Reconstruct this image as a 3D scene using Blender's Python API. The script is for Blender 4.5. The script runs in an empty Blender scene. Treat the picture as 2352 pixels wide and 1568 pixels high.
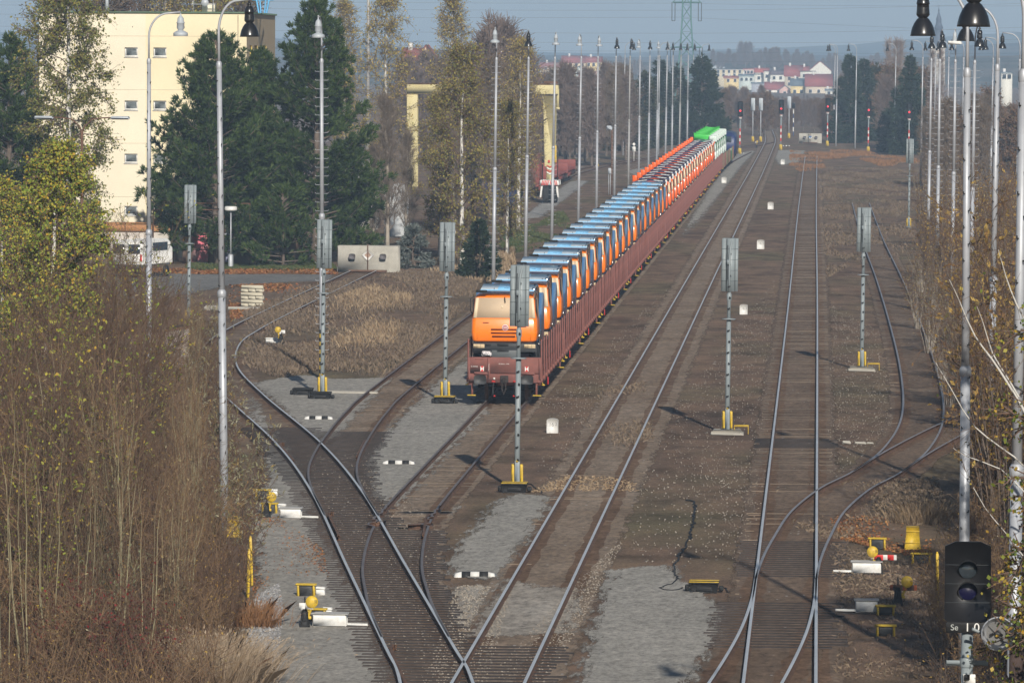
import bpy, math, random
import numpy as np
from mathutils import Matrix, Vector
R = math.radians
SC = bpy.context.scene
COL = SC.collection
PI = math.pi
rs = np.random.RandomState(7)

# ------------------------------------------------------------------ camera
PW, PH, FPX, HC, ROLL = 2352.0, 1568.0, 13600.0, 13.2, 0.007
_c1 = np.array([704.0, 660.0, -FPX]); _c1 /= np.linalg.norm(_c1)
_u = np.array([ROLL, 1.0, 0.0]); _u -= _u.dot(_c1) * _c1; _u /= np.linalg.norm(_u)
CM = np.array([np.cross(_c1, _u), _c1, _u])          # camera -> world

def ray(px, py):
    return CM @ np.array([px - PW / 2, PH / 2 - py, -FPX])
def G(px, py, z=0.0):
    d = ray(px, py); t = (z - HC) / d[2]
    return np.array([d[0] * t, d[1] * t, z])
def S(px, py, Y):
    d = ray(px, py); t = Y / d[1]
    return np.array([d[0] * t, Y, HC + d[2] * t])

cam = bpy.data.cameras.new('camera'); camo = bpy.data.objects.new('camera', cam); COL.objects.link(camo)
cam.sensor_width = 36; cam.lens = 36 * FPX / PW; cam.clip_start = 1; cam.clip_end = 30000
m4 = Matrix.Identity(4)
for i in range(3):
    for j in range(3): m4[i][j] = CM[i][j]
m4[2][3] = HC
camo.matrix_world = m4
SC.camera = camo

# ------------------------------------------------------------------ mesh builder
class MB:
    def __init__(s): s.v = []; s.f = []; s.n = 0
    def add(s, v, f, m=0):
        v = np.asarray(v, float).reshape(-1, 3); f = np.asarray(f, np.int64)
        s.f.append((f + s.n, m)); s.v.append(v); s.n += len(v); return s
    def polys(s, v, faces, m=0):
        v = np.asarray(v, float).reshape(-1, 3)
        for f in faces: s.f.append((np.array([f], np.int64) + s.n, m))
        s.v.append(v); s.n += len(v); return s
    def xf(s, M3=None, t=None):
        for i in range(len(s.v)):
            if M3 is not None: s.v[i] = s.v[i] @ np.asarray(M3).T
            if t is not None: s.v[i] = s.v[i] + np.asarray(t)
        return s
    def merge(s, o, M3=None, t=None, mo=0):
        for v in o.v:
            w = v
            if M3 is not None: w = w @ np.asarray(M3).T
            if t is not None: w = w + np.asarray(t)
            s.v.append(w)
        for f, m in o.f: s.f.append((f + s.n, m + mo))
        s.n += o.n; return s
    def mesh(s, name, mats, smooth=False):
        me = bpy.data.meshes.new(name)
        V = np.concatenate(s.v) if s.v else np.zeros((0, 3))
        me.vertices.add(len(V)); me.vertices.foreach_set('co', V.astype(np.float32).ravel())
        loops = []; starts = []; mi = []; p = 0
        for f, m in s.f:
            k = f.shape[1]; loops.append(f.ravel()); starts.append(p + k * np.arange(len(f)))
            mi.append(np.full(len(f), m)); p += k * len(f)
        if loops:
            L = np.concatenate(loops).astype(np.int32); ST = np.concatenate(starts).astype(np.int32)
            me.loops.add(len(L)); me.loops.foreach_set('vertex_index', L)
            me.polygons.add(len(ST)); me.polygons.foreach_set('loop_start', ST)
            me.polygons.foreach_set('material_index', np.concatenate(mi).astype(np.int32))
            if smooth: me.polygons.foreach_set('use_smooth', np.ones(len(ST), bool))
        me.update(calc_edges=True)
        for m in (mats if isinstance(mats, (list, tuple)) else [mats]): me.materials.append(m)
        return me
    def build(s, name, mats, parent=None, loc=None, smooth=False, rotz=0):
        o = bpy.data.objects.new(name, s.mesh(name, mats, smooth)); COL.objects.link(o)
        if parent is not None: o.parent = parent
        if loc is not None: o.location = Vector([float(a) for a in loc])
        if rotz: o.rotation_euler = (0, 0, rotz)
        return o
    # ---- shapes
    def box(s, c, d, m=0, rz=0):
        c = np.asarray(c, float); x, y, z = [a / 2.0 for a in d]
        v = np.array([[-x, -y, -z], [x, -y, -z], [x, y, -z], [-x, y, -z], [-x, -y, z], [x, -y, z], [x, y, z], [-x, y, z]])
        if rz:
            cs, sn = math.cos(rz), math.sin(rz); v = v @ np.array([[cs, sn, 0], [-sn, cs, 0], [0, 0, 1]])
        return s.add(v + c, [[0, 3, 2, 1], [4, 5, 6, 7], [0, 1, 5, 4], [1, 2, 6, 5], [2, 3, 7, 6], [3, 0, 4, 7]], m)
    def bbox(s, c, d, b=0.02, m=0):
        # box with bevelled edges (24 verts)
        c = np.asarray(c, float); h = np.array(d) / 2.0
        b = min(b, h.min() * 0.9)
        vs = []
        idx = {}
        for sx in (-1, 1):
            for sy in (-1, 1):
                for sz in (-1, 1):
                    for ax in range(3):
                        p = np.array([sx, sy, sz]) * h
                        for k in range(3):
                            if k != ax: p[k] -= np.sign(p[k]) * b
                        idx[(sx, sy, sz, ax)] = len(vs); vs.append(p + c)
        F = []
        I = lambda a, b_, c_, ax: idx[(a, b_, c_, ax)]
        for sg in (-1, 1):
            F.append([I(sg, -1, -1, 0), I(sg, 1, -1, 0), I(sg, 1, 1, 0), I(sg, -1, 1, 0)])
            F.append([I(-1, sg, -1, 1), I(1, sg, -1, 1), I(1, sg, 1, 1), I(-1, sg, 1, 1)])
            F.append([I(-1, -1, sg, 2), I(1, -1, sg, 2), I(1, 1, sg, 2), I(-1, 1, sg, 2)])
        for a in (-1, 1):
            for e in (-1, 1):
                F.append([I(a, e, -1, 0), I(a, e, 1, 0), I(a, e, 1, 1), I(a, e, -1, 1)])
                F.append([I(a, -1, e, 0), I(a, 1, e, 0), I(a, 1, e, 2), I(a, -1, e, 2)])
                F.append([I(-1, a, e, 1), I(1, a, e, 1), I(1, a, e, 2), I(-1, a, e, 2)])
        s.add(np.array(vs), F, m)
        T = [[I(a, e, g, 0) - 0, I(a, e, g, 1), I(a, e, g, 2)] for a in (-1, 1) for e in (-1, 1) for g in (-1, 1)]
        s.f.append((np.array(T) + s.n - 24, m))
        return s
    def tube(s, pts, r, n=8, m=0, cap=True):
        P = np.asarray(pts, float); k = len(P); r = np.full(k, r, float) if np.isscalar(r) else np.asarray(r, float)
        T = np.gradient(P, axis=0); T /= np.linalg.norm(T, axis=1)[:, None] + 1e-12
        ref = np.array([0, 0, 1.0]) if abs(T[0][2]) < .9 else np.array([1.0, 0, 0])
        a = np.linspace(0, 2 * PI, n, endpoint=False); V = []
        for i in range(k):
            ref = ref - ref.dot(T[i]) * T[i]; ref /= np.linalg.norm(ref) + 1e-12; b = np.cross(T[i], ref)
            V.append(P[i] + r[i] * (np.cos(a)[:, None] * ref + np.sin(a)[:, None] * b))
        V = np.concatenate(V); F = []
        for i in range(k - 1):
            for j in range(n):
                F.append([i * n + j, i * n + (j + 1) % n, (i + 1) * n + (j + 1) % n, (i + 1) * n + j])
        s.add(V, F, m)
        if cap:
            s.f.append((np.array([list(range(n))[::-1]]) + s.n - len(V), m))
            s.f.append((np.array([list(range((k - 1) * n, k * n))]) + s.n - len(V), m))
        return s
    def cyl(s, p0, p1, r0, r1=None, n=12, m=0):
        return s.tube([p0, p1], [r0, r0 if r1 is None else r1], n, m)
    def lathe(s, prof, c=(0, 0, 0), n=20, m=0, axis='z'):
        prof = np.asarray(prof, float); a = np.linspace(0, 2 * PI, n, endpoint=False); k = len(prof)
        V = np.concatenate([np.stack([p[0] * np.cos(a), p[0] * np.sin(a), np.full(n, p[1])], 1) for p in prof])
        if axis == 'y': V = V[:, [0, 2, 1]] * np.array([1, -1, 1])
        F = [[i * n + j, i * n + (j + 1) % n, (i + 1) * n + (j + 1) % n, (i + 1) * n + j] for i in range(k - 1) for j in range(n)]
        return s.add(V + np.asarray(c, float), F, m)
    def prism(s, poly, ax, a0, a1, m=0):
        # poly: 2D points; extruded along axis ax from a0 to a1
        p = np.asarray(poly, float); n = len(p)
        def mk(a):
            if ax == 'x': return np.stack([np.full(n, a), p[:, 0], p[:, 1]], 1)
            if ax == 'y': return np.stack([p[:, 0], np.full(n, a), p[:, 1]], 1)
            return np.stack([p[:, 0], p[:, 1], np.full(n, a)], 1)
        b = s.n
        s.add(np.concatenate([mk(a0), mk(a1)]), [[i, (i + 1) % n, n + (i + 1) % n, n + i] for i in range(n)], m)
        s.f.append((np.array([list(range(n))]) + b, m)); s.f.append((np.array([list(range(n, 2 * n))[::-1]]) + b, m))
        return s
    def sticks(s, P0, P1, r0, r1, n=3, m=0):
        P0 = np.asarray(P0, float).reshape(-1, 3); P1 = np.asarray(P1, float).reshape(-1, 3); N = len(P0)
        if N == 0: return s
        r0 = np.broadcast_to(np.asarray(r0, float), (N,)); r1 = np.broadcast_to(np.asarray(r1, float), (N,))
        D = P1 - P0; D = D / (np.linalg.norm(D, axis=1)[:, None] + 1e-9)
        ref = np.where(np.abs(D[:, 2:3]) < .9, np.array([[0, 0, 1.0]]), np.array([[1.0, 0, 0]]))
        A = np.cross(D, ref); A /= np.linalg.norm(A, axis=1)[:, None] + 1e-9; B = np.cross(D, A)
        an = np.linspace(0, 2 * PI, n, endpoint=False)
        ring = np.cos(an)[None, :, None] * A[:, None, :] + np.sin(an)[None, :, None] * B[:, None, :]
        V = np.concatenate([P0[:, None, :] + ring * r0[:, None, None], P1[:, None, :] + ring * r1[:, None, None]], 1).reshape(-1, 3)
        base = np.arange(N)[:, None, None] * (2 * n)
        q = np.array([[j, (j + 1) % n, n + (j + 1) % n, n + j] for j in range(n)])
        return s.add(V, (base + q[None]).reshape(-1, 4), m)
    def leaves(s, P, L, W, rng, droop=0.0, m=0, dirs=None):
        P = np.asarray(P, float).reshape(-1, 3); N = len(P)
        if N == 0: return s
        A = rng.normal(size=(N, 3)) if dirs is None else np.asarray(dirs) + rng.normal(size=(N, 3)) * .35
        A[:, 2] -= droop; A /= np.linalg.norm(A, axis=1)[:, None] + 1e-9
        B = np.cross(A, rng.normal(size=(N, 3))); B /= np.linalg.norm(B, axis=1)[:, None] + 1e-9
        L = (np.asarray(L) * rng.uniform(.7, 1.3, N))[:, None] if np.isscalar(L) else np.asarray(L)[:, None]
        Wd = L * (W / 2)
        V = np.stack([P - A * L / 2, P + B * Wd, P + A * L / 2, P - B * Wd], 1).reshape(-1, 3)
        return s.add(V, np.arange(4 * N).reshape(N, 4), m)

# ------------------------------------------------------------------ materials
def nt(name):
    m = bpy.data.materials.new(name); m.use_nodes = True
    t = m.node_tree; b = t.nodes['Principled BSDF']; return m, t, b
def N(t, typ, **kw):
    n = t.nodes.new(typ)
    for k, v in kw.items():
        if k in n.inputs.keys() if isinstance(k, str) else False: n.inputs[k].default_value = v
        else: setattr(n, k, v)
    return n
def rgba(c): return (c[0], c[1], c[2], 1.0)
def ramp(t, fac, stops):
    r = t.nodes.new('ShaderNodeValToRGB'); e = r.color_ramp.elements
    while len(e) < len(stops): e.new(0.5)
    for i, (p, c) in enumerate(stops): e[i].position = p; e[i].color = rgba(c)
    t.links.new(fac, r.inputs[0]); return r.outputs[0]
def noise(t, scale, detail=4, rough=.55, vec=None):
    n = t.nodes.new('ShaderNodeTexNoise'); n.inputs['Scale'].default_value = scale
    n.inputs['Detail'].default_value = detail; n.inputs['Roughness'].default_value = rough
    if vec is not None: t.links.new(vec, n.inputs['Vector'])
    return n.outputs['Fac']
def mixc(t, f, a, b, typ='MIX'):
    n = t.nodes.new('ShaderNodeMix'); n.data_type = 'RGBA'; n.blend_type = typ
    for sock, v in ((n.inputs[0], f), (n.inputs[6], a), (n.inputs[7], b)):
        if hasattr(v, 'is_output') or isinstance(v, bpy.types.NodeSocket): t.links.new(v, sock)
        elif isinstance(v, (int, float)): sock.default_value = v
        else: sock.default_value = rgba(v)
    return n.outputs[2]
def geo_pos(t): return t.nodes.new('ShaderNodeNewGeometry').outputs['Position']
def objc(t): return t.nodes.new('ShaderNodeTexCoord').outputs['Object']
def setbump(t, b, h, strength=.3, dist=.02):
    n = t.nodes.new('ShaderNodeBump'); n.inputs['Strength'].default_value = strength; n.inputs['Distance'].default_value = dist
    t.links.new(h, n.inputs['Height']); t.links.new(n.outputs[0], b.inputs['Normal'])

_mc = {}
def PM(name, col, rough=.6, metal=0.0, var=.12, scale=3.0, dirt=None, dirtamt=.35, coat=0.0, spec=.5):
    """painted / solid material with mottling and optional dirt patches"""
    if name in _mc: return _mc[name]
    m, t, b = nt(name); v = objc(t)
    f = noise(t, scale, 5, .6, v)
    lo = tuple(max(0, c * (1 - var)) for c in col); hi = tuple(min(1, c * (1 + var)) for c in col)
    c = ramp(t, f, [(.3, lo), (.7, hi)])
    if dirt is not None:
        f2 = noise(t, scale * .6, 6, .7, v)
        mask = ramp(t, f2, [(.45, (0, 0, 0)), (.72, (dirtamt,) * 3)])
        c = mixc(t, mask, c, dirt)
    t.links.new(c, b.inputs['Base Color'])
    b.inputs['Roughness'].default_value = rough; b.inputs['Metallic'].default_value = metal
    b.inputs['Specular IOR Level'].default_value = spec
    if coat: b.inputs['Coat Weight'].default_value = coat; b.inputs['Coat Roughness'].default_value = .1
    _mc[name] = m; return m
def FM(name, cols, rough=.7, transl=0.25):
    """foliage: colour picked per leaf"""
    if name in _mc: return _mc[name]
    m, t, b = nt(name); g = t.nodes.new('ShaderNodeNewGeometry')
    st = [(i / max(1, len(cols) - 1), c) for i, c in enumerate(cols)]
    c = ramp(t, g.outputs['Random Per Island'], st)
    t.links.new(c, b.inputs['Base Color']); b.inputs['Roughness'].default_value = rough
    b.inputs['Specular IOR Level'].default_value = .25
    if transl:
        tr = t.nodes.new('ShaderNodeBsdfTranslucent'); t.links.new(c, tr.inputs[0])
        mx = t.nodes.new('ShaderNodeMixShader'); mx.inputs[0].default_value = transl
        t.links.new(b.outputs[0], mx.inputs[1]); t.links.new(tr.outputs[0], mx.inputs[2])
        t.links.new(mx.outputs[0], t.nodes['Material Output'].inputs[0])
    _mc[name] = m; return m
def EM(name, col, st):
    m, t, b = nt(name); b.inputs['Base Color'].default_value = rgba(col)
    b.inputs['Emission Color'].default_value = rgba(col); b.inputs['Emission Strength'].default_value = st
    return m

# ------------------------------------------------------------------ object helpers
def tag(o, label=None, cat=None, group=None, kind=None):
    if label: o['label'] = label
    if cat: o['category'] = cat
    if group: o['group'] = group
    if kind: o['kind'] = kind
    return o
def thing(name, loc=(0, 0, 0), label=None, cat=None, group=None, rotz=0):
    o = bpy.data.objects.new(name, None); o.empty_display_size = .2; COL.objects.link(o)
    o.location = Vector([float(a) for a in loc]); o.rotation_euler = (0, 0, rotz)
    return tag(o, label, cat, group)
def copy_thing(src, loc, label, group=None, rotz=0, scale=1.0):
    def cp(o, par):
        c = o.copy(); COL.objects.link(c)
        if par is not None: c.parent = par
        for ch in list(o.children): cp(ch, c)
        return c
    kids = list(src.children)
    r = src.copy(); COL.objects.link(r)
    for ch in kids: cp(ch, r)
    r.location = Vector([float(a) for a in loc]); r.rotation_euler = (0, 0, rotz)
    r.scale = (scale,) * 3 if np.isscalar(scale) else scale
    r['label'] = label
    if group: r['group'] = group
    return r
class Proto:
    def __init__(s, fn): s.fn = fn; s.root = None
    def put(s, loc, label, group=None, rotz=0, scale=1.0, lean=None):
        if s.root is None:
            s.root = s.fn(); o = s.root
            o.location = Vector([float(a) for a in loc]); o.rotation_euler = (0, 0, rotz)
            o.scale = (scale,) * 3 if np.isscalar(scale) else scale
            o['label'] = label
            if group: o['group'] = group
        else: o = copy_thing(s.root, loc, label, group, rotz, scale)
        if lean: o.rotation_euler = (lean[0], lean[1], rotz)
        return o
_W = 'first second third fourth fifth sixth seventh eighth ninth tenth eleventh twelfth thirteenth fourteenth fifteenth sixteenth seventeenth eighteenth nineteenth twentieth'.split()
_T = {20: 'twenty', 30: 'thirty', 40: 'forty', 50: 'fifty', 60: 'sixty', 70: 'seventy', 80: 'eighty', 90: 'ninety'}
def ordn(i):
    if i <= 20: return _W[i - 1]
    a, b = i // 10 * 10, i % 10
    if b == 0: return {20: 'twentieth', 30: 'thirtieth', 40: 'fortieth', 50: 'fiftieth', 60: 'sixtieth', 70: 'seventieth', 80: 'eightieth', 90: 'ninetieth'}[a]
    return _T[a] + '-' + _W[b - 1]
def text_mesh(body, size, depth=.004):
    cu = bpy.data.curves.new('lettering', 'FONT'); cu.body = body; cu.size = size; cu.extrude = depth
    cu.align_x = 'CENTER'; cu.align_y = 'CENTER'
    o = bpy.data.objects.new('lettering', cu); COL.objects.link(o)
    me = bpy.data.meshes.new_from_object(o.evaluated_get(bpy.context.evaluated_depsgraph_get()))
    bpy.data.objects.remove(o); bpy.data.curves.remove(cu)
    return me
def text(name, body, size, mat, parent, loc, rot=(PI / 2, 0, 0)):
    me = text_mesh(body, size); me.materials.clear(); me.materials.append(mat)
    o = bpy.data.objects.new(name, me); COL.objects.link(o); o.parent = parent
    o.location = loc; o.rotation_euler = rot; return o
# ------------------------------------------------------------------ light, sky, air
SUN_EL, SUN_AZ = R(23.3), math.atan2(.17, -.985)     # direction towards the sun: behind the camera, a little right
w = bpy.data.worlds.new('World'); SC.world = w; w.use_nodes = True
wt = w.node_tree; bg = wt.nodes['Background']
sky = wt.nodes.new('ShaderNodeTexSky'); sky.sky_type = 'NISHITA'; sky.sun_disc = False
sky.sun_elevation = SUN_EL; sky.sun_rotation = SUN_AZ if False else math.atan2(.17, -.985)
sky.altitude = 300; sky.air_density = 1.0; sky.dust_density = .6; sky.ozone_density = 2.5
wt.links.new(sky.outputs[0], bg.inputs[0]); bg.inputs[1].default_value = .05
sun = bpy.data.lights.new('sun', 'SUN'); suno = bpy.data.objects.new('sun', sun); COL.objects.link(suno)
sun.energy = 5.0; sun.angle = R(.5); sun.color = (1, .93, .82)
sd = Vector((.17 * math.cos(SUN_EL), -.985 * math.cos(SUN_EL), math.sin(SUN_EL)))
suno.rotation_euler = (-sd).to_track_quat('-Z', 'Y').to_euler()
SC.view_settings.view_transform = 'Standard'; SC.view_settings.look = 'None'
SC.view_settings.exposure = 0; SC.view_settings.gamma = 1
SC.render.engine = 'CYCLES'
SC.cycles.max_bounces = 4; SC.cycles.diffuse_bounces = 2; SC.cycles.glossy_bounces = 2
SC.cycles.transmission_bounces = 2; SC.cycles.volume_bounces = 0; SC.cycles.transparent_max_bounces = 10

HAZE = True
if HAZE:
    hb = MB().box((0, 3400, 85), (9000, 7200, 172))
    hm = bpy.data.materials.new('haze_air'); hm.use_nodes = True; ht = hm.node_tree
    ht.nodes.remove(ht.nodes['Principled BSDF'])
    pv = ht.nodes.new('ShaderNodeVolumePrincipled'); pv.inputs['Color'].default_value = (.52, .725, 1.0, 1)
    pv.inputs['Density'].default_value = .00026; pv.inputs['Anisotropy'].default_value = -.17
    ht.links.new(pv.outputs[0], ht.nodes['Material Output'].inputs['Volume'])
    tag(hb.build('haze', hm), kind='stuff', label='pale blue autumn haze over the far town and hills', cat='haze')

# ------------------------------------------------------------------ shared materials
m_rust = PM('rail_rust', (.15, .078, .046), .85, 0, .35, 2.0, (.05, .03, .022), .6)
m_rail_top = PM('rail_head_polished', (.66, .69, .72), .45, .2, .1, .6)
m_rail_dull = PM('rail_head_dull', (.20, .165, .15), .5, .3, .25, 1.5)
m_timber = PM('tarred_timber', (.038, .029, .026), .85, 0, .45, 4.0, (.10, .08, .07), .4)
m_conc_sl = PM('concrete_sleeper', (.25, .19, .135), .9, 0, .3, 2.5, (.12, .09, .065), .7)
m_galv = PM('galvanised_steel', (.44, .46, .50), .5, .25, .12, 2.0, (.28, .28, .28), .4)
m_galvd = PM('weathered_steel', (.36, .36, .36), .6, .1, .15, 2.0, (.22, .2, .17), .5)
m_black = PM('black_enamel', (.016, .016, .018), .3, 0, .2, 3.0, coat=.3)
m_blackmatt = PM('black_matt', (.015, .015, .016), .7)
m_lampgrey = PM('lamp_grey_paint', (.42, .46, .50), .45)
m_siggrey = PM('signal_grey_paint', (.25, .29, .31), .5, 0, .08, 2.0, (.16, .17, .17), .4)
m_sigdark = PM('signal_dark_gap', (.05, .055, .06), .7)  # dark grey for panel joints and gaps
m_yellow = PM('signal_yellow', (.64, .43, .03), .5, 0, .15, 7, (.22, .15, .05), .7)
m_yellowd = PM('weathered_yellow', (.55, .38, .03), .6, 0, .2, 6, (.2, .12, .04), .7)
m_white = PM('white_paint', (.74, .74, .72), .5, 0, .08, 7, (.42, .38, .32), .5)
m_red = PM('red_paint', (.55, .03, .025), .45)
m_concrete = PM('old_concrete', (.42, .40, .35), .9, 0, .15, 1.2, (.2, .18, .15), .6)
m_dkgrey = PM('dark_grey_panel', (.035, .037, .04), .6)
m_bluedk = PM('dark_blue_paint', (.02, .04, .12), .5)
m_glass = PM('dark_glass', (.03, .04, .05), .08, 0, .3, 1.0, spec=.8)

# ------------------------------------------------------------------ ground
def ground_mat():
    m, t, b = nt('ground_soil'); p = geo_pos(t)
    mp = t.nodes.new('ShaderNodeMapping'); t.links.new(p, mp.inputs[0]); v = mp.outputs[0]; mp.inputs['Scale'].default_value = (1, .45, 1)
    big = noise(t, .09, 6, .65, v); mid = noise(t, .55, 6, .7, v); fine = noise(t, 11.0, 8, .8, v)
    base = ramp(t, big, [(.32, (.125, .086, .062)), (.46, (.225, .152, .106)), (.57, (.19, .142, .092)), (.7, (.16, .138, .08))])
    patch = ramp(t, mid, [(.3, (.4, .38, .36)), (.48, (.95, .95, .95)), (.7, (1.5, 1.45, 1.4))])
    c = mixc(t, 1.0, base, patch, 'MULTIPLY')
    sp = ramp(t, fine, [(.25, (.35, .33, .3)), (.5, (1, 1, 1)), (.75, (1.75, 1.7, 1.65))])
    c = mixc(t, .9, c, sp, 'MULTIPLY')
    # reddish moss streaks
    rm = noise(t, .23, 4, .6, v); mask = ramp(t, rm, [(.66, (0, 0, 0)), (.74, (.6, .6, .6))])
    c = mixc(t, mask, c, (.16, .075, .06))
    # pale pebbles
    vo = t.nodes.new('ShaderNodeTexVoronoi'); vo.inputs['Scale'].default_value = 3.2; t.links.new(v, vo.inputs['Vector'])
    cr = t.nodes.new('ShaderNodeSeparateColor'); t.links.new(vo.outputs['Color'], cr.inputs[0])
    near = ramp(t, vo.outputs['Distance'], [(.10, (1, 1, 1)), (.16, (0, 0, 0))])
    pick = ramp(t, cr.outputs[0], [(.80, (0, 0, 0)), (.82, (1, 1, 1))])
    pm = mixc(t, 1.0, near, pick, 'MULTIPLY')
    c = mixc(t, pm, c, (.5, .46, .42))
    t.links.new(c, b.inputs['Base Color']); b.inputs['Roughness'].default_value = .95
    b.inputs['Specular IOR Level'].default_value = .15
    setbump(t, b, fine, .6, .08)
    return m
def gravel_mat(name, cols, sc=14.0, dark=.55, speck=(.5, .48, .46)):
    m, t, b = nt(name); mp = t.nodes.new('ShaderNodeMapping'); mp.inputs['Scale'].default_value = (1, .4, 1); t.links.new(geo_pos(t), mp.inputs[0]); v = mp.outputs[0]
    big = noise(t, .35, 5, .6, v); fine = noise(t, sc, 5, .8, v); f2 = noise(t, sc * .33, 4, .7, v)
    c = ramp(t, big, [(.35, cols[0]), (.65, cols[1])])
    sp = ramp(t, fine, [(.28, (dark,) * 3), (.5, (1, 1, 1)), (.72, (1.45, 1.43, 1.4))])
    c = mixc(t, 1.0, c, sp, 'MULTIPLY')
    s2 = ramp(t, f2, [(.3, (.75,) * 3), (.7, (1.25,) * 3)]); c = mixc(t, 1.0, c, s2, 'MULTIPLY')
    vo = t.nodes.new('ShaderNodeTexVoronoi'); vo.inputs['Scale'].default_value = 4.5; t.links.new(v, vo.inputs['Vector'])
    cr = t.nodes.new('ShaderNodeSeparateColor'); t.links.new(vo.outputs['Color'], cr.inputs[0])
    near = ramp(t, vo.outputs['Distance'], [(.12, (1, 1, 1)), (.2, (0, 0, 0))])
    pick = ramp(t, cr.outputs[0], [(.86, (0, 0, 0)), (.88, (.8, .8, .8))])
    c = mixc(t, mixc(t, 1.0, near, pick, 'MULTIPLY'), c, speck)
    t.links.new(c, b.inputs['Base Color']); b.inputs['Roughness'].default_value = .95; b.inputs['Specular IOR Level'].default_value = .15
    setbump(t, b, fine, .5, .05)
    at = t.nodes.new('ShaderNodeAttribute'); at.attribute_name = 'edge'; mp2 = t.nodes.new('ShaderNodeMapping'); mp2.inputs['Scale'].default_value = (1, .13, 1); t.links.new(geo_pos(t), mp2.inputs[0]); n3 = noise(t, 3.4, 7, .8, mp2.outputs[0])
    ad = t.nodes.new('ShaderNodeMath'); ad.operation = 'MULTIPLY_ADD'; t.links.new(n3, ad.inputs[0]); ad.inputs[1].default_value = 1.5; t.links.new(at.outputs['Fac'], ad.inputs[2])
    sc = t.nodes.new('ShaderNodeMath'); sc.operation = 'MULTIPLY'; sc.inputs[1].default_value = .5; t.links.new(ad.outputs[0], sc.inputs[0])
    mk = ramp(t, sc.outputs[0], [(.58, (0, 0, 0)), (.66, (1, 1, 1))])
    tr = t.nodes.new('ShaderNodeBsdfTransparent'); mx = t.nodes.new('ShaderNodeMixShader'); t.links.new(mk, mx.inputs[0]); t.links.new(tr.outputs[0], mx.inputs[1]); t.links.new(b.outputs[0], mx.inputs[2])
    t.links.new(mx.outputs[0], t.nodes['Material Output'].inputs[0])
    return m
m_ground = ground_mat()
m_path = gravel_mat('grey_grit', [(.345, .325, .29), (.41, .385, .345)], 9, .5)
m_ballast = gravel_mat('brown_ballast', [(.23, .168, .118), (.31, .24, .18)], 5, .35)
m_ballast_l = gravel_mat('pale_ballast', [(.34, .30, .255), (.43, .39, .34)], 5, .33, (.62, .6, .57))
m_ballast_d = gravel_mat('dark_ballast', [(.16, .112, .078), (.23, .165, .118)], 5, .38)
m_ballast_r = gravel_mat('rust_stained_ballast', [(.15, .092, .058), (.21, .135, .088)], 5, .4, (.3, .22, .16))
m_asphalt = gravel_mat('asphalt', [(.19, .185, .18), (.23, .225, .215)], 6, .8)
m_slab = gravel_mat('concrete_runway', [(.32, .31, .29), (.38, .37, .35)], 3, .8)
m_verge = gravel_mat('green_verge', [(.07, .115, .035), (.11, .13, .05)], 4, .5, (.2, .16, .06))
m_litter = gravel_mat('leaf_litter', [(.30, .14, .05), (.22, .12, .06)], 7, .4, (.5, .3, .12))

gb = MB(); xs = np.linspace(-4000, 4000, 41); ys = np.concatenate([[-60], np.linspace(0, 1000, 21), np.linspace(1200, 6500, 28)])
gv = np.array([[x, y, 0.0] for y in ys for x in xs]); nx = len(xs)
gf = [[j * nx + i, j * nx + i + 1, (j + 1) * nx + i + 1, (j + 1) * nx + i] for j in range(len(ys) - 1) for i in range(nx - 1)]
tag(gb.add(gv, gf).build('ground', m_ground), kind='structure')

def sheet(name, poly, mat, z, jit=.05, px=True, step=.35, kind='structure', soft=.75):
    """flat area whose rim thins out: 'edge' grows from 0 outside the outline to 1 inside"""
    P = np.array([G(*p)[:2] if px else np.array(p, float) for p in poly]); mn, mx = P.min(0) - 1.0, P.max(0) + 1.0
    far = P[:, 1].mean() / 150.0; dx, dy = .28 * max(1, far * .8), .8 * max(1, far)
    gx = np.arange(mn[0], mx[0] + dx, dx); gy = np.arange(mn[1], mx[1] + dy, dy); X, Y = np.meshgrid(gx, gy); Q = np.c_[X.ravel(), Y.ravel()]
    A = P; B = np.roll(P, -1, 0); d = np.full(len(Q), 1e9)
    for a, b in zip(A, B):
        ab = b - a; t_ = np.clip(((Q - a) @ ab) / (ab @ ab + 1e-9), 0, 1); d = np.minimum(d, np.linalg.norm(Q - a - t_[:, None] * ab, axis=1))
    inside = in_poly(Q, [tuple(p) for p in P]); sd = np.where(inside, d, -d); e = np.clip(.5 + sd / (2 * soft), 0, 1)
    nx_, ny_ = len(gx), len(gy); idx = (np.arange(ny_ - 1)[:, None] * nx_ + np.arange(nx_ - 1)[None]).ravel(); F = np.stack([idx, idx + 1, idx + nx_ + 1, idx + nx_], 1)
    F = F[e[F].max(1) > 0]; o = MB().add(np.c_[Q, np.full(len(Q), z)], F).build(name, mat)
    at = o.data.attributes.new('edge', 'FLOAT', 'POINT'); at.data.foreach_set('value', e.astype(np.float32))
    return tag(o, kind=kind)
def in_poly(P, poly):
    x, y = P[:, 0], P[:, 1]; c = np.zeros(len(P), bool); n = len(poly)
    for i in range(n):
        (x1, y1), (x2, y2) = poly[i], poly[(i + 1) % n]; c ^= ((y1 > y) != (y2 > y)) & (x < (x2 - x1) * (y - y1) / (y2 - y1 + 1e-12) + x1)
    return c
sheet('gravel_path', [(560, 1600), (575, 1430), (600, 1330), (585, 1200), (620, 1090), (600, 1000), (560, 900), (640, 1000), (700, 1110), (730, 1230), (800, 1350), (850, 1440), (890, 1600)], m_path, .031)
sheet('gravel_path', [(580, 880), (700, 862), (770, 872), (900, 868), (830, 940), (770, 1005), (735, 1020), (650, 940)], m_path, .031)
sheet('gravel_path', [(1000, 885), (1090, 812), (1092, 925), (1125, 940), (905, 1165), (860, 1135), (850, 1050), (905, 978)], m_path, .0315)
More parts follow.
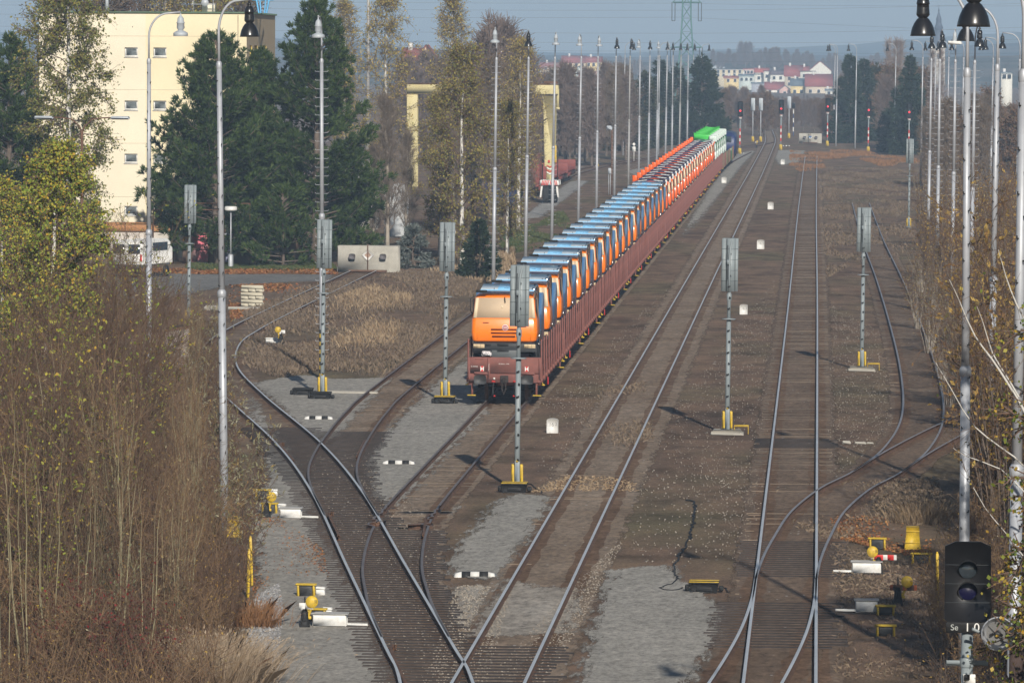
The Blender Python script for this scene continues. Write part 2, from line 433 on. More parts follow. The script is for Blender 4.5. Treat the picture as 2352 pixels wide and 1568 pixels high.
sheet('gravel_path', [(1145, 1150), (1190, 1135), (1262, 1142), (1215, 1230), (1130, 1335), (1040, 1322), (1050, 1265)], m_path, .032)
sheet('gravel_path', [(1400, 1310), (1540, 1298), (1570, 1340), (1650, 1395), (1640, 1470), (1560, 1600), (1325, 1600)], m_path, .031)
sheet('gravel_path', [(1440, 392), (1560, 372), (1560, 400), (1470, 412)], m_path, .004, .3)
sheet('gravel_path', [(1696, 352), (1735, 346), (1700, 385), (1650, 450), (1600, 520), (1555, 575), (1590, 500), (1640, 420)], m_path, .031, .05)
sheet('gravel_path', [(1770, 345), (1850, 345), (1838, 372), (1790, 380)], m_path, .004, .3)
sheet('road', [(150, 632), (430, 627), (760, 628), (775, 645), (640, 648), (525, 656), (300, 700), (100, 740)], m_asphalt, .004, .1)
sheet('grass_verge', [(430, 607), (760, 605), (775, 622), (430, 620)], m_verge, .008, .4)
sheet('leaf_litter_strip', [(400, 622), (770, 620), (775, 630), (400, 628)], m_litter, .012, .4)
sheet('grass_verge', [(1150, 545), (1190, 520), (1235, 520), (1215, 560), (1150, 575)], m_verge, .004, .8)
sheet('concrete_runway', [(1195, 503), (1308, 417), (1352, 415), (1240, 500)], m_slab, .006, .03)
sheet('debris_patch', [(520, 656), (640, 650), (740, 648), (640, 690), (530, 745), (515, 700)], m_litter if False else m_ballast_d, .004, .5)

# ------------------------------------------------------------------ tracks
def spline(P, step=1.0):
    P = np.asarray(P, float); out = []
    for i in range(len(P) - 1):
        p0 = P[max(0, i - 1)]; p1 = P[i]; p2 = P[i + 1]; p3 = P[min(len(P) - 1, i + 2)]
        n = max(2, int(np.linalg.norm(p2 - p1) / step))
        for k in range(n):
            t = k / n
            out.append(.5 * ((2 * p1) + (-p0 + p2) * t + (2 * p0 - 5 * p1 + 4 * p2 - p3) * t * t + (-p0 + 3 * p1 - 3 * p2 + p3) * t ** 3))
    out.append(P[-1]); return np.array(out)
RH = .17
def rail_mb(path, mat_i=1):
    """foot+web+head profile swept along a 2D path"""
    P = np.asarray(path); T = np.gradient(P, axis=0); T /= np.linalg.norm(T, axis=1)[:, None]; Nn = np.stack([T[:, 1], -T[:, 0]], 1)
    prof = [(-.07, .015), (-.07, .03), (-.012, .055), (-.012, RH - .04), (-.036, RH - .03), (-.036, RH - .004), (-.028, RH), (.028, RH), (.036, RH - .004), (.036, RH - .03), (.012, RH - .04), (.012, .055), (.07, .03), (.07, .015)]
    n = len(prof); V = np.concatenate([np.c_[P + Nn * a, np.full(len(P), z)] for a, z in prof]); L = len(P)
    mb = MB(); b = mb.add(V, np.zeros((0, 4), int))
    for i in range(n - 1):
        F = np.array([[i * L + j, i * L + j + 1, (i + 1) * L + j + 1, (i + 1) * L + j] for j in range(L - 1)])
        mb.f.append((F, 1 if i in (5, 6, 7) else 0))
    return mb
def offset(P, d):
    T = np.gradient(P, axis=0); T /= np.linalg.norm(T, axis=1)[:, None]
    return P + np.stack([T[:, 1], -T[:, 0]], 1) * d
slp_c = MB().bbox((0, 0, -.02), (2.5, .24, .09), .02).mesh('sleeper', m_conc_sl)
def track(label, ctr, head, ballast, bw=1.75, timber=None, ends=None, sl_from=None, cut=None, zb=.010, sleepers=True, gap=.62):
    """ctr: control points (X,Y); timber: list of (y0,y1,xl,xr) long-timber zones"""
    C = spline(ctr, 1.2)
    o = np.argsort(C[:, 1]); C = C[o]
    mid = C[len(C) // 2]
    root = thing('railway_track', (0, 0, 0), label, 'railway track', 'railway tracks of the yard')
    for sgn in (-1, 1):
        rail_mb(offset(C, sgn * .7525)).build('rail', [m_rust, head], root, smooth=False)
    L_, R_ = offset(C, -bw), offset(C, bw); n = len(C)
    j1, j2 = rs.normal(size=(n, 2)) * .07, rs.normal(size=(n, 2)) * .07
    V = np.concatenate([np.c_[L_ + j1, np.full(n, zb)], np.c_[offset(C, -1.06) + j2 * .5, np.full(n, zb + .01)], np.c_[offset(C, -.48) + j1 * .5, np.full(n, zb + .012)], np.c_[offset(C, .48) + j2 * .5, np.full(n, zb + .012)], np.c_[offset(C, 1.06) + j1 * .5, np.full(n, zb + .01)], np.c_[R_ + j2, np.full(n, zb)]])
    bb = MB().add(V, np.zeros((0, 4), int))
    for k in range(5): bb.f.append((np.array([[k * n + i, (k + 1) * n + i, (k + 1) * n + i + 1, k * n + i + 1] for i in range(n - 1)]), 1 if k in (1, 3) else 0))
    bo = bb.build('ballast_bed', [ballast, m_ballast_r]); tag(bo, kind='structure')
    ea = bo.data.attributes.new('edge', 'FLOAT', 'POINT'); ev = np.ones(6 * n, np.float32); ev[:n] = 0; ev[5 * n:] = 0; ea.data.foreach_set('value', ev)
    if not sleepers: return C, root
    y = (sl_from or C[0, 1]) ; cnt = 0; far = MB(); fart = MB()
    while y < min(C[-1, 1], 620):
        x = np.interp(y, C[:, 1], C[:, 0]); tz = None
        for z in (timber or []):
            if z[0] <= y <= z[1]: tz = z
        skip = any(a <= y <= b for a, b in (cut or []))
        if not skip:
            jx, jr = rs.uniform(-.03, .03), rs.uniform(-.012, .012)
            if tz:
                xl = tz[2](y) + rs.uniform(-.12, .12); xr = tz[3](y) + rs.uniform(-.2, .2)
                o = MB().bbox(((xr - xl) / 2, 0, .012), (xr - xl, .25, .06), .012).build('sleeper', m_timber, root, (xl, y, 0)) if cnt < 100 else None
                if o is None: fart.box(((xl + xr) / 2, y, .012), (xr - xl, .25, .06))
            elif cnt < 100:
                o = bpy.data.objects.new('sleeper', slp_c); COL.objects.link(o); o.parent = root
                o.location = (x + jx, y, rs.uniform(-.03, .001)); o.rotation_euler = (0, 0, jr)
            else: far.box((x, y, -.02 + rs.uniform(-.022, .004)), (2.5, .24, .09))
            cnt += 1
        y += gap
    if fart.n: tag(fart.build('sleepers', m_timber, root), kind='stuff')
    if far.n: tag(far.build('sleepers', m_conc_sl, root), kind='stuff')
    return C, root
X2, X1, X0, X3 = -6.75, -11.6, -16.45, -.72
ladder_pts = [(-6.75, 96), (-6.75, 110), (-7.95, 123.4), (-8.68, 129.5), (-11.17, 150), (-14.2, 175), (-17.3, 197), (-21.7, 223.8), (-24.7, 244), (-26.4, 262), (-26.9, 276), (-27.05, 300), (-27.05, 362)]
_l = spline(ladder_pts, 1.2); LADX, LADY = _l[:, 0], _l[:, 1]
lad = lambda y: float(np.interp(y, LADY, LADX))
t0p = [(-13.05, 166), (-14.1, 174.5), (-14.9, 182), (-15.4, 189), (-15.85, 199), (-16.3, 214), (-16.5, 232), (-16.5, 300), (-16.5, 420), (-16.4, 620)]
t1p = [(-8.9, 131.5), (-9.62, 137.7), (-10.15, 143), (-10.75, 150), (-11.3, 160), (-11.57, 170), (-11.6, 185), (-11.6, 420), (-11.6, 640), (-11.0, 720), (-9.6, 790)]
_a = spline(t0p, 1.2); _b = spline(t1p, 1.2)
t0x = lambda y: float(np.interp(y, _a[:, 1], _a[:, 0])); t1x = lambda y: float(np.interp(y, _b[:, 1], _b[:, 0]))
def lad_r(y):
    if y < 131: return max(lad(y), X2) + 1.35
    if y < 163: return t1x(y) + 1.3
    if y < 166: return lad(y) + 1.4
    if y < 205: return t0x(y) + 1.3
    return lad(y) + 1.35
Clad, t_lad = track('timbered diagonal track curving away left past the switch lanterns', ladder_pts[1:], m_rail_top, m_ballast_d, 1.5,
    timber=[(100, 207, lambda y: min(lad(y), X2) - 1.35, lad_r)], sl_from=119, zb=.012)
C0, t_0 = track('empty track just left of the loaded train', t0p, m_rail_dull, m_ballast, 1.4, sl_from=206, zb=.010)
C1, t_1 = track('track the loaded train stands on', t1p, m_rail_dull, m_ballast, 1.45, sl_from=164, zb=.0105)
C2, t_2 = track('bright railed main track just right of the loaded train', [(X2, 90), (X2, 300), (X2, 600), (-6.9, 800), (-7.2, 900), (-8.5, 1010)], m_rail_top, m_ballast, 1.9, sl_from=133, zb=.0115)
C3, t_3 = track('straight main track with bright rails in front of the black signal', [(X3, 80), (X3, 300), (-.85, 500), (-.85, 760)], m_rail_top, m_ballast_d, 1.7, sl_from=122,
    timber=[(131, 142, lambda y: X3 - 1.7, lambda y: X3 + 1.3), (149, 160, lambda y: X3 - 1.3, lambda y: X3 + 1.5), (198, 203, lambda y: X3 - 1.3, lambda y: X3 + 1.3)], zb=.010)
m_rail_mid = PM('rail_head_worn', (.34, .33, .34), .45, .3, .2, 1.5)
C4, t_4 = track('rusty siding curving out of the right-hand shrubs', [(X3, 147), (-.6, 153), (-.35, 160), (.08, 169), (.9, 178), (1.95, 185.5), (3.05, 197), (3.85, 214), (4.2, 240), (4.3, 280), (4.2, 345), (3.9, 420), (3.8, 520)], m_rail_mid, m_ballast_d, 1.5, sl_from=205, zb=.0125)
C5, t_5 = track('short track end joining from the shaded shrubs on the right', [(1.95, 185.5), (3.2, 196), (5.2, 210), (7.6, 224), (10.5, 238), (16, 258)], m_rail_mid, m_ballast_d, 1.3, sl_from=215, zb=.0135)
C6, t_6 = track('track branching off bottom left in front of the shaded timbers', [(-4.6, 96), (-2.75, 105), (-2.0, 113), (-1.38, 123.4), (-.95, 133), (-.76, 141), (X3, 147)], m_rail_top, m_ballast_d, 1.5, zb=.0145, sleepers=False)
C7, t_7 = track('curved siding under the red flat wagons beyond the gantry crane', [(-27, 470), (-27, 560), (-26.6, 640), (-24.5, 695), (-20.5, 740), (-14.5, 795), (-9.2, 845), (-7.2, 880)], m_rail_dull, m_ballast_d, 1.9, sl_from=520, zb=.012)
# check rails by the crossings
for (root, x0, y0, x1, y1) in ((t_lad, lad(166) - .66, 166.5, lad(159) - .66, 159.5), (t_1, t1x(166) + .68, 166, t1x(160) + .68, 160),
                               (t_0, t0x(198) + .68, 198, t0x(191) + .68, 191), (t_lad, lad(196) - .66, 196, lad(189) - .66, 189), (t_lad, lad(129) - .66, 129, lad(122) - .66, 122)):
    rail_mb(spline([(x1 + .05, y1 - .6), (x1, y1), (x0, y0), (x0 + .07, y0 + .7)], .8)).build('check_rail', [m_rust, m_rust], root)
# pale clean ballast wedge between the diagonal and the main track
sheet('ballast_bed', [(1048, 1345), (1130, 1345), (1080, 1440), (1062, 1465), (1040, 1400)], m_ballast_l, .02, .1)
sheet('ballast_bed', [(870, 1095), (890, 1170), (990, 1170), (1060, 1160), (1010, 1190), (920, 1180)], m_ballast_l, .019, .1)
sheet('ballast_bed', [(640, 940), (740, 1030), (720, 1120), (640, 1050), (560, 960)], m_ballast_l, .0205, .1)
sheet('ballast_bed', [(1115, 1400), (1165, 1330), (1240, 1350), (1330, 1350), (1310, 1455), (1080, 1465)], m_ballast_l, .0255, .1)
# ------------------------------------------------------------------ lamp masts
def lamp_part(kind, parent, loc):
    """hanging yard lamp; loc = top suspension point"""
    if kind == 'grey':
        body = MB().lathe([(.02, 0), (.03, -.08), (.05, -.1), (.09, -.15), (.115, -.2), (.12, -.3), (.15, -.33), (.15, -.36), (.135, -.37), (.14, -.55), (.11, -.58), (.09, -.62)], n=16)
        sh = MB().lathe([(.09, -.62), (.17, -.66), (.255, -.71), (.265, -.73), (.265, -.82), (.255, -.83), (.23, -.81), (.1, -.68)], n=20); mats = (m_lampgrey, m_lampgrey)
    elif kind == 'flood':
        body = MB().lathe([(.02, 0), (.03, -.1), (.1, -.2), (.11, -.5), (.08, -.62)], n=12)
        sh = MB().bbox((0, 0, -.72), (.75, .4, .2), .04); mats = (m_lampgrey, m_white)
    else:
        body = MB().lathe([(.02, .02), (.035, -.06), (.06, -.08), (.06, -.12), (.04, -.14), (.09, -.17), (.125, -.24), (.14, -.31), (.14, -.325), (.125, -.33), (.13, -.40), (.14, -.52), (.14, -.55), (.10, -.60), (.085, -.61)], n=18)
        sh = MB().lathe([(.085, -.605), (.13, -.64), (.185, -.72), (.23, -.82), (.255, -.92), (.265, -.985), (.262, -.99), (.25, -.98), (.21, -.83), (.1, -.66)], n=26); mats = (m_black, m_black)
    b = body.build('lamp', mats[0], parent, loc, smooth=True)
    sh.build('lamp_shade', mats[1], b, smooth=True)
    return b
MH0 = 14.67
def mast_proto(kind, arm, name='lamp_mast', alen=1.15, band=False, rough=False, pegs=False, dh=0.0):
    """arm: unit 2-D direction of the overhanging arm"""
    def fn():
        MH = MH0 + dh
        r = thing(name, cat='lamp mast')
        pole = MB().tube([(0, 0, 0), (0, 0, MH * .45)], [.115, .10], 14, cap=True)
        pole.lathe([(.10, MH * .45 - .12), (.125, MH * .45 - .1), (.125, MH * .45 + .04), (.085, MH * .45 + .1)], n=14)
        pole.tube([(0, 0, MH * .45), (0, 0, MH - 1.9)], [.085, .07], 14)
        pole.lathe([(.07, MH - 1.95), (.08, MH - 1.93), (.08, MH - 1.8), (.05, MH - 1.74)], n=12)
        pole.build('mast', m_galvd if rough else m_galv, r, smooth=True)
        ax, ay = arm; pts = [(0, 0, MH - 1.9), (0, 0, MH - .95)]
        for k in range(1, 9):
            a = k / 8 * PI / 2; pts.append((ax * alen * (1 - math.cos(a)) * .62, ay * alen * (1 - math.cos(a)) * .62, MH - .95 + .85 * math.sin(a)))
        pts.append((ax * alen, ay * alen, MH - .06))
        MB().tube(pts, .036, 10).build('arm', m_galv, r, smooth=True)
        lamp_part(kind, r, (ax * alen, ay * alen, MH - .10))
        st = MB()
        for i in range(33):
            z = 1.2 + i * .35; rr = .11 if z < MH * .45 else .08
            px_, py_ = (-ay, ax)
            if abs(ay) > .5 and not pegs:                                     # rungs both sides, tips turned up
                for s_ in (-1, 1):
                    a = np.array([px_ * s_ * rr * .5, py_ * s_ * rr * .5, z]); e = np.array([px_ * s_ * .24, py_ * s_ * .24, z])
                    st.sticks([a, e], [e, e + np.array([px_ * s_ * .03, 0, .045])], .009, .009, 5)
            else:                                                # stub pegs on the front face, alternating
                s_ = 1 if i % 2 else -1
                a = np.array([s_ * rr * .45, -rr * .7, z]); e = a + np.array([s_ * .03, -.14, .0])
                st.sticks([a, e], [e, e + np.array([0, 0, .05])], .012, .012, 5)
        st.build('climbing_rungs', m_galv if abs(ay) > .5 and not pegs else m_blackmatt, r)
        if band:
            b_ = MB()
            for k in range(6): b_.lathe([(.1175, .1 + k * .32), (.1175, .1 + k * .32 + .16)], n=14, m=0); b_.lathe([(.1175, .26 + k * .32), (.1175, .26 + k * .32 + .16)], n=14, m=1)
            b_.build('warning_bands', [m_yellow, m_blackmatt], r)
        return r
    return Proto(fn)
FWD, RGT, LFT, BCK = (0.02, -1), (1, -.08), (-1, -.08), (-.06, 1)
mp = {(k, a, b, q): mast_proto(k, d, band=b, rough=q) for k in ('grey', 'black', 'flood') for a, d in (('f', FWD), ('r', RGT), ('l', LFT), ('b', BCK)) for b in (False, True) for q in (False, True)}
mp_long = mast_proto('black', LFT, alen=.94)
mp_near = mast_proto('black', LFT, alen=.93)
mp_edge = mast_proto('black', LFT, alen=.80, dh=.05)
mp_left = mast_proto('black', RGT, alen=.85)
gL = 'lamp masts in the row left of the train'
def mast(key, loc, label, group, rz=0.0, lean=.008, sc=1.0):
    o = mp[key].put(loc, label, group, rz, sc)
    o.rotation_euler = (rs.uniform(-.006, .006), lean + rs.uniform(-.005, .005), rz + rs.uniform(-.15, .15)); return o
rowL = [(740, 872, 'grey', True), (1133, 655, 'grey', False), (1207, 598, 'black', False), (1267, 556, 'grey', False), (1328, 513, 'grey', False), (1370, 484, 'grey', False),
        (1411, 456, 'black', False), (1443, 432, 'black', False), (1467, 415, 'grey', False), (1489, 401, 'black', False), (1508, 388, 'grey', False),
        (1528, 374, 'black', False), (1543, 364, 'black', False), (1560, 353, 'black', True), (1578, 342, 'black', False), (1591, 333, 'black', False)]
for i, (px, py, k, flag) in enumerate(rowL):
    col = 'grey' if k == 'grey' else 'black'
    if i == 0: lb = 'lamp mast with grey shade and striped foot behind the second backed signal'
    else: lb = f'lamp mast with {col} shade, {ordn(i)} behind the striped mast in the row along the train'
    mast((k, 'f', i == 0, px in (1443, 1560)), G(px, py), lb, gL, lean=.010 if i else -.001)
mast(('black', 'r', False, False), G(1431, 357), 'slender lamp mast with arm to the right behind the row along the train', gL, lean=.012)
mast(('grey', 'r', False, False), G(1512, 355), 'far slender lamp mast with grey shade and arm to the right', gL, lean=.012)
mast(('black', 'r', False, False), G(1590, 331) + np.array([.6, 25, 0]), 'farthest lamp mast of the left row, black shade on right-hand arm', gL, lean=.012)
_o = mp_left.put(S(516, 1228, 161) * np.array([1, 1, 0]), 'thick lamp mast with black bell shade in front of the dark pines', 'near lamp masts'); _o.rotation_euler = (0, -.014, 0)
mast(('grey', 'r', False, False), G(342, 948), 'lamp mast with grey shade in front of the cream and yellow block', 'near lamp masts', lean=-.002)
gR = 'lamp masts in the rows on the right'
def mastp(key, px, Y, label, lean=0.0, proto=None):
    loc = S(px, 600, Y); loc[2] = 0
    if proto is not None:
        o = proto.put(loc, label, gR); o.rotation_euler = (0, lean, 0)
    else: mast(key, loc, label, gR, lean=lean)
mastp(None, 2221, 124, 'thick lamp mast rising behind the black signal, black bell on its left-hand arm', -.002, mp_near)
mastp(None, 2332, 94, 'thickest lamp mast at the right edge with the largest black bell shade', .008, mp_edge)
mastp(None, 2277, 174, 'lamp mast with left-hand arm whose bell hides behind the largest bell shade', .010, mp_long)
mastp(('black', 'f', False, False), 2230, 292, 'lamp mast with rungs just right of the thick mast, black shade', .008)
mastp(('black', 'l', False, False), 2334, 385, 'lamp mast with left-hand arm just left of the right-edge mast', .008)
mastp(('black', 'l', False, False), 2288, 486, 'slender lamp mast with left-hand arm right of the thick mast', .010)
mastp(('black', 'l', False, False), 2273, 545, 'slender far lamp mast behind the hidden-bell mast', .010)
mastp(('black', 'f', True, False), 2131, 402, 'lamp mast with striped foot, left of the trio below the spire', .010)
mastp(('black', 'f', True, False), 2152, 348, 'lamp mast with striped foot, middle of the trio below the spire', .010)
mastp(('flood', 'f', False, False), 2187, 330, 'lamp mast with flat white floodlight, right of the trio below the spire', .012)
mastp(('black', 'l', False, False), 2172, 620, 'thin far lamp mast behind the striped trio', .012)
mastp(('black', 'l', False, False), 2206, 560, 'thin far lamp mast just left of the thick mast', .012)
mastp(('black', 'l', False, False), 2113, 600, 'thin lamp mast in front of dark spruce left of the striped trio', .012)
mastp(('black', 'l', False, False), 2142, 640, 'thin far lamp mast between the striped pair', .012)
mastp(('black', 'l', False, False), 2051, 790, 'far lamp mast between the two dark spruce clumps on the right', .012)
mastp(('black', 'l', False, False), 1962, 830, 'far lamp mast in front of the right spruce clump', .012)
mastp(('black', 'l', False, False), 1918, 850, 'far lamp mast left of the right spruce clump', .010)
mastp(('black', 'l', False, False), 1912, 905, 'farthest lamp mast left of the right spruce clump', .010)
# plain steel masts behind the trees
for px, Y, lb in ((845, 560, 'tall plain steel mast among the yellow birches'), (737, 600, 'tall plain steel mast behind the pointed pine')):
    loc = S(px, 300, Y); loc[2] = 0
    r = thing('steel_mast', loc, lb, 'mast', 'plain steel masts')
    MB().tube([(0, 0, 0), (0, 0, 14), (0, 0, 26)], [.2, .15, .11], 12).build('mast', m_galvd, r, smooth=True)
    MB().lathe([(.15, 13.9), (.19, 13.95), (.19, 14.15), (.15, 14.2)], n=12).build('collar', m_galvd, r)

# ------------------------------------------------------------------ signals seen from behind
def backed_signal():
    r = thing('backed_signal', cat='signal'); H = 6.85
    MB().tube([(0, 0, .35), (0, 0, 4.0)], [.085, .08], 14).tube([(0, 0, 4.0), (0, 0, H - 1.0)], [.065, .06], 14).build('mast', m_siggrey, r, smooth=True)
    c = H - .98; b = MB()
    pr = [(-.29, c - .9), (.29, c - .9), (.29, c + .88), (.2, c + .95), (-.2, c + .95), (-.29, c + .88)]
    b.prism(pr, 'y', .16, .20); b.build('backboard', m_siggrey, r)
    h = MB()
    for k in range(5):
        h.box((.04, .04, c + .02), (.27, .24, 1.84)) if k == 0 else None
        h.box((-.2, .125, c + .02), (.15, .07, 1.84)).box((.235, .125, c + .02), (.11, .07, 1.84)) if k == 0 else None
    h.build('housing', m_siggrey, r)
    jg = MB().box((-.07, -.0825, c + .1), (.03, .006, 1.2)).box((-.11, .088, c), (.02, .008, 1.8)); [jg.box((0, .0885, c - .54 + k * .37), (.56, .006, .013)).box((.04, -.0815, c - .54 + k * .37), (.272, .006, .01)) for k in range(4)]; jg.build('joint_gaps', m_sigdark, r)
    MB().tube([(0, -.1, c - .9), (0, -.13, c - .2), (0, -.13, c + .3), (.02, -.12, c + .62), (.08, -.06, c + .88), (.12, .1, c + .95)], .035, 8).build('conduit', m_siggrey, r, smooth=True)
    MB().box((-.03, -.12, c + .12), (.13, .05, .16)).lathe([(.075, c - 1.22), (.085, c - 1.2), (.085, c - 1.0), (.075, c - .98)], n=14).build('clamp', m_siggrey, r)
    MB().lathe([(.02, 4.0), (.24, 4.0), (.24, 4.03), (.02, 4.05)], n=18).build('platform', m_siggrey, r)
    p = MB()
    for i in range(15):
        z = .95 + i * .38; p.box(((-.02 if i % 2 else .03), -.105, z), (.06, .07, .05)); p.box((.02, -.13, z + .02), (.035, .03, .05))
    p.build('step_pegs', m_blackmatt, r)
    MB().box((.0, -.105, .92), (.07, .07, .05)).build('step_peg', m_yellow, r)
    bx = MB(); bx.bbox((0, 0, .55), (.17, .2, .75), .02, 0); bx.bbox((-.13, .01, .52), (.1, .2, .6), .02, 1); bx.bbox((.13, .01, .52), (.1, .2, .6), .02, 1)
    bx.bbox((0, 0, .14), (.36, .3, .06), .01, 0); bx.build('base_box', [m_siggrey, m_yellow], r)
    return r
bsig = Proto(backed_signal)
gS = 'grey signals showing their backs'
sigs = [((433, 752), 'grey signal back half hidden by bushes near the cream block', 0), ((740, 915), 'grey signal back in front of the striped lamp mast', 1), ((1022, 926), 'grey signal back left of the front brown wagon', 1),
        ((1187, 1128), 'nearest grey signal back, standing before the orange cab of the front truck', 1), ((1670, 998), 'grey signal back between the main track and the straight right track', 2),
        ((1979, 852), 'grey signal back right of the straight main track', 2), ((2087, 526), 'pale sunlit signal back near the striped lamp masts', 0)]
foot = []
for (p, lb, ft) in sigs:
    g = G(*p); o = bsig.put(g, lb, gS); o.rotation_euler = (0, .009, rs.uniform(-.03, .03))
    foot.append((g, ft, lb))
for g, ft, lb in foot:
    if ft == 2:
        f = MB().prism([(-.55, 0), (.55, 0), (.47, .2), (-.47, .2)], 'y', -.4, .4).bbox((0, 0, .06), (1.15, .9, .11), .03)
        tag(f.build('signal_footing', m_concrete, None, (g[0], g[1], -.02)), 'low concrete footing under the ' + lb.split(' between')[0].split(' right')[0] + (' left of the straight track' if 'between' in lb else ' right of the straight track'), 'footing', 'signal footings')
        tag(MB().bbox((0, 0, 0), (.5, .05, .03), .008).bbox((0, .12, 0.03), (.5, .03, .03), .008).bbox((-.25, .05, -.12), (.03, .04, .3), .008).bbox((.23, .05, -.12), (.03, .04, .3), .008).build('cable_guard', m_yellow, None, (g[0] + .5, g[1] - .1, .3)),
            'yellow guard rail at the foot of the ' + ('signal between the main tracks' if 'between' in lb else 'signal right of the straight track'), 'guard rail', 'yellow guard rails')
def junction_box(loc, label, yel=True, s=1.0, lean=0):
    r = thing('cable_box', loc, label, 'cable box', 'black cable boxes on the ground')
    b = MB(); b.prism([(-.42 * s, 0), (.42 * s, 0), (.48 * s, .3 * s), (-.48 * s, .3 * s)], 'y', -.3 * s, .3 * s); b.bbox((0, 0, .33 * s), (1.0 * s, .66 * s, .08 * s), .02)
    b.bbox((0, -.31 * s, .14 * s), (.5 * s, .05, .14 * s), .01); b.bbox((-.55 * s, 0, .16 * s), (.14 * s, .3 * s, .2 * s), .02); b.bbox((.56 * s, 0, .14 * s), (.16 * s, .3 * s, .16 * s), .02)
    b.build('box', m_blackmatt, r)
    if yel:
        MB().bbox((0, -.33 * s, .37 * s), (.98 * s, .03, .03), .008).bbox((0, .33 * s, .37 * s), (.98 * s, .03, .03), .008).build('edging', m_yellowd, r)
    return r
g = G(1187, 1128); junction_box(g + np.array([-.05, -.45, 0]), 'black cable box with yellow lid at the foot of the nearest signal', True, .8)
g = G(1022, 926); junction_box(g + np.array([.02, -.5, 0]), 'black cable box with yellow lid beside the front wagon', True, .8)
g = G(740, 915); junction_box(g + np.array([0, -.55, 0]), 'plain black cable box at the foot of the striped mast signal', False, .8)
junction_box(G(696, 908), 'plain black cable box left of the striped mast signal', False, .8)
junction_box(G(1617, 1360), 'black cable box with yellow edges on the bottom grit path', True, .75)
tag(MB().bbox((0, 0, .05), (2.6, .5, .1), .03).build('concrete_slab', m_concrete, None, G(752, 906) + np.array([.6, .6, 0])), 'flat concrete slab behind the striped mast signal', 'slab')
def cable(pts, label, r=.016):
    P = spline([np.array([*G(*p)[:2]]) for p in pts], .25); P = np.c_[P + rs.normal(size=P.shape) * .03, np.full(len(P), r * 1.05)]
    tag(MB().tube(P, r, 6).build('cable', m_blackmatt), label, 'cable', 'loose black cables')
cable([(1205, 1122), (1215, 1112), (1235, 1125), (1250, 1138), (1268, 1140)], 'black cable coiling right of the nearest signal foot')
cable([(1575, 1352), (1545, 1358), (1520, 1352), (1555, 1335), (1550, 1300), (1585, 1230), (1597, 1160), (1575, 1150)], 'black cable running up the dirt from the yellow edged box', .025)
cable([(1640, 1355), (1660, 1350), (1675, 1362)], 'short black cable right of the yellow edged box')
cable([(770, 905), (790, 920), (830, 918), (930, 921)], 'thin black cable crossing under the empty track')
cable([(1045, 925), (1060, 915), (1090, 925), (1120, 922)], 'black cable between signal foot and front wagon')
cable([(690, 900), (660, 895), (640, 905), (600, 905), (560, 903)], 'black cable on grit left of the striped mast signal')

# red-aspect signals at the far end
m_redlamp = EM('red_signal_lamp', (1.0, .03, .05), 1.3)
def red_signal():
    r = thing('colour_light_signal', cat='signal'); H = 6.9
    MB().tube([(0, 0, .3), (0, 0, H - 2.2)], .085, 10).build('mast', m_siggrey, r, smooth=True)
    b = MB()
    for k in range(5): b.lathe([(.095, 1.25 + k * .42), (.095, 1.67 + k * .42)], n=10, m=k % 2)
    b.build('striped_sleeve', [m_red, m_white], r)
    c = H - 1.0
    MB().prism([(-.36, c - .95), (.36, c - .95), (.36, c + .9), (.25, c + 1.0), (-.25, c + 1.0), (-.36, c + .9)], 'y', -.03, .05).bbox((0, .15, c), (.4, .2, 1.7), .03).build('signal_head', m_black, r)
    for k in range(4):
        z = c + .62 - k * .42
        MB().lathe([(.15, 0), (.15, .22), (.14, .22), (.13, 0)], (0, -.03, z), 14, 0, 'y').build('hood', m_blackmatt, r)
        MB().lathe([(.001, .035), (.13, .03)], (0, -.02, z), 14, 0, 'y').build('lens', m_redlamp if k == 2 else m_glass, r)
    pl = MB(); pl.bbox((0, -.1, c - 1.15), (.34, .03, .2), .01, 0); pl.bbox((0, -.12, c - 1.08), (.3, .01, .05), .002, 1); pl.build('number_plate', [m_white, m_red], r)
    MB().bbox((0, 0, .4), (.42, .35, .75), .03).build('base_box', m_yellowd, r)
    MB().lathe([(.02, H - 2.35), (.22, H - 2.35), (.22, H - 2.3), (.02, H - 2.28)], n=12).build('platform', m_siggrey, r)
    return r
rsig = Proto(red_signal); gT = 'red-lit signals across the far end of the yard'
for (p, lb) in (((1604, 332), 'red-lit signal behind the left row of masts beside the spruces'), ((1699, 354), 'red-lit signal right of the blue locomotive'), ((1793, 345), 'red-lit signal just right of the main track end'), ((1900, 336), 'red-lit signal left of the right spruce clump'), ((1994, 350), 'red-lit signal in front of the right spruce clump'), ((2087, 358), 'red-lit signal behind the pale sunlit signal back')):
    o = rsig.put(G(*p), lb, gT); o.rotation_euler = (0, .009, 0)
def far_back():
    r = thing('distant_signal', cat='signal')
    MB().tube([(0, 0, 0), (0, 0, 5.2)], .07, 8).build('mast', m_galv, r)
    MB().bbox((0, 0, 5.6), (.62, .25, 1.9), .05).build('signal_head', m_lampgrey, r)
    MB().bbox((0, 0, .4), (.4, .35, .8), .03).build('base_box', m_yellowd, r)
    return r
fb = Proto(far_back); gF = 'small grey signal backs beyond the red signals'
for (p, lb) in (((1729, 326), 'grey signal back left of the far pair'), ((1747, 326), 'grey signal back right of the far pair'), ((1812, 318), 'distant grey signal back right of the red signal at the track end')):
    fb.put(G(*p), lb, gF)
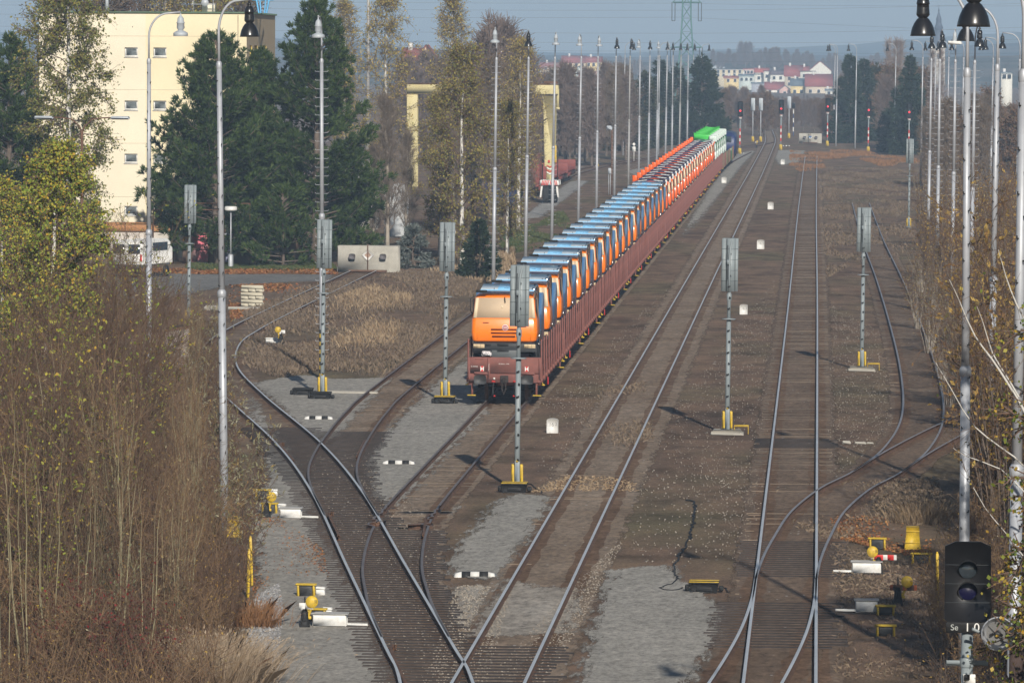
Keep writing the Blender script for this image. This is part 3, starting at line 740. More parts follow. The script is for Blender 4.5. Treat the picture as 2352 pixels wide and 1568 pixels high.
# blue-white banded post
def banded_signal():
    r = thing('shunting_signal', cat='signal'); b = MB()
    for k in range(6): b.lathe([(.08, .3 + k * .7), (.08, 1.0 + k * .7)], n=10, m=k % 2)
    b.build('banded_mast', [m_bluedk, m_white], r)
    MB().bbox((0, 0, 5.1), (.5, .2, .9), .05).build('signal_head', m_black, r)
    for z in (4.9, 5.3): MB().lathe([(.1, 0), (.1, .15), (.09, .15), (.085, 0)], (0, -.1, z), 10, 0, 'y').build('hood', m_blackmatt, r)
    return r
bs_ = Proto(banded_signal)
bs_.put(G(1822, 317), 'blue and white banded post signal near the far buffer stop', 'banded post signals'); bs_.put(G(1223, 352), 'blue and white banded post behind the red wagons', 'banded post signals')

# near black signal with number
def near_signal():
    g = S(2229, 600, 77); g[2] = 0
    r = thing('colour_light_signal', g, 'black two-lamp signal with white number plate, close on the right', 'signal')
    zt = S(2229, 1243, 77)[2]; zb = S(2229, 1427, 77)[2]; c = (zt + zb) / 2; hh = (zt - zb) / 2
    MB().tube([(0, .1, 0), (0, .1, zb + .2)], .075, 16).build('mast', m_siggrey, r, smooth=True)
    a = .30
    MB().prism([(-a, c - hh + .03), (-a * .8, c - hh - .02), (a * .8, c - hh - .02), (a, c - hh + .03), (a, c + hh - .06), (a * .55, c + hh), (-a * .55, c + hh), (-a, c + hh - .06)], 'y', -.02, .03).bbox((0, .13, c), (.4, .2, hh * 1.9), .04).build('signal_head', m_black, r)
    MB().box((0, -.0215, c + hh * .42), (2 * a * .98, .003, .008)).box((0, -.0215, c - hh * .05), (2 * a * .98, .003, .008)).box((0, -.0215, c - hh * .52), (2 * a * .98, .003, .008)).build('panel_joint', m_sigdark, r)
    m_blue = PM('blue_lens', (.003, .003, .03), .3, 0, .1)
    for z, mm in ((c + .16, m_glass), (c - .12, m_blue)):
        h = MB(); an = np.linspace(-.35 * PI, 1.35 * PI, 19)
        for q in range(18):
            A0, A1 = an[q], an[q + 1]; rr = .125; dp = lambda a_: -.05 - .2 * max(0, .35 + .65 * math.sin(a_))
            v = [(rr * math.cos(A0), -.02, z + rr * math.sin(A0)), (rr * math.cos(A1), -.02, z + rr * math.sin(A1)), (rr * math.cos(A1), dp(A1), z + rr * math.sin(A1)), (rr * math.cos(A0), dp(A0), z + rr * math.sin(A0))]
            h.add(v, [[0, 1, 2, 3]])
        h.build('hood', m_blackmatt, r); MB().lathe([(.001, .05), (.07, .045), (.115, .03)], (0, -.01, z), 20, 0, 'y').build('lens', mm, r, smooth=True)
    pz = zb - .075
    MB().bbox((.03, -.02, pz), (.62, .02, .14), .004).build('number_plate', m_blackmatt, r)
    text('number', 'Se', .11, PM('number_grey', (.35, .37, .36), .6), r, (-.17, -.034, pz)); text('number', '1 0 4', .155, m_white, r, (.12, -.034, pz))
    MB().bbox((0, .1, zb - .55), (.55, .03, .07), .01).lathe([(.09, zb - .6), (.095, zb - .58), (.095, zb - .5), (.09, zb - .48)], (0, .1, 0), 16).build('bracket', m_siggrey, r)
    MB().box((.0, .0, zb - .72), (.07, .1, .06)).build('step_peg', m_blackmatt, r)
    MB().bbox((.03, .01, S(2229, 1560, 77)[2]), (.16, .02, .14), .004).build('label_plate', m_white, r)
    hr = thing('loudspeaker', S(2293, 1455, 76.4), 'round grey horn loudspeaker beside the black signal', 'loudspeaker')
    MB().lathe([(.21, .02), (.205, .0), (.17, -.1), (.09, -.22), (.05, -.26)], n=28, axis='y').build('horn', m_galv, hr, smooth=True)
    MB().lathe([(.21, .02), (.225, .01), (.22, -.02), (.205, -.01)], n=28, axis='y').build('rim', m_galv, hr, smooth=True)
    MB().lathe([(.001, .03), (.03, -.02), (.05, -.2)], n=14, axis='y').lathe([(.16, -.12), (.001, -.13)], n=20, axis='y').build('cone', PM('speaker_grey', (.12, .12, .12), .6), hr, smooth=True)
    MB().tube([(0, .3, 0), (-.15, .3, -.05), (-.33, .15, .05)], .02, 6).build('bracket', m_siggrey, hr)
near_signal()
# pole top at the right edge with white insulator-like cap
pg = S(2335, 1560, 78); pg[2] = 0
r = thing('wooden_post', pg, 'dark wooden post with pale cap at the lower right edge', 'post')
MB().tube([(0, 0, 0), (0, 0, S(2335, 1470, 78)[2])], [.11, .10], 12).build('post', PM('dark_wood', (.06, .04, .035), .9, 0, .3), r, smooth=True)
MB().lathe([(.11, 0), (.13, .02), (.03, .25), (.0, .26)], (0, 0, S(2335, 1470, 78)[2]), 14).build('cap', m_lampgrey, r, smooth=True)

# ------------------------------------------------------------------ markers on the ground
def fouling():
    r = thing('fouling_marker', cat='fouling marker'); b = MB()
    L = 1.12; n = 5
    for k in range(n):
        x0, x1 = -L / 2 + k * L / n, -L / 2 + (k + 1) * L / n
        a0 = .06 if k == 0 else .0; a1 = .06 if k == n - 1 else .0
        b.add([(x0 + a0, -.1, 0), (x1 - a1, -.1, 0), (x1, .1, 0), (x0, .1, 0), (x0 + a0 * 1.3, -.07, .14 if k else .1), (x1 - a1 * 1.3, -.07, .14 if k < n - 1 else .1), (x1 - a1, .08, .14 if k < n - 1 else .1), (x0 + a0, .08, .14 if k else .1)],
              [[0, 1, 5, 4], [1, 2, 6, 5], [2, 3, 7, 6], [3, 0, 4, 7], [4, 5, 6, 7]], k % 2)
    b.build('bar', [m_white, m_blackmatt], r); return r
fm = Proto(fouling); gM = 'white and black fouling markers'
for (p, lb, s_) in (((732, 964), 'white and black bar marker on the grit below the striped mast signal', 1.0), ((916, 1067), 'white and black bar marker between empty track and train track', 1.0), ((1091, 1325), 'nearest white and black bar marker, on the bottom grit path', 1.0),
                    ((1806, 336), 'far white and black bar marker right of the main track end', .95), ((1702, 353), 'far white and black bar marker by the red signal near the locomotive', .8)):
    fm.put(G(*p), lb, gM, rs.uniform(-.03, .03), s_)
o = thing('fouling_marker', G(1968, 1020), 'dirty broken bar marker right of the straight track', 'fouling marker', gM)
MB().bbox((-.35, 0, .06), (.3, .18, .12), .03).bbox((.12, 0, .04), (.4, .16, .1), .03).bbox((.45, 0, .04), (.25, .16, .08), .03).build('bar', m_concrete, o)
def stone(digits, small):
    def fn():
        r = thing('distance_stone', cat='distance stone'); W = .36
        an = np.linspace(0, PI, 9); top = [(W / 2 * math.cos(a), .40 + .06 * math.sin(a)) for a in an]
        MB().prism([(-W / 2, -.05), (W / 2, -.05)] + top, 'y', -.09, .09).build('stone', m_white, r)
        text('number', digits, .17, PM('faded_number', (.3, .3, .3), .8), r, (-.03, -.094, .27)); text('number', small, .15, PM('faded_number', (.3, .3, .3), .8), r, (.115, -.094, .28))
        return r
    return Proto(fn)
for k, (p, d, lb) in enumerate((((1269, 994), '2', 'nearest white distance stone, by the nearest signal'), ((1708, 722), '3', 'white distance stone right of the signal between the main tracks'), ((1747, 572), '4', 'white distance stone, third along the main track'),
                           ((1770, 481), '5', 'white distance stone, fourth along the main track'), ((1663, 421), '6', 'white distance stone beside the orange trucks'), ((1798, 378), '7', 'farthest white distance stone along the main track'))):
    stone('16', d).put(G(*p), lb, 'white distance stones', 0, 1.12 if k < 2 else 1.4)

# ------------------------------------------------------------------ switch gear
def panel(loc, label, w_=.62, h=.42):
    r = thing('cable_cover', loc, label, 'cable cover', 'yellow framed black covers'); r.scale = (.7,) * 3
    MB().bbox((0, 0, h / 2), (w_ * .72, .26, h * .9), .02).build('cover', m_dkgrey, r)
    MB().bbox((-w_ / 2 + .04, -.02, h / 2), (.08, .32, h), .015).bbox((w_ / 2 - .04, -.02, h / 2), (.08, .32, h), .015).bbox((0, -.02, h + .015), (w_ + .1, .36, .06), .015).build('frame', m_yellowd, r)
def wbox(loc, label, d=(.28, .25, .3)):
    r = thing('white_box', loc, label, 'box', 'small white equipment boxes'); r.scale = (.75,) * 3
    MB().bbox((0, 0, d[2] * .36), (d[0], d[1], d[2] * .72), .012).build('box', m_white, r)
    MB().bbox((0, -.01, d[2] * .86), (d[0] * 1.06, d[1] * 1.08, d[2] * .26), .012).build('lid', m_white, r)
def drive(loc, label, L=.78, side=1):
    r = thing('point_machine', loc, label, 'point machine', 'white point machines')
    MB().bbox((0, 0, .17), (L, .42, .27), .02).build('casing', m_white, r)
    MB().bbox((0, 0, .325), (L + .08, .46, .035), .012).build('lid', m_galvd, r)
    MB().bbox((side * (L / 2 + .24), 0, .07), (.48, .1, .06), .01).build('rod_cover', m_white, r)
    MB().bbox((side * .2, .0, .0), (L + 1.6, .5, .04), .01).build('base_timber', m_timber, r)
def lantern(loc, label, plate=None, arm=-.42, h=1.0, lean=0.0, bar=None):
    r = thing('switch_lantern', loc, label, 'switch lantern', 'yellow switch lanterns'); r.scale = (.72,) * 3
    MB().prism([(-.17, 0), (.17, 0), (.1, .5), (.06, .62), (-.06, .62), (-.1, .5)], 'y', -.1, .1).lathe([(.1, .2), (.13, .25), (.12, .5), (.05, .62)], n=10).tube([(0, 0, .5), (0, 0, h)], .025, 8).build('stand', m_blackmatt, r)
    MB().lathe([(.001, .075), (.06, .075), (.19, .05), (.2, .02), (.2, -.02), (.17, -.05), (.001, -.06)], (-arm, -.06, h - .15), 24, 0, 'y').lathe([(.03, .08), (.05, .08)], (-arm, -.06, h - .15), 12, 0, 'y').build('disc', m_yellow, r)
    MB().sticks([(-arm, -.02, h - .3)], [(-arm * .45, .02, h - .62)], .045, .055, 6).bbox((-arm * .45, 0, h - .66), (.2, .1, .1), .01).build('counterweight_lever', m_yellow, r)
    for q in range(3): pass
    MB().box((-arm + .13, -.125, h - .1), (.09, .01, .012)).box((-arm + .13, -.125, h - .135), (.09, .01, .012)).box((-arm + .13, -.125, h - .17), (.09, .01, .012)).build('mark', m_blackmatt, r)
    if plate is not None:
        MB().bbox((.14, -.05, h - .28), (.26, .02, .21), .004).build('number_plate', m_white, r)
        MB().bbox((-.09, -.02, h - .3), (.19, .02, .22), .004).build('number_plate', m_white, r)
        if plate: text('number', plate, .16, PM('number_dark', (.08, .08, .09), .7), r, (.15, -.064, h - .28))
    if bar:
        b = MB(); w_ = .9
        b.bbox((.18, -.04, h - .35), (w_, .02, .18), .004, 0); b.bbox((.0, -.052, h - .35), (w_ * .35, .01, .19), .002, 1); b.bbox((.42, -.052, h - .35), (w_ * .25, .01, .19), .002, 1)
        b.build('target_bar', bar, r)
panel(G(703, 1370), 'yellow framed black cover, upper one beside the lantern numbered ten')
panel(G(727, 1428), 'yellow framed black cover right of the lantern numbered ten')
wbox(G(736, 1368), 'small white box, upper one by the lantern numbered ten'); wbox(G(752, 1416), 'small white box, lower one by the lantern numbered ten')
drive(G(758, 1440), 'long white point machine beside the lantern numbered ten')
lantern(G(700, 1442), 'yellow disc switch lantern with white plate numbered ten', '10', arm=-.23)
panel(G(604, 1148), 'yellow framed black cover, upper one beside the upper lantern'); panel(G(619, 1180), 'yellow framed black cover below the upper lantern')
wbox(G(629, 1140), 'small white box behind the upper lantern'); wbox(G(648, 1174), 'small white box right of the upper lantern')
drive(G(668, 1192), 'long white point machine beside the upper lantern', .6)
lantern(G(612, 1190), 'yellow disc switch lantern behind the twigs at the thicket edge', None, arm=-.2)
wbox(G(625, 787), 'white box with dark markings by the far left lantern', (.75, .4, .3)); lantern(G(645, 790), 'yellow disc switch lantern by the weedy left spur', '', arm=.18, h=1.05)
panel(G(2015, 1262), 'yellow framed black cover behind the right red and white lantern')
lantern(G(2018, 1318), 'yellow disc switch lantern with red and white bar on the right', None, arm=.22, h=.95, bar=[m_white, m_red])
drive(G(1990, 1318), 'long white point machine left of the red and white bar lantern', .74, -1)
panel(G(2116, 1294), 'bright yellow framed cover right of the red and white bar lantern', .72, .36)
lantern(G(2062, 1390), 'yellow disc switch lantern with rusty orange bar on the right', None, arm=-.3, h=.95, bar=[PM('rusty_orange', (.5, .12, .04), .7), m_rust])
drive(G(1990, 1408), 'white point machine by the rusty orange bar lantern', .52, -1)
panel(G(2034, 1412), 'yellow framed black cover by the white point machine, upper of two', .6, .3); panel(G(2034, 1460), 'yellow framed black cover, lowest on the right', .62, .33)
r = thing('yellow_hood', G(2096, 1262), 'battered yellow steel hood right of the curved siding', 'hood')
MB().prism([(-.17, .62), (.17, .62), (.18, .34), (.22, .02), (-.22, .02), (-.18, .34)], 'y', -.16, .16).build('hood', m_yellow, r)
MB().bbox((0, -.165, .5), (.37, .03, .025), .005).bbox((0, -.165, .2), (.4, .03, .025), .005).build('ridge', m_yellowd, r)
r = thing('yellow_hood', G(536, 1236), 'small yellow steel hood at the foot of the thick lamp mast', 'hood')
MB().prism([(-.14, .6), (.1, .6), (.16, .34), (.2, .02), (-.17, .02), (-.15, .34)], 'y', -.14, .14).build('hood', m_yellow, r); MB().bbox((0.02, 0, .02), (.36, .32, .05), .01).build('base', m_blackmatt, r)
for (p, h, lb) in (((569, 1372), 1.15, 'front yellow wooden stake by the thicket edge'), ((578, 1345), 1.2, 'rear yellow wooden stake by the thicket edge'), ((2154, 1400), 1.35, 'tall yellow stake by the black signal')):
    q = G(*p); tag(MB().bbox((0, 0, h / 2), (.075, .06, h), .01).bbox((0, 0, h + .01), (.05, .045, .06), .01).build('yellow_stake', m_yellow, None, q), lb, 'stake', 'yellow stakes').rotation_euler = (0, rs.uniform(-.03, .03), 0)

# concrete block stack, buffer stops, wall, van
def block_stack():
    g = G(580, 706); nm = 0
    for lv in range(6):
        n = 3 if lv % 2 == 0 else 1
        for k in range(n):
            d = (.36, .9, .17) if n == 3 else (1.12, .34, .17)
            o = MB().bbox((0, 0, .085), d, .02).box((0, -.45 if n == 3 else -.17, .08), (.07, .01, .05) if n == 3 else (.01, .006, .01)).build('concrete_block', PM('pale_concrete', (.5, .46, .36), .9, 0, .1), None, g + np.array([(-.38 + .38 * k) if n == 3 else rs.uniform(-.02, .02), 0 if n == 3 else -.26, .06 + lv * .185]))
            tag(o, f'pale concrete block, {["left", "middle", "right"][k]} in the {ordn(lv + 1)} layer of the stack' if n == 3 else f'long pale concrete block across the {ordn(lv + 1)} layer of the stack', 'concrete block', 'stacked concrete blocks')
block_stack()
tag(MB().bbox((0, 0, .12), (.8, .5, .24), .03).bbox((-.3, -.1, .08), (.3, .6, .2), .03).build('concrete_lump', m_concrete, None, G(490, 712)), 'pale concrete lump beside the thick lamp mast', 'concrete lump')
tag(MB().bbox((0, 0, .08), (1.6, .7, .16), .03).build('concrete_slab', m_concrete, None, G(560, 712)), 'low concrete slab under the block stack', 'slab')
def buffer_stop(loc, w_, h, d, label, s=1.0, blue=False):
    r = thing('buffer_stop', loc, label, 'buffer stop', 'concrete buffer stops')
    MB().bbox((0, d / 2, h / 2), (w_, d, h), .05).build('block', m_concrete, r)
    for sx in (-1, 1):
        an = np.linspace(0, 2 * PI, 20, endpoint=False); q = [(sx * w_ * .25 + .2 * s * np.sign(math.cos(a)) * abs(math.cos(a)) ** .6, h * .62 + .16 * s * np.sign(math.sin(a)) * abs(math.sin(a)) ** .6) for a in an]
        MB().prism(q, 'y', -.42, -.36).lathe([(.1, .36), (.1, 0)], (sx * w_ * .25, 0, h * .62), 12, 0, 'y').build('buffer', PM('buffer_grey', (.13, .12, .13), .7), r)
    dm = lambda a: [(0, h * .66 + a), (-a, h * .66), (0, h * .66 - a), (a, h * .66)]
    b = MB(); b.prism(dm(.36 * s), 'y', -.10, -.07, 0); b.prism(dm(.2 * s), 'y', -.106, -.10, 1)
    b.build('diamond_sign', [m_white, PM('sign_blue', (.05, .2, .5), .5) if blue else PM('sign_faded', (.40, .28, .22), .8)], r)
    MB().bbox((0, -.13, h * .5), (.06, .05, h + .2), .01).build('post', m_rust, r)
    MB().bbox((0, -.2, .12), (w_ * .62, .4, .14), .03).build('foot', m_rust, r)
    return r
buffer_stop(G(845, 627), 3.7, 1.62, 1.2, 'streaked concrete buffer stop with white diamond at the end of the weedy spur')
buffer_stop(G(1861, 330), 3.4, 1.5, 1.2, 'far concrete buffer stop with blue and white diamond', 1.1, True)
tag(MB().lathe([(.001, .3), (.1, .27), (.14, .15), (.13, 0)], n=10).bbox((0, -.1, .02), (.2, .2, .04), .01).build('bollard', m_blackmatt, None, G(934, 618)), 'little black bollard right of the streaked buffer stop', 'bollard')
# graffiti loading wall behind the thicket
r = thing('loading_ramp', G(372, 842), 'pale concrete loading ramp with pinkish paint behind the thicket', 'ramp', rotz=.45)
MB().prism([(-3.5, 0), (1.2, 0), (1.2, 1.6), (-3.5, 1.0)], 'y', 0, 1.2).build('wall', PM('painted_concrete', (.5, .46, .44), .9, 0, .2, .9, (.5, .25, .22), .5), r)
MB().prism([(-3.5, 1.0), (1.2, 1.6), (1.2, 1.72), (-3.5, 1.12)], 'y', -.05, 1.3).build('coping', m_rust, r)
# delivery van
def van():
    r = thing('parked_van', G(292, 640), 'white van parked by the road behind the twigs', 'van', rotz=-.25)
    MB().bbox((0, 2.4, 1.25), (2.0, 5.0, 1.1), .12).bbox((0, 2.5, 1.95), (1.85, 4.7, .55), .2).build('body', m_white, r)
    MB().bbox((.48, -.115, 1.72), (.72, .03, .55), .04).bbox((-.48, -.115, 1.72), (.72, .03, .55), .04).build('rear_window', m_glass, r)
    for sx in (-1, 1): MB().bbox((sx * .985, 2.8, 1.8), (.05, 2.4, .5), .02).build('side_window', m_glass, r)
    MB().bbox((0, -.14, .72), (2.02, .14, .22), .03).build('bumper', m_dkgrey, r)
    for sx in (-1, 1):
        MB().bbox((sx * .9, -.115, 1.2), (.14, .04, .42), .02).build('tail_lamp', m_red, r)
        for yy in (.9, 4.0): MB().lathe([(.001, .1), (.2, .1), (.33, .08), (.34, -.08), (.001, -.1)], (0, 0, 0), 18, 0, 'y').xf(np.array([[0, -1, 0], [1, 0, 0], [0, 0, 1]]), (sx * .9, yy, .34)).build('wheel', m_blackmatt, r)
    return r
van()
# ------------------------------------------------------------------ the train
def loft(mb, secs, n=6, m=0):
    """secs: (z, half-width, y0, y1, corner radius)"""
    rings = []
    for z, hx, y0, y1, rr in secs:
        pts = []
        for (cx, cy, a0) in ((hx - rr, y1 - rr, 0), (-hx + rr, y1 - rr, PI / 2), (-hx + rr, y0 + rr, PI), (hx - rr, y0 + rr, 1.5 * PI)):
            for k in range(n):
                a = a0 + k / (n - 1) * PI / 2; pts.append((cx + rr * math.cos(a), cy + rr * math.sin(a), z))
        rings.append(pts)
    k = len(rings[0]); V = np.array(rings).reshape(-1, 3); b = mb.n
    mb.add(V, [[i * k + j, i * k + (j + 1) % k, (i + 1) * k + (j + 1) % k, (i + 1) * k + j] for i in range(len(rings) - 1) for j in range(k)], m)
    mb.f.append((np.array([list(range(k))[::-1]]) + b, m)); mb.f.append((np.array([list(range((len(rings) - 1) * k, len(rings) * k))]) + b, m))
    return mb
m_orange = PM('truck_orange', (.95, .215, .008), .32, 0, .03, 1.0, coat=.4)
m_orange2 = PM('truck_red_orange', (.85, .13, .012), .35, 0, .04, 1.0, coat=.3)
m_ply = PM('fibreboard', (.60, .46, .32), .85, 0, .06, 1.5)
m_batten = PM('pale_batten', (.78, .66, .46), .8, 0, .08, 3)
m_blue_l = PM('truck_light_blue', (.26, .58, .90), .35, 0, .05, 1, coat=.3)
m_blue_m = PM('truck_mid_blue', (.06, .26, .62), .3, 0, .08, .8, coat=.5)
m_wrap = PM('dusty_skylit_wrap', (.52, .60, .67), .25, 0, .25, 3)  # dusty wrap, its base colour lightened to stand in for sky reflection
m_navy = PM('truck_navy', (.015, .025, .09), .4)
m_green = PM('truck_green', (.06, .52, .07), .4, 0, .06, 1)
m_pale = PM('pale_wrap', (.66, .74, .70), .35, 0, .2, 4, (.2, .45, .28), .5)
m_chrome = PM('chrome', (.75, .75, .76), .15, 1.0, .03)
m_tyre = PM('tyre', (.02, .02, .021), .85)
m_slot = PM('grille_slot', (.12, .02, .004), .6)
m_wagon = PM('wagon_oxide', (.225, .085, .07), .8, 0, .25, 1.1, (.11, .055, .045), .75)
m_wagond = PM('wagon_underframe', (.035, .026, .024), .85, 0, .3, 2)
m_lampg = PM('headlamp_card', (.72, .56, .34), .7, 0, .1, 6)
def mottled():
    m, t, b = nt('foam_wrap'); v = objc(t); n_ = noise(t, 22, 2, .5, v)
    t.links.new(ramp(t, n_, [(.44, (.75, .72, .73)), (.5, (.05, .05, .05)), (.56, (.75, .72, .73))]), b.inputs['Base Color']); return m
m_foam = mottled()
def truck(kind):
    def fn():
        r = thing('dump_truck', cat='truck')
        mc = {'blue': m_orange, 'orange': m_orange2, 'green': m_pale}[kind]
        cab = loft(MB(), [(1.16, 1.12, .06, 2.08, .12), (1.22, 1.20, .0, 2.1, .14), (1.5, 1.235, -.03, 2.1, .16), (1.98, 1.22, .0, 2.1, .16), (2.04, 1.2, .03, 2.1, .16), (2.78, 1.12, .27, 2.08, .18), (2.88, 1.07, .36, 2.04, .2), (2.93, .95, .5, 1.94, .25)])
        cab = cab.build('cab', mc, r, smooth=False)
        z0, z1, y0, y1 = 2.05, 2.79, .03, .265
        def wq(x0, x1, a, b_, off, m, th=.02):
            ya, yb = y0 + (y1 - y0) * a - off, y0 + (y1 - y0) * b_ - off; za, zb = z0 + (z1 - z0) * a, z0 + (z1 - z0) * b_
            t0, t1 = 1.0 - .065 * a, 1.0 - .065 * b_
            return [(x0 * t0, ya, za), (x1 * t0, ya, za), (x1 * t1, yb, zb), (x0 * t1, yb, zb), (x0 * t0, ya + th + off, za), (x1 * t0, ya + th + off, za), (x1 * t1, yb + th + off, zb), (x0 * t1, yb + th + off, zb)]
        F6 = [[0, 1, 2, 3], [4, 7, 6, 5], [0, 4, 5, 1], [1, 5, 6, 2], [2, 6, 7, 3], [3, 7, 4, 0]]
        ws = MB()
        ws.add(wq(-1.06, 1.06, 0, 1, .012, 0), F6, 0)
        ws.add(wq(-1.16, -1.04, 0, 1, .03, 0), F6, 1); ws.add(wq(.84, .93, 0, 1, .03, 0), F6, 1); ws.add(wq(1.03, 1.15, .0, 1, .03, 0), F6, 1)
        ws.add(wq(-.13, -.08, .5, .62, .03, 0), F6, 1); ws.add(wq(.70, .86, .2, .55, .022, 0), F6, 1)
        ws.build('windscreen_board', [m_ply, m_batten] if kind != 'green' else [m_pale, m_pale], cab)
        sd = MB()
        for sx in (-1, 1):
            sd.add([(sx * 1.235, .35, 2.06), (sx * 1.235, 1.5, 2.06), (sx * 1.165, 1.5, 2.76), (sx * 1.165, .5, 2.76)], [[0, 1, 2, 3] if sx > 0 else [3, 2, 1, 0]])
            sd.box((sx * 1.17, .22, 2.4), (.04, .05, .7), 1)
            if sx < 0: sd.tube([(sx * 1.2, .1, 2.2), (sx * 1.27, .0, 2.3), (sx * 1.27, .0, 2.75), (sx * 1.15, .2, 2.85)], .018, 6, 1)
        sd.build('side_window_board', [m_ply, m_blackmatt] if kind != 'green' else [m_pale, m_blackmatt], cab)
        gr = MB()
        for z, w_ in ((1.62, .95), (1.49, .95), (1.36, .86)): gr.box((-.03, -.028 - .004, z), (w_, .03, .055))
        gr.box((-.7, -.01, 1.87), (.22, .03, .03)); gr.box((.72, -.01, 1.72), (.2, .04, .025))
        for xx in (-1.02, .98): gr.box((xx, -.02, 1.45), (.006, .012, .5))
        gr.box((0, .005, 1.955), (2.3, .01, .008)); gr.build('grille', m_slot, cab)
        e = MB().lathe([(.001, .012), (.115, .012), (.12, .0)], (.03, -.055, 1.69), 24, 0, 'y').lathe([(.001, .016), (.095, .016)], (.03, -.055, 1.69), 24, 1, 'y')
        for q in range(4): e.box((-.025 + q * .037, -.073, 1.69), (.018, .004, .11), 0)
        e.build('emblem', [m_white, PM('emblem_red', (.4, .03, .05), .4)], cab)
        if kind == 'blue':
            MB().tube([(.0, .28, 2.82), (.0, .12, 2.78), (.02, .1, 2.62)], .02, 6).build('mirror', m_blackmatt, cab)
            c = MB(); c.prism([(.2, 3.04), (2.25, 3.17), (2.25, 3.23), (.2, 3.10)], 'x', -.91, 1.09, 0); c.bbox((.09, .16, 3.065), (2.02, .1, .07), .02, 1); c.prism([(.22, 3.104), (2.2, 3.230), (2.2, 3.248), (.22, 3.122)], 'x', -.27, .36, 1); c.bbox((.09, .10, 3.0), (2.02, .04, .05), .01, 2)
            c.bbox((.05, .5, 3.13), (.2, .12, .03), .01, 3)
            for xx in (-.4, .9): c.tube([(xx, .2, 2.92), (xx, .2, 3.16)], .012, 6, 3)
            c.build('cab_canopy', [m_wrap, m_blue_l, m_navy, m_chrome], r)
            MB().bbox((-.86, .02, 3.04), (.42, .2, .09), .03).build('lamp_cluster', m_blackmatt, r)
            MB().tube([(1.1, 2.25, 1.9), (1.12, 2.2, 2.9), (1.12, 2.15, 3.08), (1.1, 2.0, 3.17), (1.06, 1.85, 3.18)], .075, 12).tube([(1.1, .35, 2.75), (1.13, .3, 2.98), (1.1, .28, 3.10), (1.02, .25, 3.13)], .06, 12).build('exhaust', m_chrome, r, smooth=True)
            prof = [(2.25, 1.15), (2.3, 2.62), (2.6, 2.86), (4.4, 2.84), (5.0, 2.66), (5.45, 2.35), (5.6, 1.95), (5.45, 1.55), (5.0, 1.2), (4.5, 1.02), (3.0, 1.0)]
            ys = [2.3, 2.6, 3.0, 3.5, 4.2, 4.8, 5.3, 5.6]; ww = [1.0, 1.13, 1.21, 1.25, 1.27, 1.27, 1.26, 1.24]; zt = [2.6, 2.84, 2.86, 2.86, 2.84, 2.7, 2.4, 2.0]; zb = [1.1, 1.02, 1.0, 1.0, 1.02, 1.12, 1.4, 1.9]
            V = [p for y, w_, a, c_ in zip(ys, ww, zb, zt) for p in ((-w_, y, a), (w_, y, a), (w_, y, c_), (-w_, y, c_))]
            b = MB().add(V, [[4 * i + k, 4 * i + (k + 1) % 4, 4 * i + 4 + (k + 1) % 4, 4 * i + 4 + k] for i in range(7) for k in range(4)] + [[3, 2, 1, 0], [28, 29, 30, 31]])
            b.build('tipper_body', m_blue_m, r)
        elif kind == 'orange':
            c = MB()
            for s_ in (-1, 1):
                xs_ = np.linspace(.02, 1.08, 6)
                for q in range(5):
                    xa, xb = s_ * xs_[q], s_ * xs_[q + 1]; za, zb = 3.14 - .13 * q / 5, 3.14 - .13 * (q + 1) / 5
                    lo, hi = (min(xa, xb), max(xa, xb)); zl, zh = (za, zb) if xa < xb else (zb, za)
                    c.add([(lo, .06, zl), (hi, .06, zh), (hi, 2.1, zh), (lo, 2.1, zl), (lo, .06, zl + .05), (hi, .06, zh + .05), (hi, 2.1, zh + .05), (lo, 2.1, zl + .05)], [[3, 2, 1, 0], [4, 5, 6, 7], [0, 1, 5, 4], [1, 2, 6, 5], [2, 3, 7, 6], [3, 0, 4, 7]], 1 if q in (1, 2, 3) else 0)
                c.sticks([(0, .03, 3.13)], [(s_ * 1.1, .03, 3.0)], .035, .035, 5, 0)
            c.build('cab_canopy', [m_navy, m_white], r)
            MB().lathe([(.001, 3.2), (.07, 3.17), (.08, 3.0), (.07, 2.8)], (1.1, .25, 0), 10).build('beacon', m_white, r)
            prof = [(2.25, 1.1), (2.25, 2.9), (3.6, 2.8), (4.2, 1.6), (3.8, 1.1)]
            MB().prism(prof, 'x', -1.15, 1.15).bbox((-1.15, 2.6, 3.05), (.32, .6, .75), .03).bbox((0, 2.3, 2.9), (2.45, .1, .2), .02).build('tipper_body', m_orange2, r)
        else:
            prof = [(2.25, 1.1), (2.25, 3.5), (4.0, 3.2), (5.4, 2.6), (5.5, 1.6), (5.2, 1.1)]
            MB().prism(prof, 'x', -1.2, 1.15).bbox((-.35, 2.15, 3.5), (1.7, .2, .5), .03).prism([(-1.2, 3.75), (.45, 3.75), (.45, 4.0), (-.1, 3.86), (-.6, 3.86), (-1.2, 4.0)], 'y', 2.1, 2.3).build('tipper_body', m_green, r)
            MB().bbox((.78, 2.1, 3.35), (.85, 1.2, .7), .08).build('wrapped_canopy', m_pale, r)
        bp = MB(); bp.bbox((0, .1, .93), (2.42, .3, .4), .06, 0); bp.bbox((0, .02, .62), (1.0, .16, .5), .03, 1); bp.bbox((-.05, -.06, 1.05), (.42, .03, .1), .01, 2); bp.bbox((-.62, -.06, 1.04), (.25, .02, .09), .01, 2); bp.bbox((-.05, -.068, .82), (.44, .02, .06), .01, 2)
        bp.build('bumper', [m_dkgrey, PM('bumper_plate', (.09, .10, .105), .6), m_blackmatt], r)
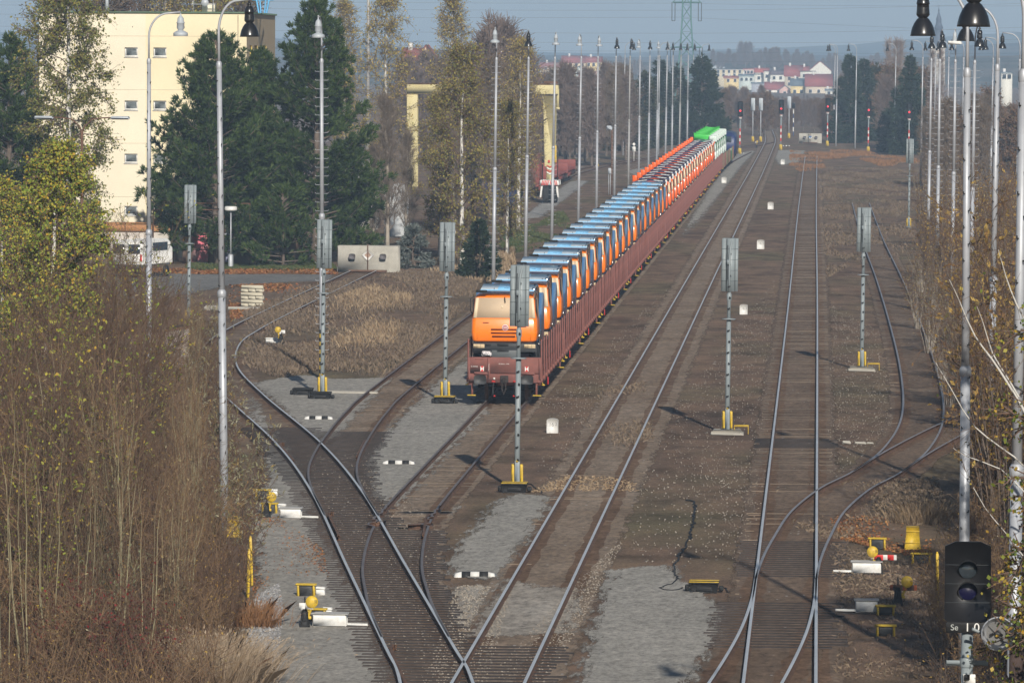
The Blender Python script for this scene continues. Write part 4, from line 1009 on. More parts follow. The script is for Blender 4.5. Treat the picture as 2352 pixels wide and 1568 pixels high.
        for sx in (-1, 1):
            h = MB().bbox((sx * .95, -.06, 1.0), (.42, .03, .14), .008)
            for q in (-1, 1): h.box((sx * .95 + q * .07, -.077, 1.0), (.008, .004, .14), 1); h.box((sx * .95, -.077, 1.0 + q * .022), (.42, .004, .008), 1)
            h.build('headlamp', [m_lampg, m_blackmatt], r)
        MB().bbox((-.66, -.12, .72), (.38, .16, .2), .05).build('wrapped_mirror', m_foam, r)
        MB().bbox((0, 4.6, .85), (1.0, 8.0, .3), .03).bbox((1.05, 2.9, .8), (.3, 1.3, .5), .04).bbox((-1.05, 2.9, .8), (.3, 1.3, .5), .04).build('chassis', m_blackmatt, r)
        for yy in (1.1, 4.6, 6.0):
            for sx in (-1, 1): MB().lathe([(.001, .12), (.22, .12), (.28, .16), (.5, .15), (.54, .08), (.54, -.1), (.5, -.15), (.001, -.15)], (0, 0, 0), 18).xf(np.array([[0, 0, sx], [0, 1, 0], [-sx, 0, 0]]), (sx * 1.05, yy, .54)).build('wheel', m_tyre, r)
        MB().tube([(1.2, 2.3, 1.05), (1.22, 2.35, 1.45), (1.22, 2.9, 1.5), (1.2, 2.95, 1.05)], .025, 6).box((1.2, 2.45, .98), (.1, .5, .12)).build('step_rail', m_chrome, r)
        return r
    return Proto(fn)
FLOOR = 1.27
def stake_mesh():
    return MB().bbox((0, 0, .78), (.066, .16, 1.56), .012).box((0, 0, .03), (.12, .24, .16)).mesh('stake', m_wagon)
_stk = stake_mesh()
def bogie(parent, y):
    r = MB().bbox((0, 0, .62), (2.05, 2.5, .22), .04).bbox((-1.02, 0, .6), (.12, 2.6, .3), .03).bbox((1.02, 0, .6), (.12, 2.6, .3), .03).build('bogie', m_wagond, parent, (0, y, RH))
    for yy in (-.9, .9):
        MB().cyl((-1.0, yy, .46), (1.0, yy, .46), .08, n=8).build('axle', m_wagond, r)
        for sx in (-1, 1):
            MB().lathe([(.001, .07), (.40, .065), (.46, .05), (.46, -.05), (.49, -.065), (.001, -.07)], (0, 0, 0), 20).xf(np.array([[0, 0, sx], [0, 1, 0], [-sx, 0, 0]]), (sx * .755, yy, .46)).build('wheel', m_rust, r)
def wagon(front=False):
    def fn():
        r = thing('stake_wagon', cat='wagon'); L = 19.9
        MB().bbox((0, L / 2, 1.16), (2.68, L - 1.3, .2), .02).box((-1.28, L / 2, 1.0), (.12, L - 1.4, .34)).box((1.28, L / 2, 1.0), (.12, L - 1.4, .34)).box((0, L / 2, .92), (.6, L - 3, .3)).build('frame', m_wagon, r)
        for e in (0, 1):
            y = .66 if e == 0 else L - .66; sg = -1 if e == 0 else 1
            b = MB().bbox((0, y, 1.57), (2.72, .07, .60), .015)
            for xx in (-.58, .58, -1.33, 1.33): b.bbox((xx, y + sg * .05, 1.45), (.1, .06, .82), .01)
            b.box((-.95, y + sg * .05, 1.8), (.3, .02, .02)).build('end_board', m_wagon, r)
            h = MB().bbox((0, y + sg * -.02, 1.08), (2.7, .14, .34), .02)
            for xx in (-.875, .875): h.bbox((xx, y + sg * .06, 1.27), (.52, .1, .1), .02)
            h.build('headstock', m_wagon, r)
            for xx in (-.875, .875):
                f = MB().cyl((xx, y, 1.06), (xx, y + sg * .55, 1.06), .1, n=12)
                an = np.linspace(0, 2 * PI, 24, endpoint=False); pl = [(xx + .235 * np.sign(math.cos(a)) * abs(math.cos(a)) ** .45, 1.06 + .17 * np.sign(math.sin(a)) * abs(math.sin(a)) ** .45) for a in an]
                f.prism(pl, 'y', y + sg * .55 - .03, y + sg * .55 + .03).build('buffer', PM('buffer_black', (.05, .05, .052), .55, 0, .3, 5, (.16, .16, .16), .5), r)
        MB().tube([(0, .6, 1.06), (0, .3, 1.08), (0, .2, 1.0), (0, .28, .9)], .04, 8).tube([(.06, .35, 1.0), (.07, .3, .7), (.0, .3, .5), (-.07, .3, .7), (-.06, .35, 1.0)], .03, 6).bbox((0, .58, 1.06), (.3, .08, .26), .01).build('coupling', m_wagond, r)
        for xx in (-.4, .4): MB().tube([(xx, .6, .98), (xx, .45, .92), (xx * 1.05, .42, .6), (xx * .9, .45, .42)], .028, 7).build('air_hose', m_blackmatt, r)
        for xx in (-.4, .4): MB().bbox((xx, .5, .97), (.14, .12, .07), .02).bbox((xx * .9, .45, .44), (.08, .08, .07), .02).build('hose_valve', m_red, r)
        for sx in (-1, 1):
            MB().box((sx * 1.2, .7, .72), (.07, .07, .55)).bbox((sx * 1.22, .62, .45), (.32, .25, .04), .01, 1).build('corner_step', [m_wagon, m_yellowd], r)
            for yy in (1.2, 18.5): MB().box((sx * 1.42, yy, .82), (.14, .05, .04)).tube([(sx * 1.38, yy + .2, .9), (sx * 1.44, yy + .2, .78), (sx * 1.44, yy + .4, .78)], .016, 5).build('side_handle', m_yellow, r)
            for yy in (6.0,): MB().bbox((sx * 1.38, yy, .72), (.05, .2, .3), .02).build('brake_handle', m_red, r)
            for k in range(10):
                o = bpy.data.objects.new('stake', _stk); COL.objects.link(o); o.parent = r; o.location = (sx * 1.37, .95 + k * 2.0, .98); o.rotation_euler = (rs.uniform(-.006, .006), rs.uniform(-.008, .008), 0)
        bogie(r, 3.4); bogie(r, L - 3.4)
        if front:
            for xx in (-.83, .83):
                t_ = MB(); y = .66 - .039; w_, h_ = .066, .10
                zc = 1.44
                t_.add([(xx - w_, y, zc - h_), (xx + w_, y, zc - h_), (xx, y, zc)], [[0, 1, 2]], 1); t_.add([(xx - w_, y, zc + h_), (xx, y, zc), (xx + w_, y, zc + h_)], [[0, 1, 2]], 1)
                t_.add([(xx - w_, y, zc - h_), (xx, y, zc), (xx - w_, y, zc + h_)], [[0, 1, 2]], 0); t_.add([(xx + w_, y, zc - h_), (xx + w_, y, zc + h_), (xx, y, zc)], [[0, 1, 2]], 0)
                t_.build('triangle_mark', [m_white, m_red], r)
            text('lettering', '07.76.20 L  310-0', .055, m_white, r, (-.02, .619, 1.62)); text('lettering', '31 543936', .06, m_white, r, (-1.12, .619, 1.52)); text('lettering', '7 10 101 06 1', .05, m_white, r, (-.58, .572, 1.5), (PI / 2, PI / 2, 0))
            MB().bbox((-.38, .60, 1.08), (.07, .01, .07), .002).build('plate', m_white, r)
        return r
    return Proto(fn)
gW = 'brown stake wagons of the loaded train'; WY = 219.3
wf, wr = wagon(True), wagon()
def trx(y): return t1x(y)
for k in range(21):
    y = WY + k * 19.95
    (wf if k == 0 else wr).put((trx(y), y, 0), 'front brown stake wagon with two red and white triangle marks on its end board' if k == 0 else f'brown stake wagon, {ordn(k + 1)} counting back from the front of the train', gW, -math.atan2(trx(y + 19) - trx(y), 19))
tb, to, tg = truck('blue'), truck('orange'), truck('green')
gTk = 'dump trucks carried on the train'
ty = WY + .95; n = 0
while n < 19:
    y = ty + n * 9.93
    tb.put((trx(y) + rs.uniform(-.03, .03), y, FLOOR), f'orange cab dump truck with blue tipper, {ordn(n + 1)} from the front of the train' if n else 'front orange cab truck with boarded windscreen, standing on the first wagon', gTk, rs.uniform(-.006, .006)); n += 1
ty2 = ty + 19 * 9.93 + 1.0
for q in range(20):
    y = ty2 + q * 9.98
    to.put((trx(y) + rs.uniform(-.03, .03), y, FLOOR), f'all-orange truck with white chevron roof, {ordn(q + 1)} behind the last blue tipper', gTk, 0)
ty3 = ty2 + 20 * 9.98 + 2
for q in range(6):
    y = ty3 + q * 11.0
    tg.put((trx(y), y, FLOOR - .25), f'green truck with pale wrapped cab, {ordn(q + 1)} behind the last orange truck', gTk, 0)
for q in range(4):
    y = WY + 21 * 19.95 + q * 17.2; r = thing('flat_wagon', (trx(y), y, 0), f'low flat wagon under the green trucks, {ordn(q + 1)} of four', 'wagon', 'flat wagons under the green trucks')
    MB().bbox((0, 8.4, .9), (2.6, 16.6, .28), .03).build('frame', m_wagond, r); bogie(r, 2.6); bogie(r, 14.2)
    for k in range(6):
        for sx in (-1, 1): MB().bbox((sx * 1.34, 1.4 + k * 2.8, 1.5), (.1, .12, 1.5), .01).build('stake', m_wagon if (k + q) % 3 else PM('green_stake', (.03, .16, .06), .6), r)
ly = WY + 21 * 19.95 + 4 * 17.2 + 1
r = thing('locomotive', (trx(ly) - .1, ly, 0), 'dark blue locomotive at the far head of the train', 'locomotive')
loft(MB(), [(1.2, 1.45, .3, 15, .3), (2.0, 1.5, 0, 15, .3), (3.2, 1.48, .1, 15, .3), (3.6, 1.3, .5, 14.6, .4), (3.8, .9, .9, 14.2, .4)]).build('body', PM('loco_blue', (.012, .025, .11), .45, 0, .1), r)
MB().bbox((-.55, .02, 2.95), (.8, .06, .7), .05).bbox((.55, .02, 2.95), (.8, .06, .7), .05).build('windscreen', m_glass, r)
for sx in (-1, 1): MB().lathe([(.001, .08), (.16, .06), (.17, 0)], (sx * 1.0, 0, 1.75), 14, 0, 'y').build('headlamp', m_white, r)
bogie(r, 3.2); bogie(r, 12); MB().bbox((0, 7.5, .95), (2.6, 14.6, .4), .04).build('underframe', m_wagond, r)

# ------------------------------------------------------------------ red flat wagons, containers and gantry crane on the left
m_redw = PM('red_wagon', (.24, .06, .05), .75, 0, .15, 1.0, (.1, .04, .03), .5)
for q, (y, lb) in enumerate(((540, 'rust red container flat wagon half hidden behind the yellow crane leg'), (561, 'rust red container flat wagon just beyond the yellow crane leg'), (582, 'empty rust red flat wagon, third on the curved siding'), (603, 'empty rust red flat wagon at the far end of the siding rake'))):
    r = thing('flat_wagon', (-26.8, y, 0), lb, 'wagon', 'rust red flat wagons')
    MB().bbox((0, 10, 1.1), (2.7, 19.6, .32), .03).box((-1.3, 10, .85), (.1, 16, .5)).box((1.3, 10, .85), (.1, 16, .5)).build('frame', m_redw, r); bogie(r, 3); bogie(r, 17)
    MB().bbox((0, .4, 1.62), (2.7, .08, .75), .02).bbox((0, 19.6, 1.62), (2.7, .08, .75), .02).build('end_board', m_redw, r)
    for xx in (-.85, .85): MB().cyl((xx, .4, 1.06), (xx, -.1, 1.06), .1, n=10).lathe([(.001, .02), (.22, .02), (.23, 0)], (xx, -.1, 1.06), 16, 0, 'y').build('buffer', m_blackmatt, r)
def container(loc, col, lb, h=2.5, door=None):
    r = thing('container', loc, lb, 'container', 'freight containers on the left')
    b = MB().bbox((0, 3, h / 2), (2.44, 6.06, h), .03)
    for k in range(20): b.box((1.225, .3 + k * .29, h / 2), (.02, .14, h * .88)); b.box((-1.225, .3 + k * .29, h / 2), (.02, .14, h * .88))
    b.build('shell', col, r)
    d = MB().bbox((-.6, -.02, h / 2), (1.12, .04, h * .92), .01).bbox((.6, -.02, h / 2), (1.12, .04, h * .92), .01)
    for xx in (-.9, -.3, .3, .9): d.cyl((xx, -.06, .1), (xx, -.06, h - .1), .02, n=6)
    d.build('door', door or col, r)
container((-26.85, 545, 1.27), m_redw, 'rust red container with one pale painted door on the flat wagon by the crane', 2.6)
tag(MB().bbox((0, 0, 1.25), (1.14, .03, 2.3), .01).build('door', PM('white_container', (.55, .60, .62), .6, 0, .15, 1, (.25, .4, .5), .5), bpy.data.objects['container'], (-.6, -.05, 0)), 'door painted white and pale blue')
container((-27.2, 505, 0), m_bluedk, 'dark blue container at the edge of the birches', 2.8)
m_crane = PM('crane_cream', (.60, .53, .28), .6, 0, .1, .5, (.4, .28, .12), .4)
g = G(1263, 466); cy = g[1]
r = thing('gantry_crane', (g[0], cy, 0), 'pale yellow gantry crane on rubber tyres', 'crane')
MB().prism([(-.48, 3.2), (.42, 3.2), (.56, 9.4), (-.62, 9.4), (-.85, 10.0), (-.62, 9.0)], 'y', 0, 1.0).bbox((-.03, .5, 2.5), (.6, .8, 1.9), .04).build('leg', m_crane, r)
MB().bbox((-6.0, .5, 9.95), (13.4, 1.4, .85), .05).build('beam', m_crane, r); MB().box((-6.0, .5, 10.42), (13.4, 1.5, .08)).bbox((.0, .5, 10.55), (1.2, 1.2, .25), .05).build('rail_cap', m_rust, r)
MB().bbox((-12.2, .5, 5.4), (1.0, 1.0, 8.2), .05).build('leg', m_crane, r)
MB().box((.66, .3, 9.2), (.18, .4, 1.6)).bbox((.66, .3, 8.3), (.3, .5, .2), .02).build('cable_drum', m_crane, r)
wh = MB().bbox((0, .5, 1.78), (1.7, 3.42, .46), .05, 0)
wh.prism([(-.85, 0.5), (-.72, 0.5), (-.5, 1.6), (.5, 1.6), (.72, 0.5), (.85, 0.5), (.72, 1.9), (-.72, 1.9)], 'y', -1.0, -.7, 0); wh.build('wheel_guard', m_white, r)
ch = MB()
for k in range(6):
    for s_ in (-1, 1): ch.add([(s_ * (.02 + k * .13), -1.22, 2.0), (s_ * (.10 + k * .13), -1.22, 2.0), (s_ * (.20 + k * .13), -1.22, 1.58), (s_ * (.12 + k * .13), -1.22, 1.58)], [[0, 1, 2, 3] if s_ > 0 else [3, 2, 1, 0]], 1) if k < 5 else None
for k in range(4):
    for s_ in (-1, 1): ch.add([(0, -.01 + .0, 2.5 + k * .2), (s_ * .3, -.01, 2.66 + k * .2), (s_ * .3, -.01, 2.76 + k * .2), (0, -.01, 2.6 + k * .2)], [[0, 1, 2, 3] if s_ > 0 else [3, 2, 1, 0]], k % 2)
ch.xf(None, (0, -.004, 0)).build('chevron_stripes', [m_white, m_red], r)
for xx in (-.33, .33):
    for yy in (-.7, 1.8): MB().lathe([(.001, .26), (.4, .28), (.72, .26), (.8, .2), (.8, -.2), (.72, -.26), (.001, -.28)], (0, 0, 0), 22).xf(np.array([[0, 0, 1], [0, 1, 0], [-1, 0, 0]]), (xx, yy, .8)).build('tyre', m_tyre, r)
MB().tube([(-.66, -.2, 2.0), (-.66, -.2, 7.2), (-.3, 0, 7.4)], .05, 6).tube([(.68, -.2, .4), (.68, -.2, 4.5)], .04, 6).build('handrail', m_blackmatt, r)
MB().bbox((.42, -.15, 4.3), (.3, .3, 1.5), .03).build('control_cabinet', m_yellow, r); MB().lathe([(.1, 0), (.1, .16), (.0, .24)], (-.1, -.05, 3.55), 10).build('beacon', m_red, r)
# small lamp post, loudspeaker post and sign posts by the siding
r = thing('loudspeaker_post', G(1405, 447), 'rusty post with white loudspeaker box beside the left lamp row', 'post')
MB().tube([(0, 0, 0), (0, 0, 6.1)], .07, 8).build('post', m_rust, r); MB().bbox((-.25, -.1, 6.2), (.55, .5, .45), .1).build('loudspeaker', m_lampgrey, r); MB().bbox((-.2, -.15, 2.2), (.3, .25, .55), .03).tube([(-.28, -.1, 2), (-.28, -.1, 0)], .03, 6).tube([(-.12, -.1, 2), (-.12, -.1, 0)], .03, 6).build('switch_box', m_lampgrey, r)
r = thing('sign_post', G(1456, 371), 'short white sign post behind the left lamp row', 'sign'); MB().tube([(0, 0, 0), (0, 0, 2)], .05, 6).build('post', m_white, r); MB().bbox((0, -.08, 1.5), (.4, .04, .6), .05).lathe([(.001, .03), (.17, .02)], (0, -.08, 2.1), 14, 0, 'y').build('plate', m_white, r)
lantern(G(1370, 398), 'far yellow disc lantern beside the left lamp row', '', arm=-.2, h=1.4); lantern(G(1737, 340), 'far yellow disc lantern by the end of the main track', '', arm=-.2, h=1.4)
r = thing('lamp_post', G(530, 612), 'short lamp post with flat white head before the pines', 'lamp post')
MB().lathe([(.16, 0), (.16, .7), (.12, .75)], n=12).build('base', m_galv, r); MB().tube([(0, 0, .7), (0, 0, 3.4)], .045, 8).build('post', m_galv, r); MB().lathe([(.08, 3.4), (.38, 3.44), (.4, 3.5), (.38, 3.66), (.3, 3.7), (.0, 3.7)], n=20).build('lamp_head', m_white, r)
g = S(188, 600, 300); g[2] = 0; zt = S(188, 287, 300)[2]
r = thing('street_lamp', g, 'brown double-armed street lamp before the green birch', 'street lamp')
MB().tube([(0, 0, 0), (0, 0, zt - .3)], [.09, .07], 10).build('post', m_rust, r)
for s_ in (-1, 1):
    MB().tube([(0, 0, zt - .5), (s_ * .12, 0, zt - .1), (s_ * .5, 0, zt + .28), (s_ * 1.0, 0, zt + .36), (s_ * 1.7, 0, zt + .38)], .035, 7).build('arm', m_rust, r)
    MB().bbox((s_ * 1.95, 0, zt + .36), (1.0, .3, .17), .07).build('lamp_head', m_lampgrey, r)
# ------------------------------------------------------------------ office block
def block():
    Y = 379.0; a = S(90, 300, Y); b = S(566, 300, Y); W_ = b[0] - a[0]; H = S(300, 30, Y)[2]; D = 20.0
    m_cream = PM('cream_render', (.80, .73, .57), .9, 0, .03, .35, (.58, .5, .38), .3); m_yel = PM('yellow_render', (.80, .71, .49), .9, 0, .03, .35, (.6, .48, .3), .3)
    r = thing('office_block', (a[0], Y, 0), 'cream and yellow four-storey block with small square windows', 'building')
    xs_ = S(334, 300, Y)[0] - a[0]
    hz = [S(300, y, Y)[2] for y in (120, 242, 364, 484)]; cols = [S(301, 300, Y)[0] - a[0], S(367, 300, Y)[0] - a[0]]
    ww, wh = .84, .60
    # front wall with real openings
    def wall(x0, x1, mat, cx):
        mb = MB(); zs = [0]
        for z in sorted(hz): zs += [z - wh / 2, z + wh / 2]
        zs.append(H)
        for i in range(len(zs) - 1):
            z0, z1 = zs[i], zs[i + 1]
            if i % 2 == 0: mb.add([(x0, 0, z0), (x1, 0, z0), (x1, 0, z1), (x0, 0, z1)], [[0, 1, 2, 3]])
            else:
                mb.add([(x0, 0, z0), (cx - ww / 2, 0, z0), (cx - ww / 2, 0, z1), (x0, 0, z1)], [[0, 1, 2, 3]]); mb.add([(cx + ww / 2, 0, z0), (x1, 0, z0), (x1, 0, z1), (cx + ww / 2, 0, z1)], [[0, 1, 2, 3]])
                for q in ([(cx - ww / 2, 0, z0), (cx - ww / 2, .16, z0), (cx - ww / 2, .16, z1), (cx - ww / 2, 0, z1)], [(cx + ww / 2, .16, z0), (cx + ww / 2, 0, z0), (cx + ww / 2, 0, z1), (cx + ww / 2, .16, z1)],
                          [(cx - ww / 2, 0, z1), (cx - ww / 2, .16, z1), (cx + ww / 2, .16, z1), (cx + ww / 2, 0, z1)], [(cx - ww / 2, .16, z0), (cx - ww / 2, 0, z0), (cx + ww / 2, 0, z0), (cx + ww / 2, .16, z0)]): mb.add(q, [[0, 1, 2, 3]])
        mb.build('wall', mat, r)
        for z in hz:
            f = MB(); t_ = .09
            f.bbox((cx, .12, z - wh / 2 + t_ / 2), (ww, .07, t_), .01).bbox((cx, .12, z + wh / 2 - t_ / 2 * .7), (ww, .07, t_ * .7), .01).bbox((cx - ww / 2 + t_ / 2, .12, z), (t_, .07, wh - 2 * t_), .01).bbox((cx + ww / 2 - t_ / 2, .12, z), (t_, .07, wh - 2 * t_), .01)
            f.bbox((cx, -.03, z - wh / 2 - .03), (ww + .08, .12, .05), .01); w_ = f.build('window', m_white, r)
            MB().bbox((cx, .14, z), (ww - .1, .02, wh - .1), .005).build('pane', PM('curtained_glass', (.14, .16, .17), .1, 0, .5, 2.5), w_)
    wall(0, xs_, m_cream, cols[0]); wall(xs_, W_, m_yel, cols[1])
    jt = MB()
    for z in (H * .245, H * .465, H * .685, H * .905): jt.box((W_ / 2, -.003, z), (W_, .006, .025))
    jt.build('panel_joint', PM('joint_tan', (.52, .46, .34), .9), r)  # floor joint lines, a tone darker than the render
    MB().tube([(W_ - .55, -.05, 0), (W_ - .55, -.05, H - .1)], .035, 6).build('downpipe', PM('pipe_tan', (.5, .44, .32), .6), r)
    # right side with deep vertical recesses
    sd = MB(); rec = [(2.2, 3.6), (5.2, 7.4), (9.0, 10.6), (12.0, 13.6)]; yy = 0; zb, zt_ = 1.0, S(600, 105, Y + 8)[2]
    m_side = PM('shaded_side_render', (.60, .47, .30), .9, 0, .03, .4)  # darker than the front: the side's dim grazing light is put into the colour
    cuts = [0] + [c for p in rec for c in p] + [D]
    for i in range(len(cuts) - 1):
        y0, y1 = cuts[i], cuts[i + 1]
        if i % 2 == 0: sd.add([(W_, y0, 0), (W_, y1, 0), (W_, y1, H), (W_, y0, H)], [[0, 1, 2, 3]], 0)
        else:
            sd.add([(W_, y0, zt_), (W_, y1, zt_), (W_, y1, H), (W_, y0, H)], [[0, 1, 2, 3]], 0)
            sd.add([(W_ - .8, y0, 0), (W_ - .8, y1, 0), (W_ - .8, y1, zt_), (W_ - .8, y0, zt_)], [[0, 1, 2, 3]], 2); sd.add([(W_ - .8, y1, 0), (W_, y1, 0), (W_, y1, zt_), (W_ - .8, y1, zt_)], [[0, 1, 2, 3]], 1)
            sd.add([(W_, y0, 0), (W_ - .8, y0, 0), (W_ - .8, y0, zt_), (W_, y0, zt_)], [[0, 1, 2, 3]], 1); sd.add([(W_ - .8, y0, zt_), (W_ - .8, y1, zt_), (W_, y1, zt_), (W_, y0, zt_)], [[0, 1, 2, 3]], 0)
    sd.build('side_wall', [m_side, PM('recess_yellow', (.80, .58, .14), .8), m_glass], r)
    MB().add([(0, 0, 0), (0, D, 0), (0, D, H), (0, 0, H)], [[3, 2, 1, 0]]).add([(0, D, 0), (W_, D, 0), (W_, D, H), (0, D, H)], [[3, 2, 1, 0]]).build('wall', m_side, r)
    MB().bbox((W_ / 2, D / 2, H + .03), (W_ + .24, D + .24, .12), .03).build('roof', PM('roof_edge_green', (.10, .16, .10), .7), r)
    MB().box((W_ * .78, 5, H + .35), (.8, 1, .6)).build('roof_hut', m_cream, r)
    MB().tube([(W_ * .30, 3, H), (W_ * .30, 3, H + 1.5)], .12, 8).build('flue', m_galv, r)
    an = MB()
    for xx, hh in ((W_ * .78, 3), (W_ * .81, 2.6), (W_ * .715, 3.2)): an.tube([(xx, 3.8, H), (xx, 3.8, H + hh)], .025, 5)
    an.tube([(W_ * .70, 3.8, H + .6), (W_ * .82, 3.8, H + .6)], .03, 5); an.lathe([(.001, .1), (.2, .05), (.25, .0)], (W_ * .77, 3.7, H + .7), 12, 0, 'y').build('antenna', m_galv, r)
    la = MB(); c = S(590, 12, Y)[0] - a[0]
    for s_ in (-1, 1):
        la.sticks([(c + s_ * .25, 4, H + .05)], [(c + s_ * .7, 4, H + 2.4)], .06, .06, 4); la.sticks([(c + s_ * .12, 4, H + .05)], [(c + s_ * .3, 4, H + 2.4)], .05, .05, 4)
    la.sticks([(c - .7, 4, H + .9)], [(c + .7, 4, H + .9)], .05, .05, 4).build('sign_frame', PM('pale_blue_steel', (.15, .5, .85), .5), r)
    for k in range(3): MB().bbox((W_ * (.2 + .25 * k), -.01, H - .9), (.06, .03, .06), .01).build('vent', m_blackmatt, r)
block()
# low garage and railings before the block
g = S(330, 600, 372); m_brown = PM('garage_brown', (.20, .13, .09), .9, 0, .2, .8)
r = thing('garage', (g[0], 366, 0), 'low garage with orange-brown roof edge at the foot of the cream block', 'building')
MB().box((-.5, 3, 1.0), (5.4, 6, 2.0)).build('wall', PM('garage_white', (.6, .55, .5), .9, 0, .1, .8), r); MB().bbox((-.5, 3, 2.2), (5.7, 6.3, .4), .03).build('roof', PM('orange_tin', (.42, .20, .08), .7, 0, .1), r)
r = thing('garage', (g[0] + 6.5, 367, 0), 'low dark garage with painted doors behind the shrubs', 'building')
MB().box((0, 3, 1.1), (7.0, 6, 2.2)).build('wall', m_brown, r); MB().bbox((0, 3, 2.35), (7.3, 6.3, .2), .03).build('roof', m_dkgrey, r)
for k, cc in enumerate(((.55, .12, .16), (.42, .42, .6))): MB().bbox((-2.4 + k * 1.5, -.03, 1.0), (1.0, .06, 1.8), .02).build('door', PM(f'graffiti_{k}', cc, .8, 0, .5, 1.6, (.5, .5, .42), .6), r)
rl = MB()
for x0, x1, z in ((3.4, 7.8, 3.4), (4.6, 9.4, 3.8)): rl.tube([(x0, 0, 0), (x0, 0, z), (x1, 0, z), (x1, 0, 0)], .04, 5)
tag(rl.build('railing', m_rust, None, (g[0] - 2, 365, 0)), 'rusty pipe railing frames before the cream block', 'railing')
# white kiosk roofs behind the trees
for p, lb in (((843, 395), 'white flat-roofed hut behind the bare trees'),):
    q = S(843, 600, 440); r = thing('hut', (q[0], 440, 0), lb, 'hut'); zt = S(843, 378, 440)[2]
    MB().box((0, 2, zt / 2), (1.4, 4, zt)).build('wall', m_white, r); MB().bbox((0, 2, zt + .1), (2.2, 4.6, .16), .02).bbox((.8, 0, zt - 1.0), (1.0, .6, .14), .02).build('roof', m_white, r)
q = S(913, 500, 420); tag(MB().bbox((0, 1, 1.6), (1.3, 2, 3.2), .1).lathe([(.66, 3.2), (.5, 3.7), (.1, 3.9)], (0, 1, 0), 12).build('white_tank', PM('dull_white', (.55, .57, .58), .6, 0, .1), None, (q[0], 420, 0)), 'pale tank seen through the bare trunks', 'tank')

# ------------------------------------------------------------------ far town
def house(px0, px1, ytop, ybot, Y, wall, roof, kind, label, rx=.45, gable=False, win=2, storeys=2):
    a, b = S(px0, ybot, Y), S(px1, ybot, Y); W_ = b[0] - a[0]; z0 = min(a[2], 0) - 3; z1 = S(px0, ytop, Y)[2]; ze = z1 - rx * (z1 - a[2])
    r = thing('town_house', (a[0], Y, 0), label, 'house', 'houses of the far town'); D = 9.0
    w_ = MB().box((W_ / 2, D / 2, (z0 + ze) / 2), (W_, D, ze - z0))
    rf = MB()
    if gable:
        w_.add([(0, 0, ze), (W_, 0, ze), (W_ / 2, 0, z1)], [[0, 1, 2]]); o_ = .35
        rf.prism([(-o_, ze - .15), (W_ / 2, z1 + .05), (W_ + o_, ze - .15), (W_ + o_, ze + .12), (W_ / 2, z1 + .35), (-o_, ze + .12)], 'y', .12, D)
    elif rx > .08:
        rf.prism([(-.4, ze - .12), (D / 2, z1), (D + .4, ze - .12)], 'x', -.3, W_ + .3); w_.n
    else: rf.bbox((W_ / 2, D / 2, ze + .12), (W_ + .5, D + .5, .28), .05)
    w_.build('wall', wall, r); rfo = rf.build('roof', roof, r)
    if rx > .08 and not gable: MB().box((W_ * .3, D / 2 - .6, z1 + .2), (.7, .7, 1.2)).build('chimney', m_white, rfo)
    zb = a[2]
    for s_ in range(storeys):
        zc = zb + (ze - zb) * (s_ + .55) / storeys
        for k in range(win):
            xc = W_ * (k + .6) / (win + .2); f = MB().bbox((xc, -.02, zc), (1.1, .08, 1.3), .02).build('window', m_white, r); MB().bbox((xc, -.05, zc), (.9, .06, 1.1), .01).build('pane', m_glass, f)
    return r
rfR = PM('red_tiles', (.32, .085, .08), .85, 0, .1, .5); rfO = PM('brown_red_tiles', (.30, .09, .07), .85, 0, .12, .5); rfG = PM('slate_blue', (.12, .16, .20), .8, 0, .1, .5); rfD = PM('dark_slates', (.12, .09, .10), .85)
wW = PM('house_white', (.74, .73, .66), .9); wC = PM('house_cream', (.72, .62, .42), .9); wP = PM('house_pink', (.66, .44, .40), .9); wY = PM('house_yellow', (.76, .60, .28), .9); wG = PM('house_mint', (.58, .64, .60), .9); wB = PM('house_beige', (.62, .54, .42), .9)
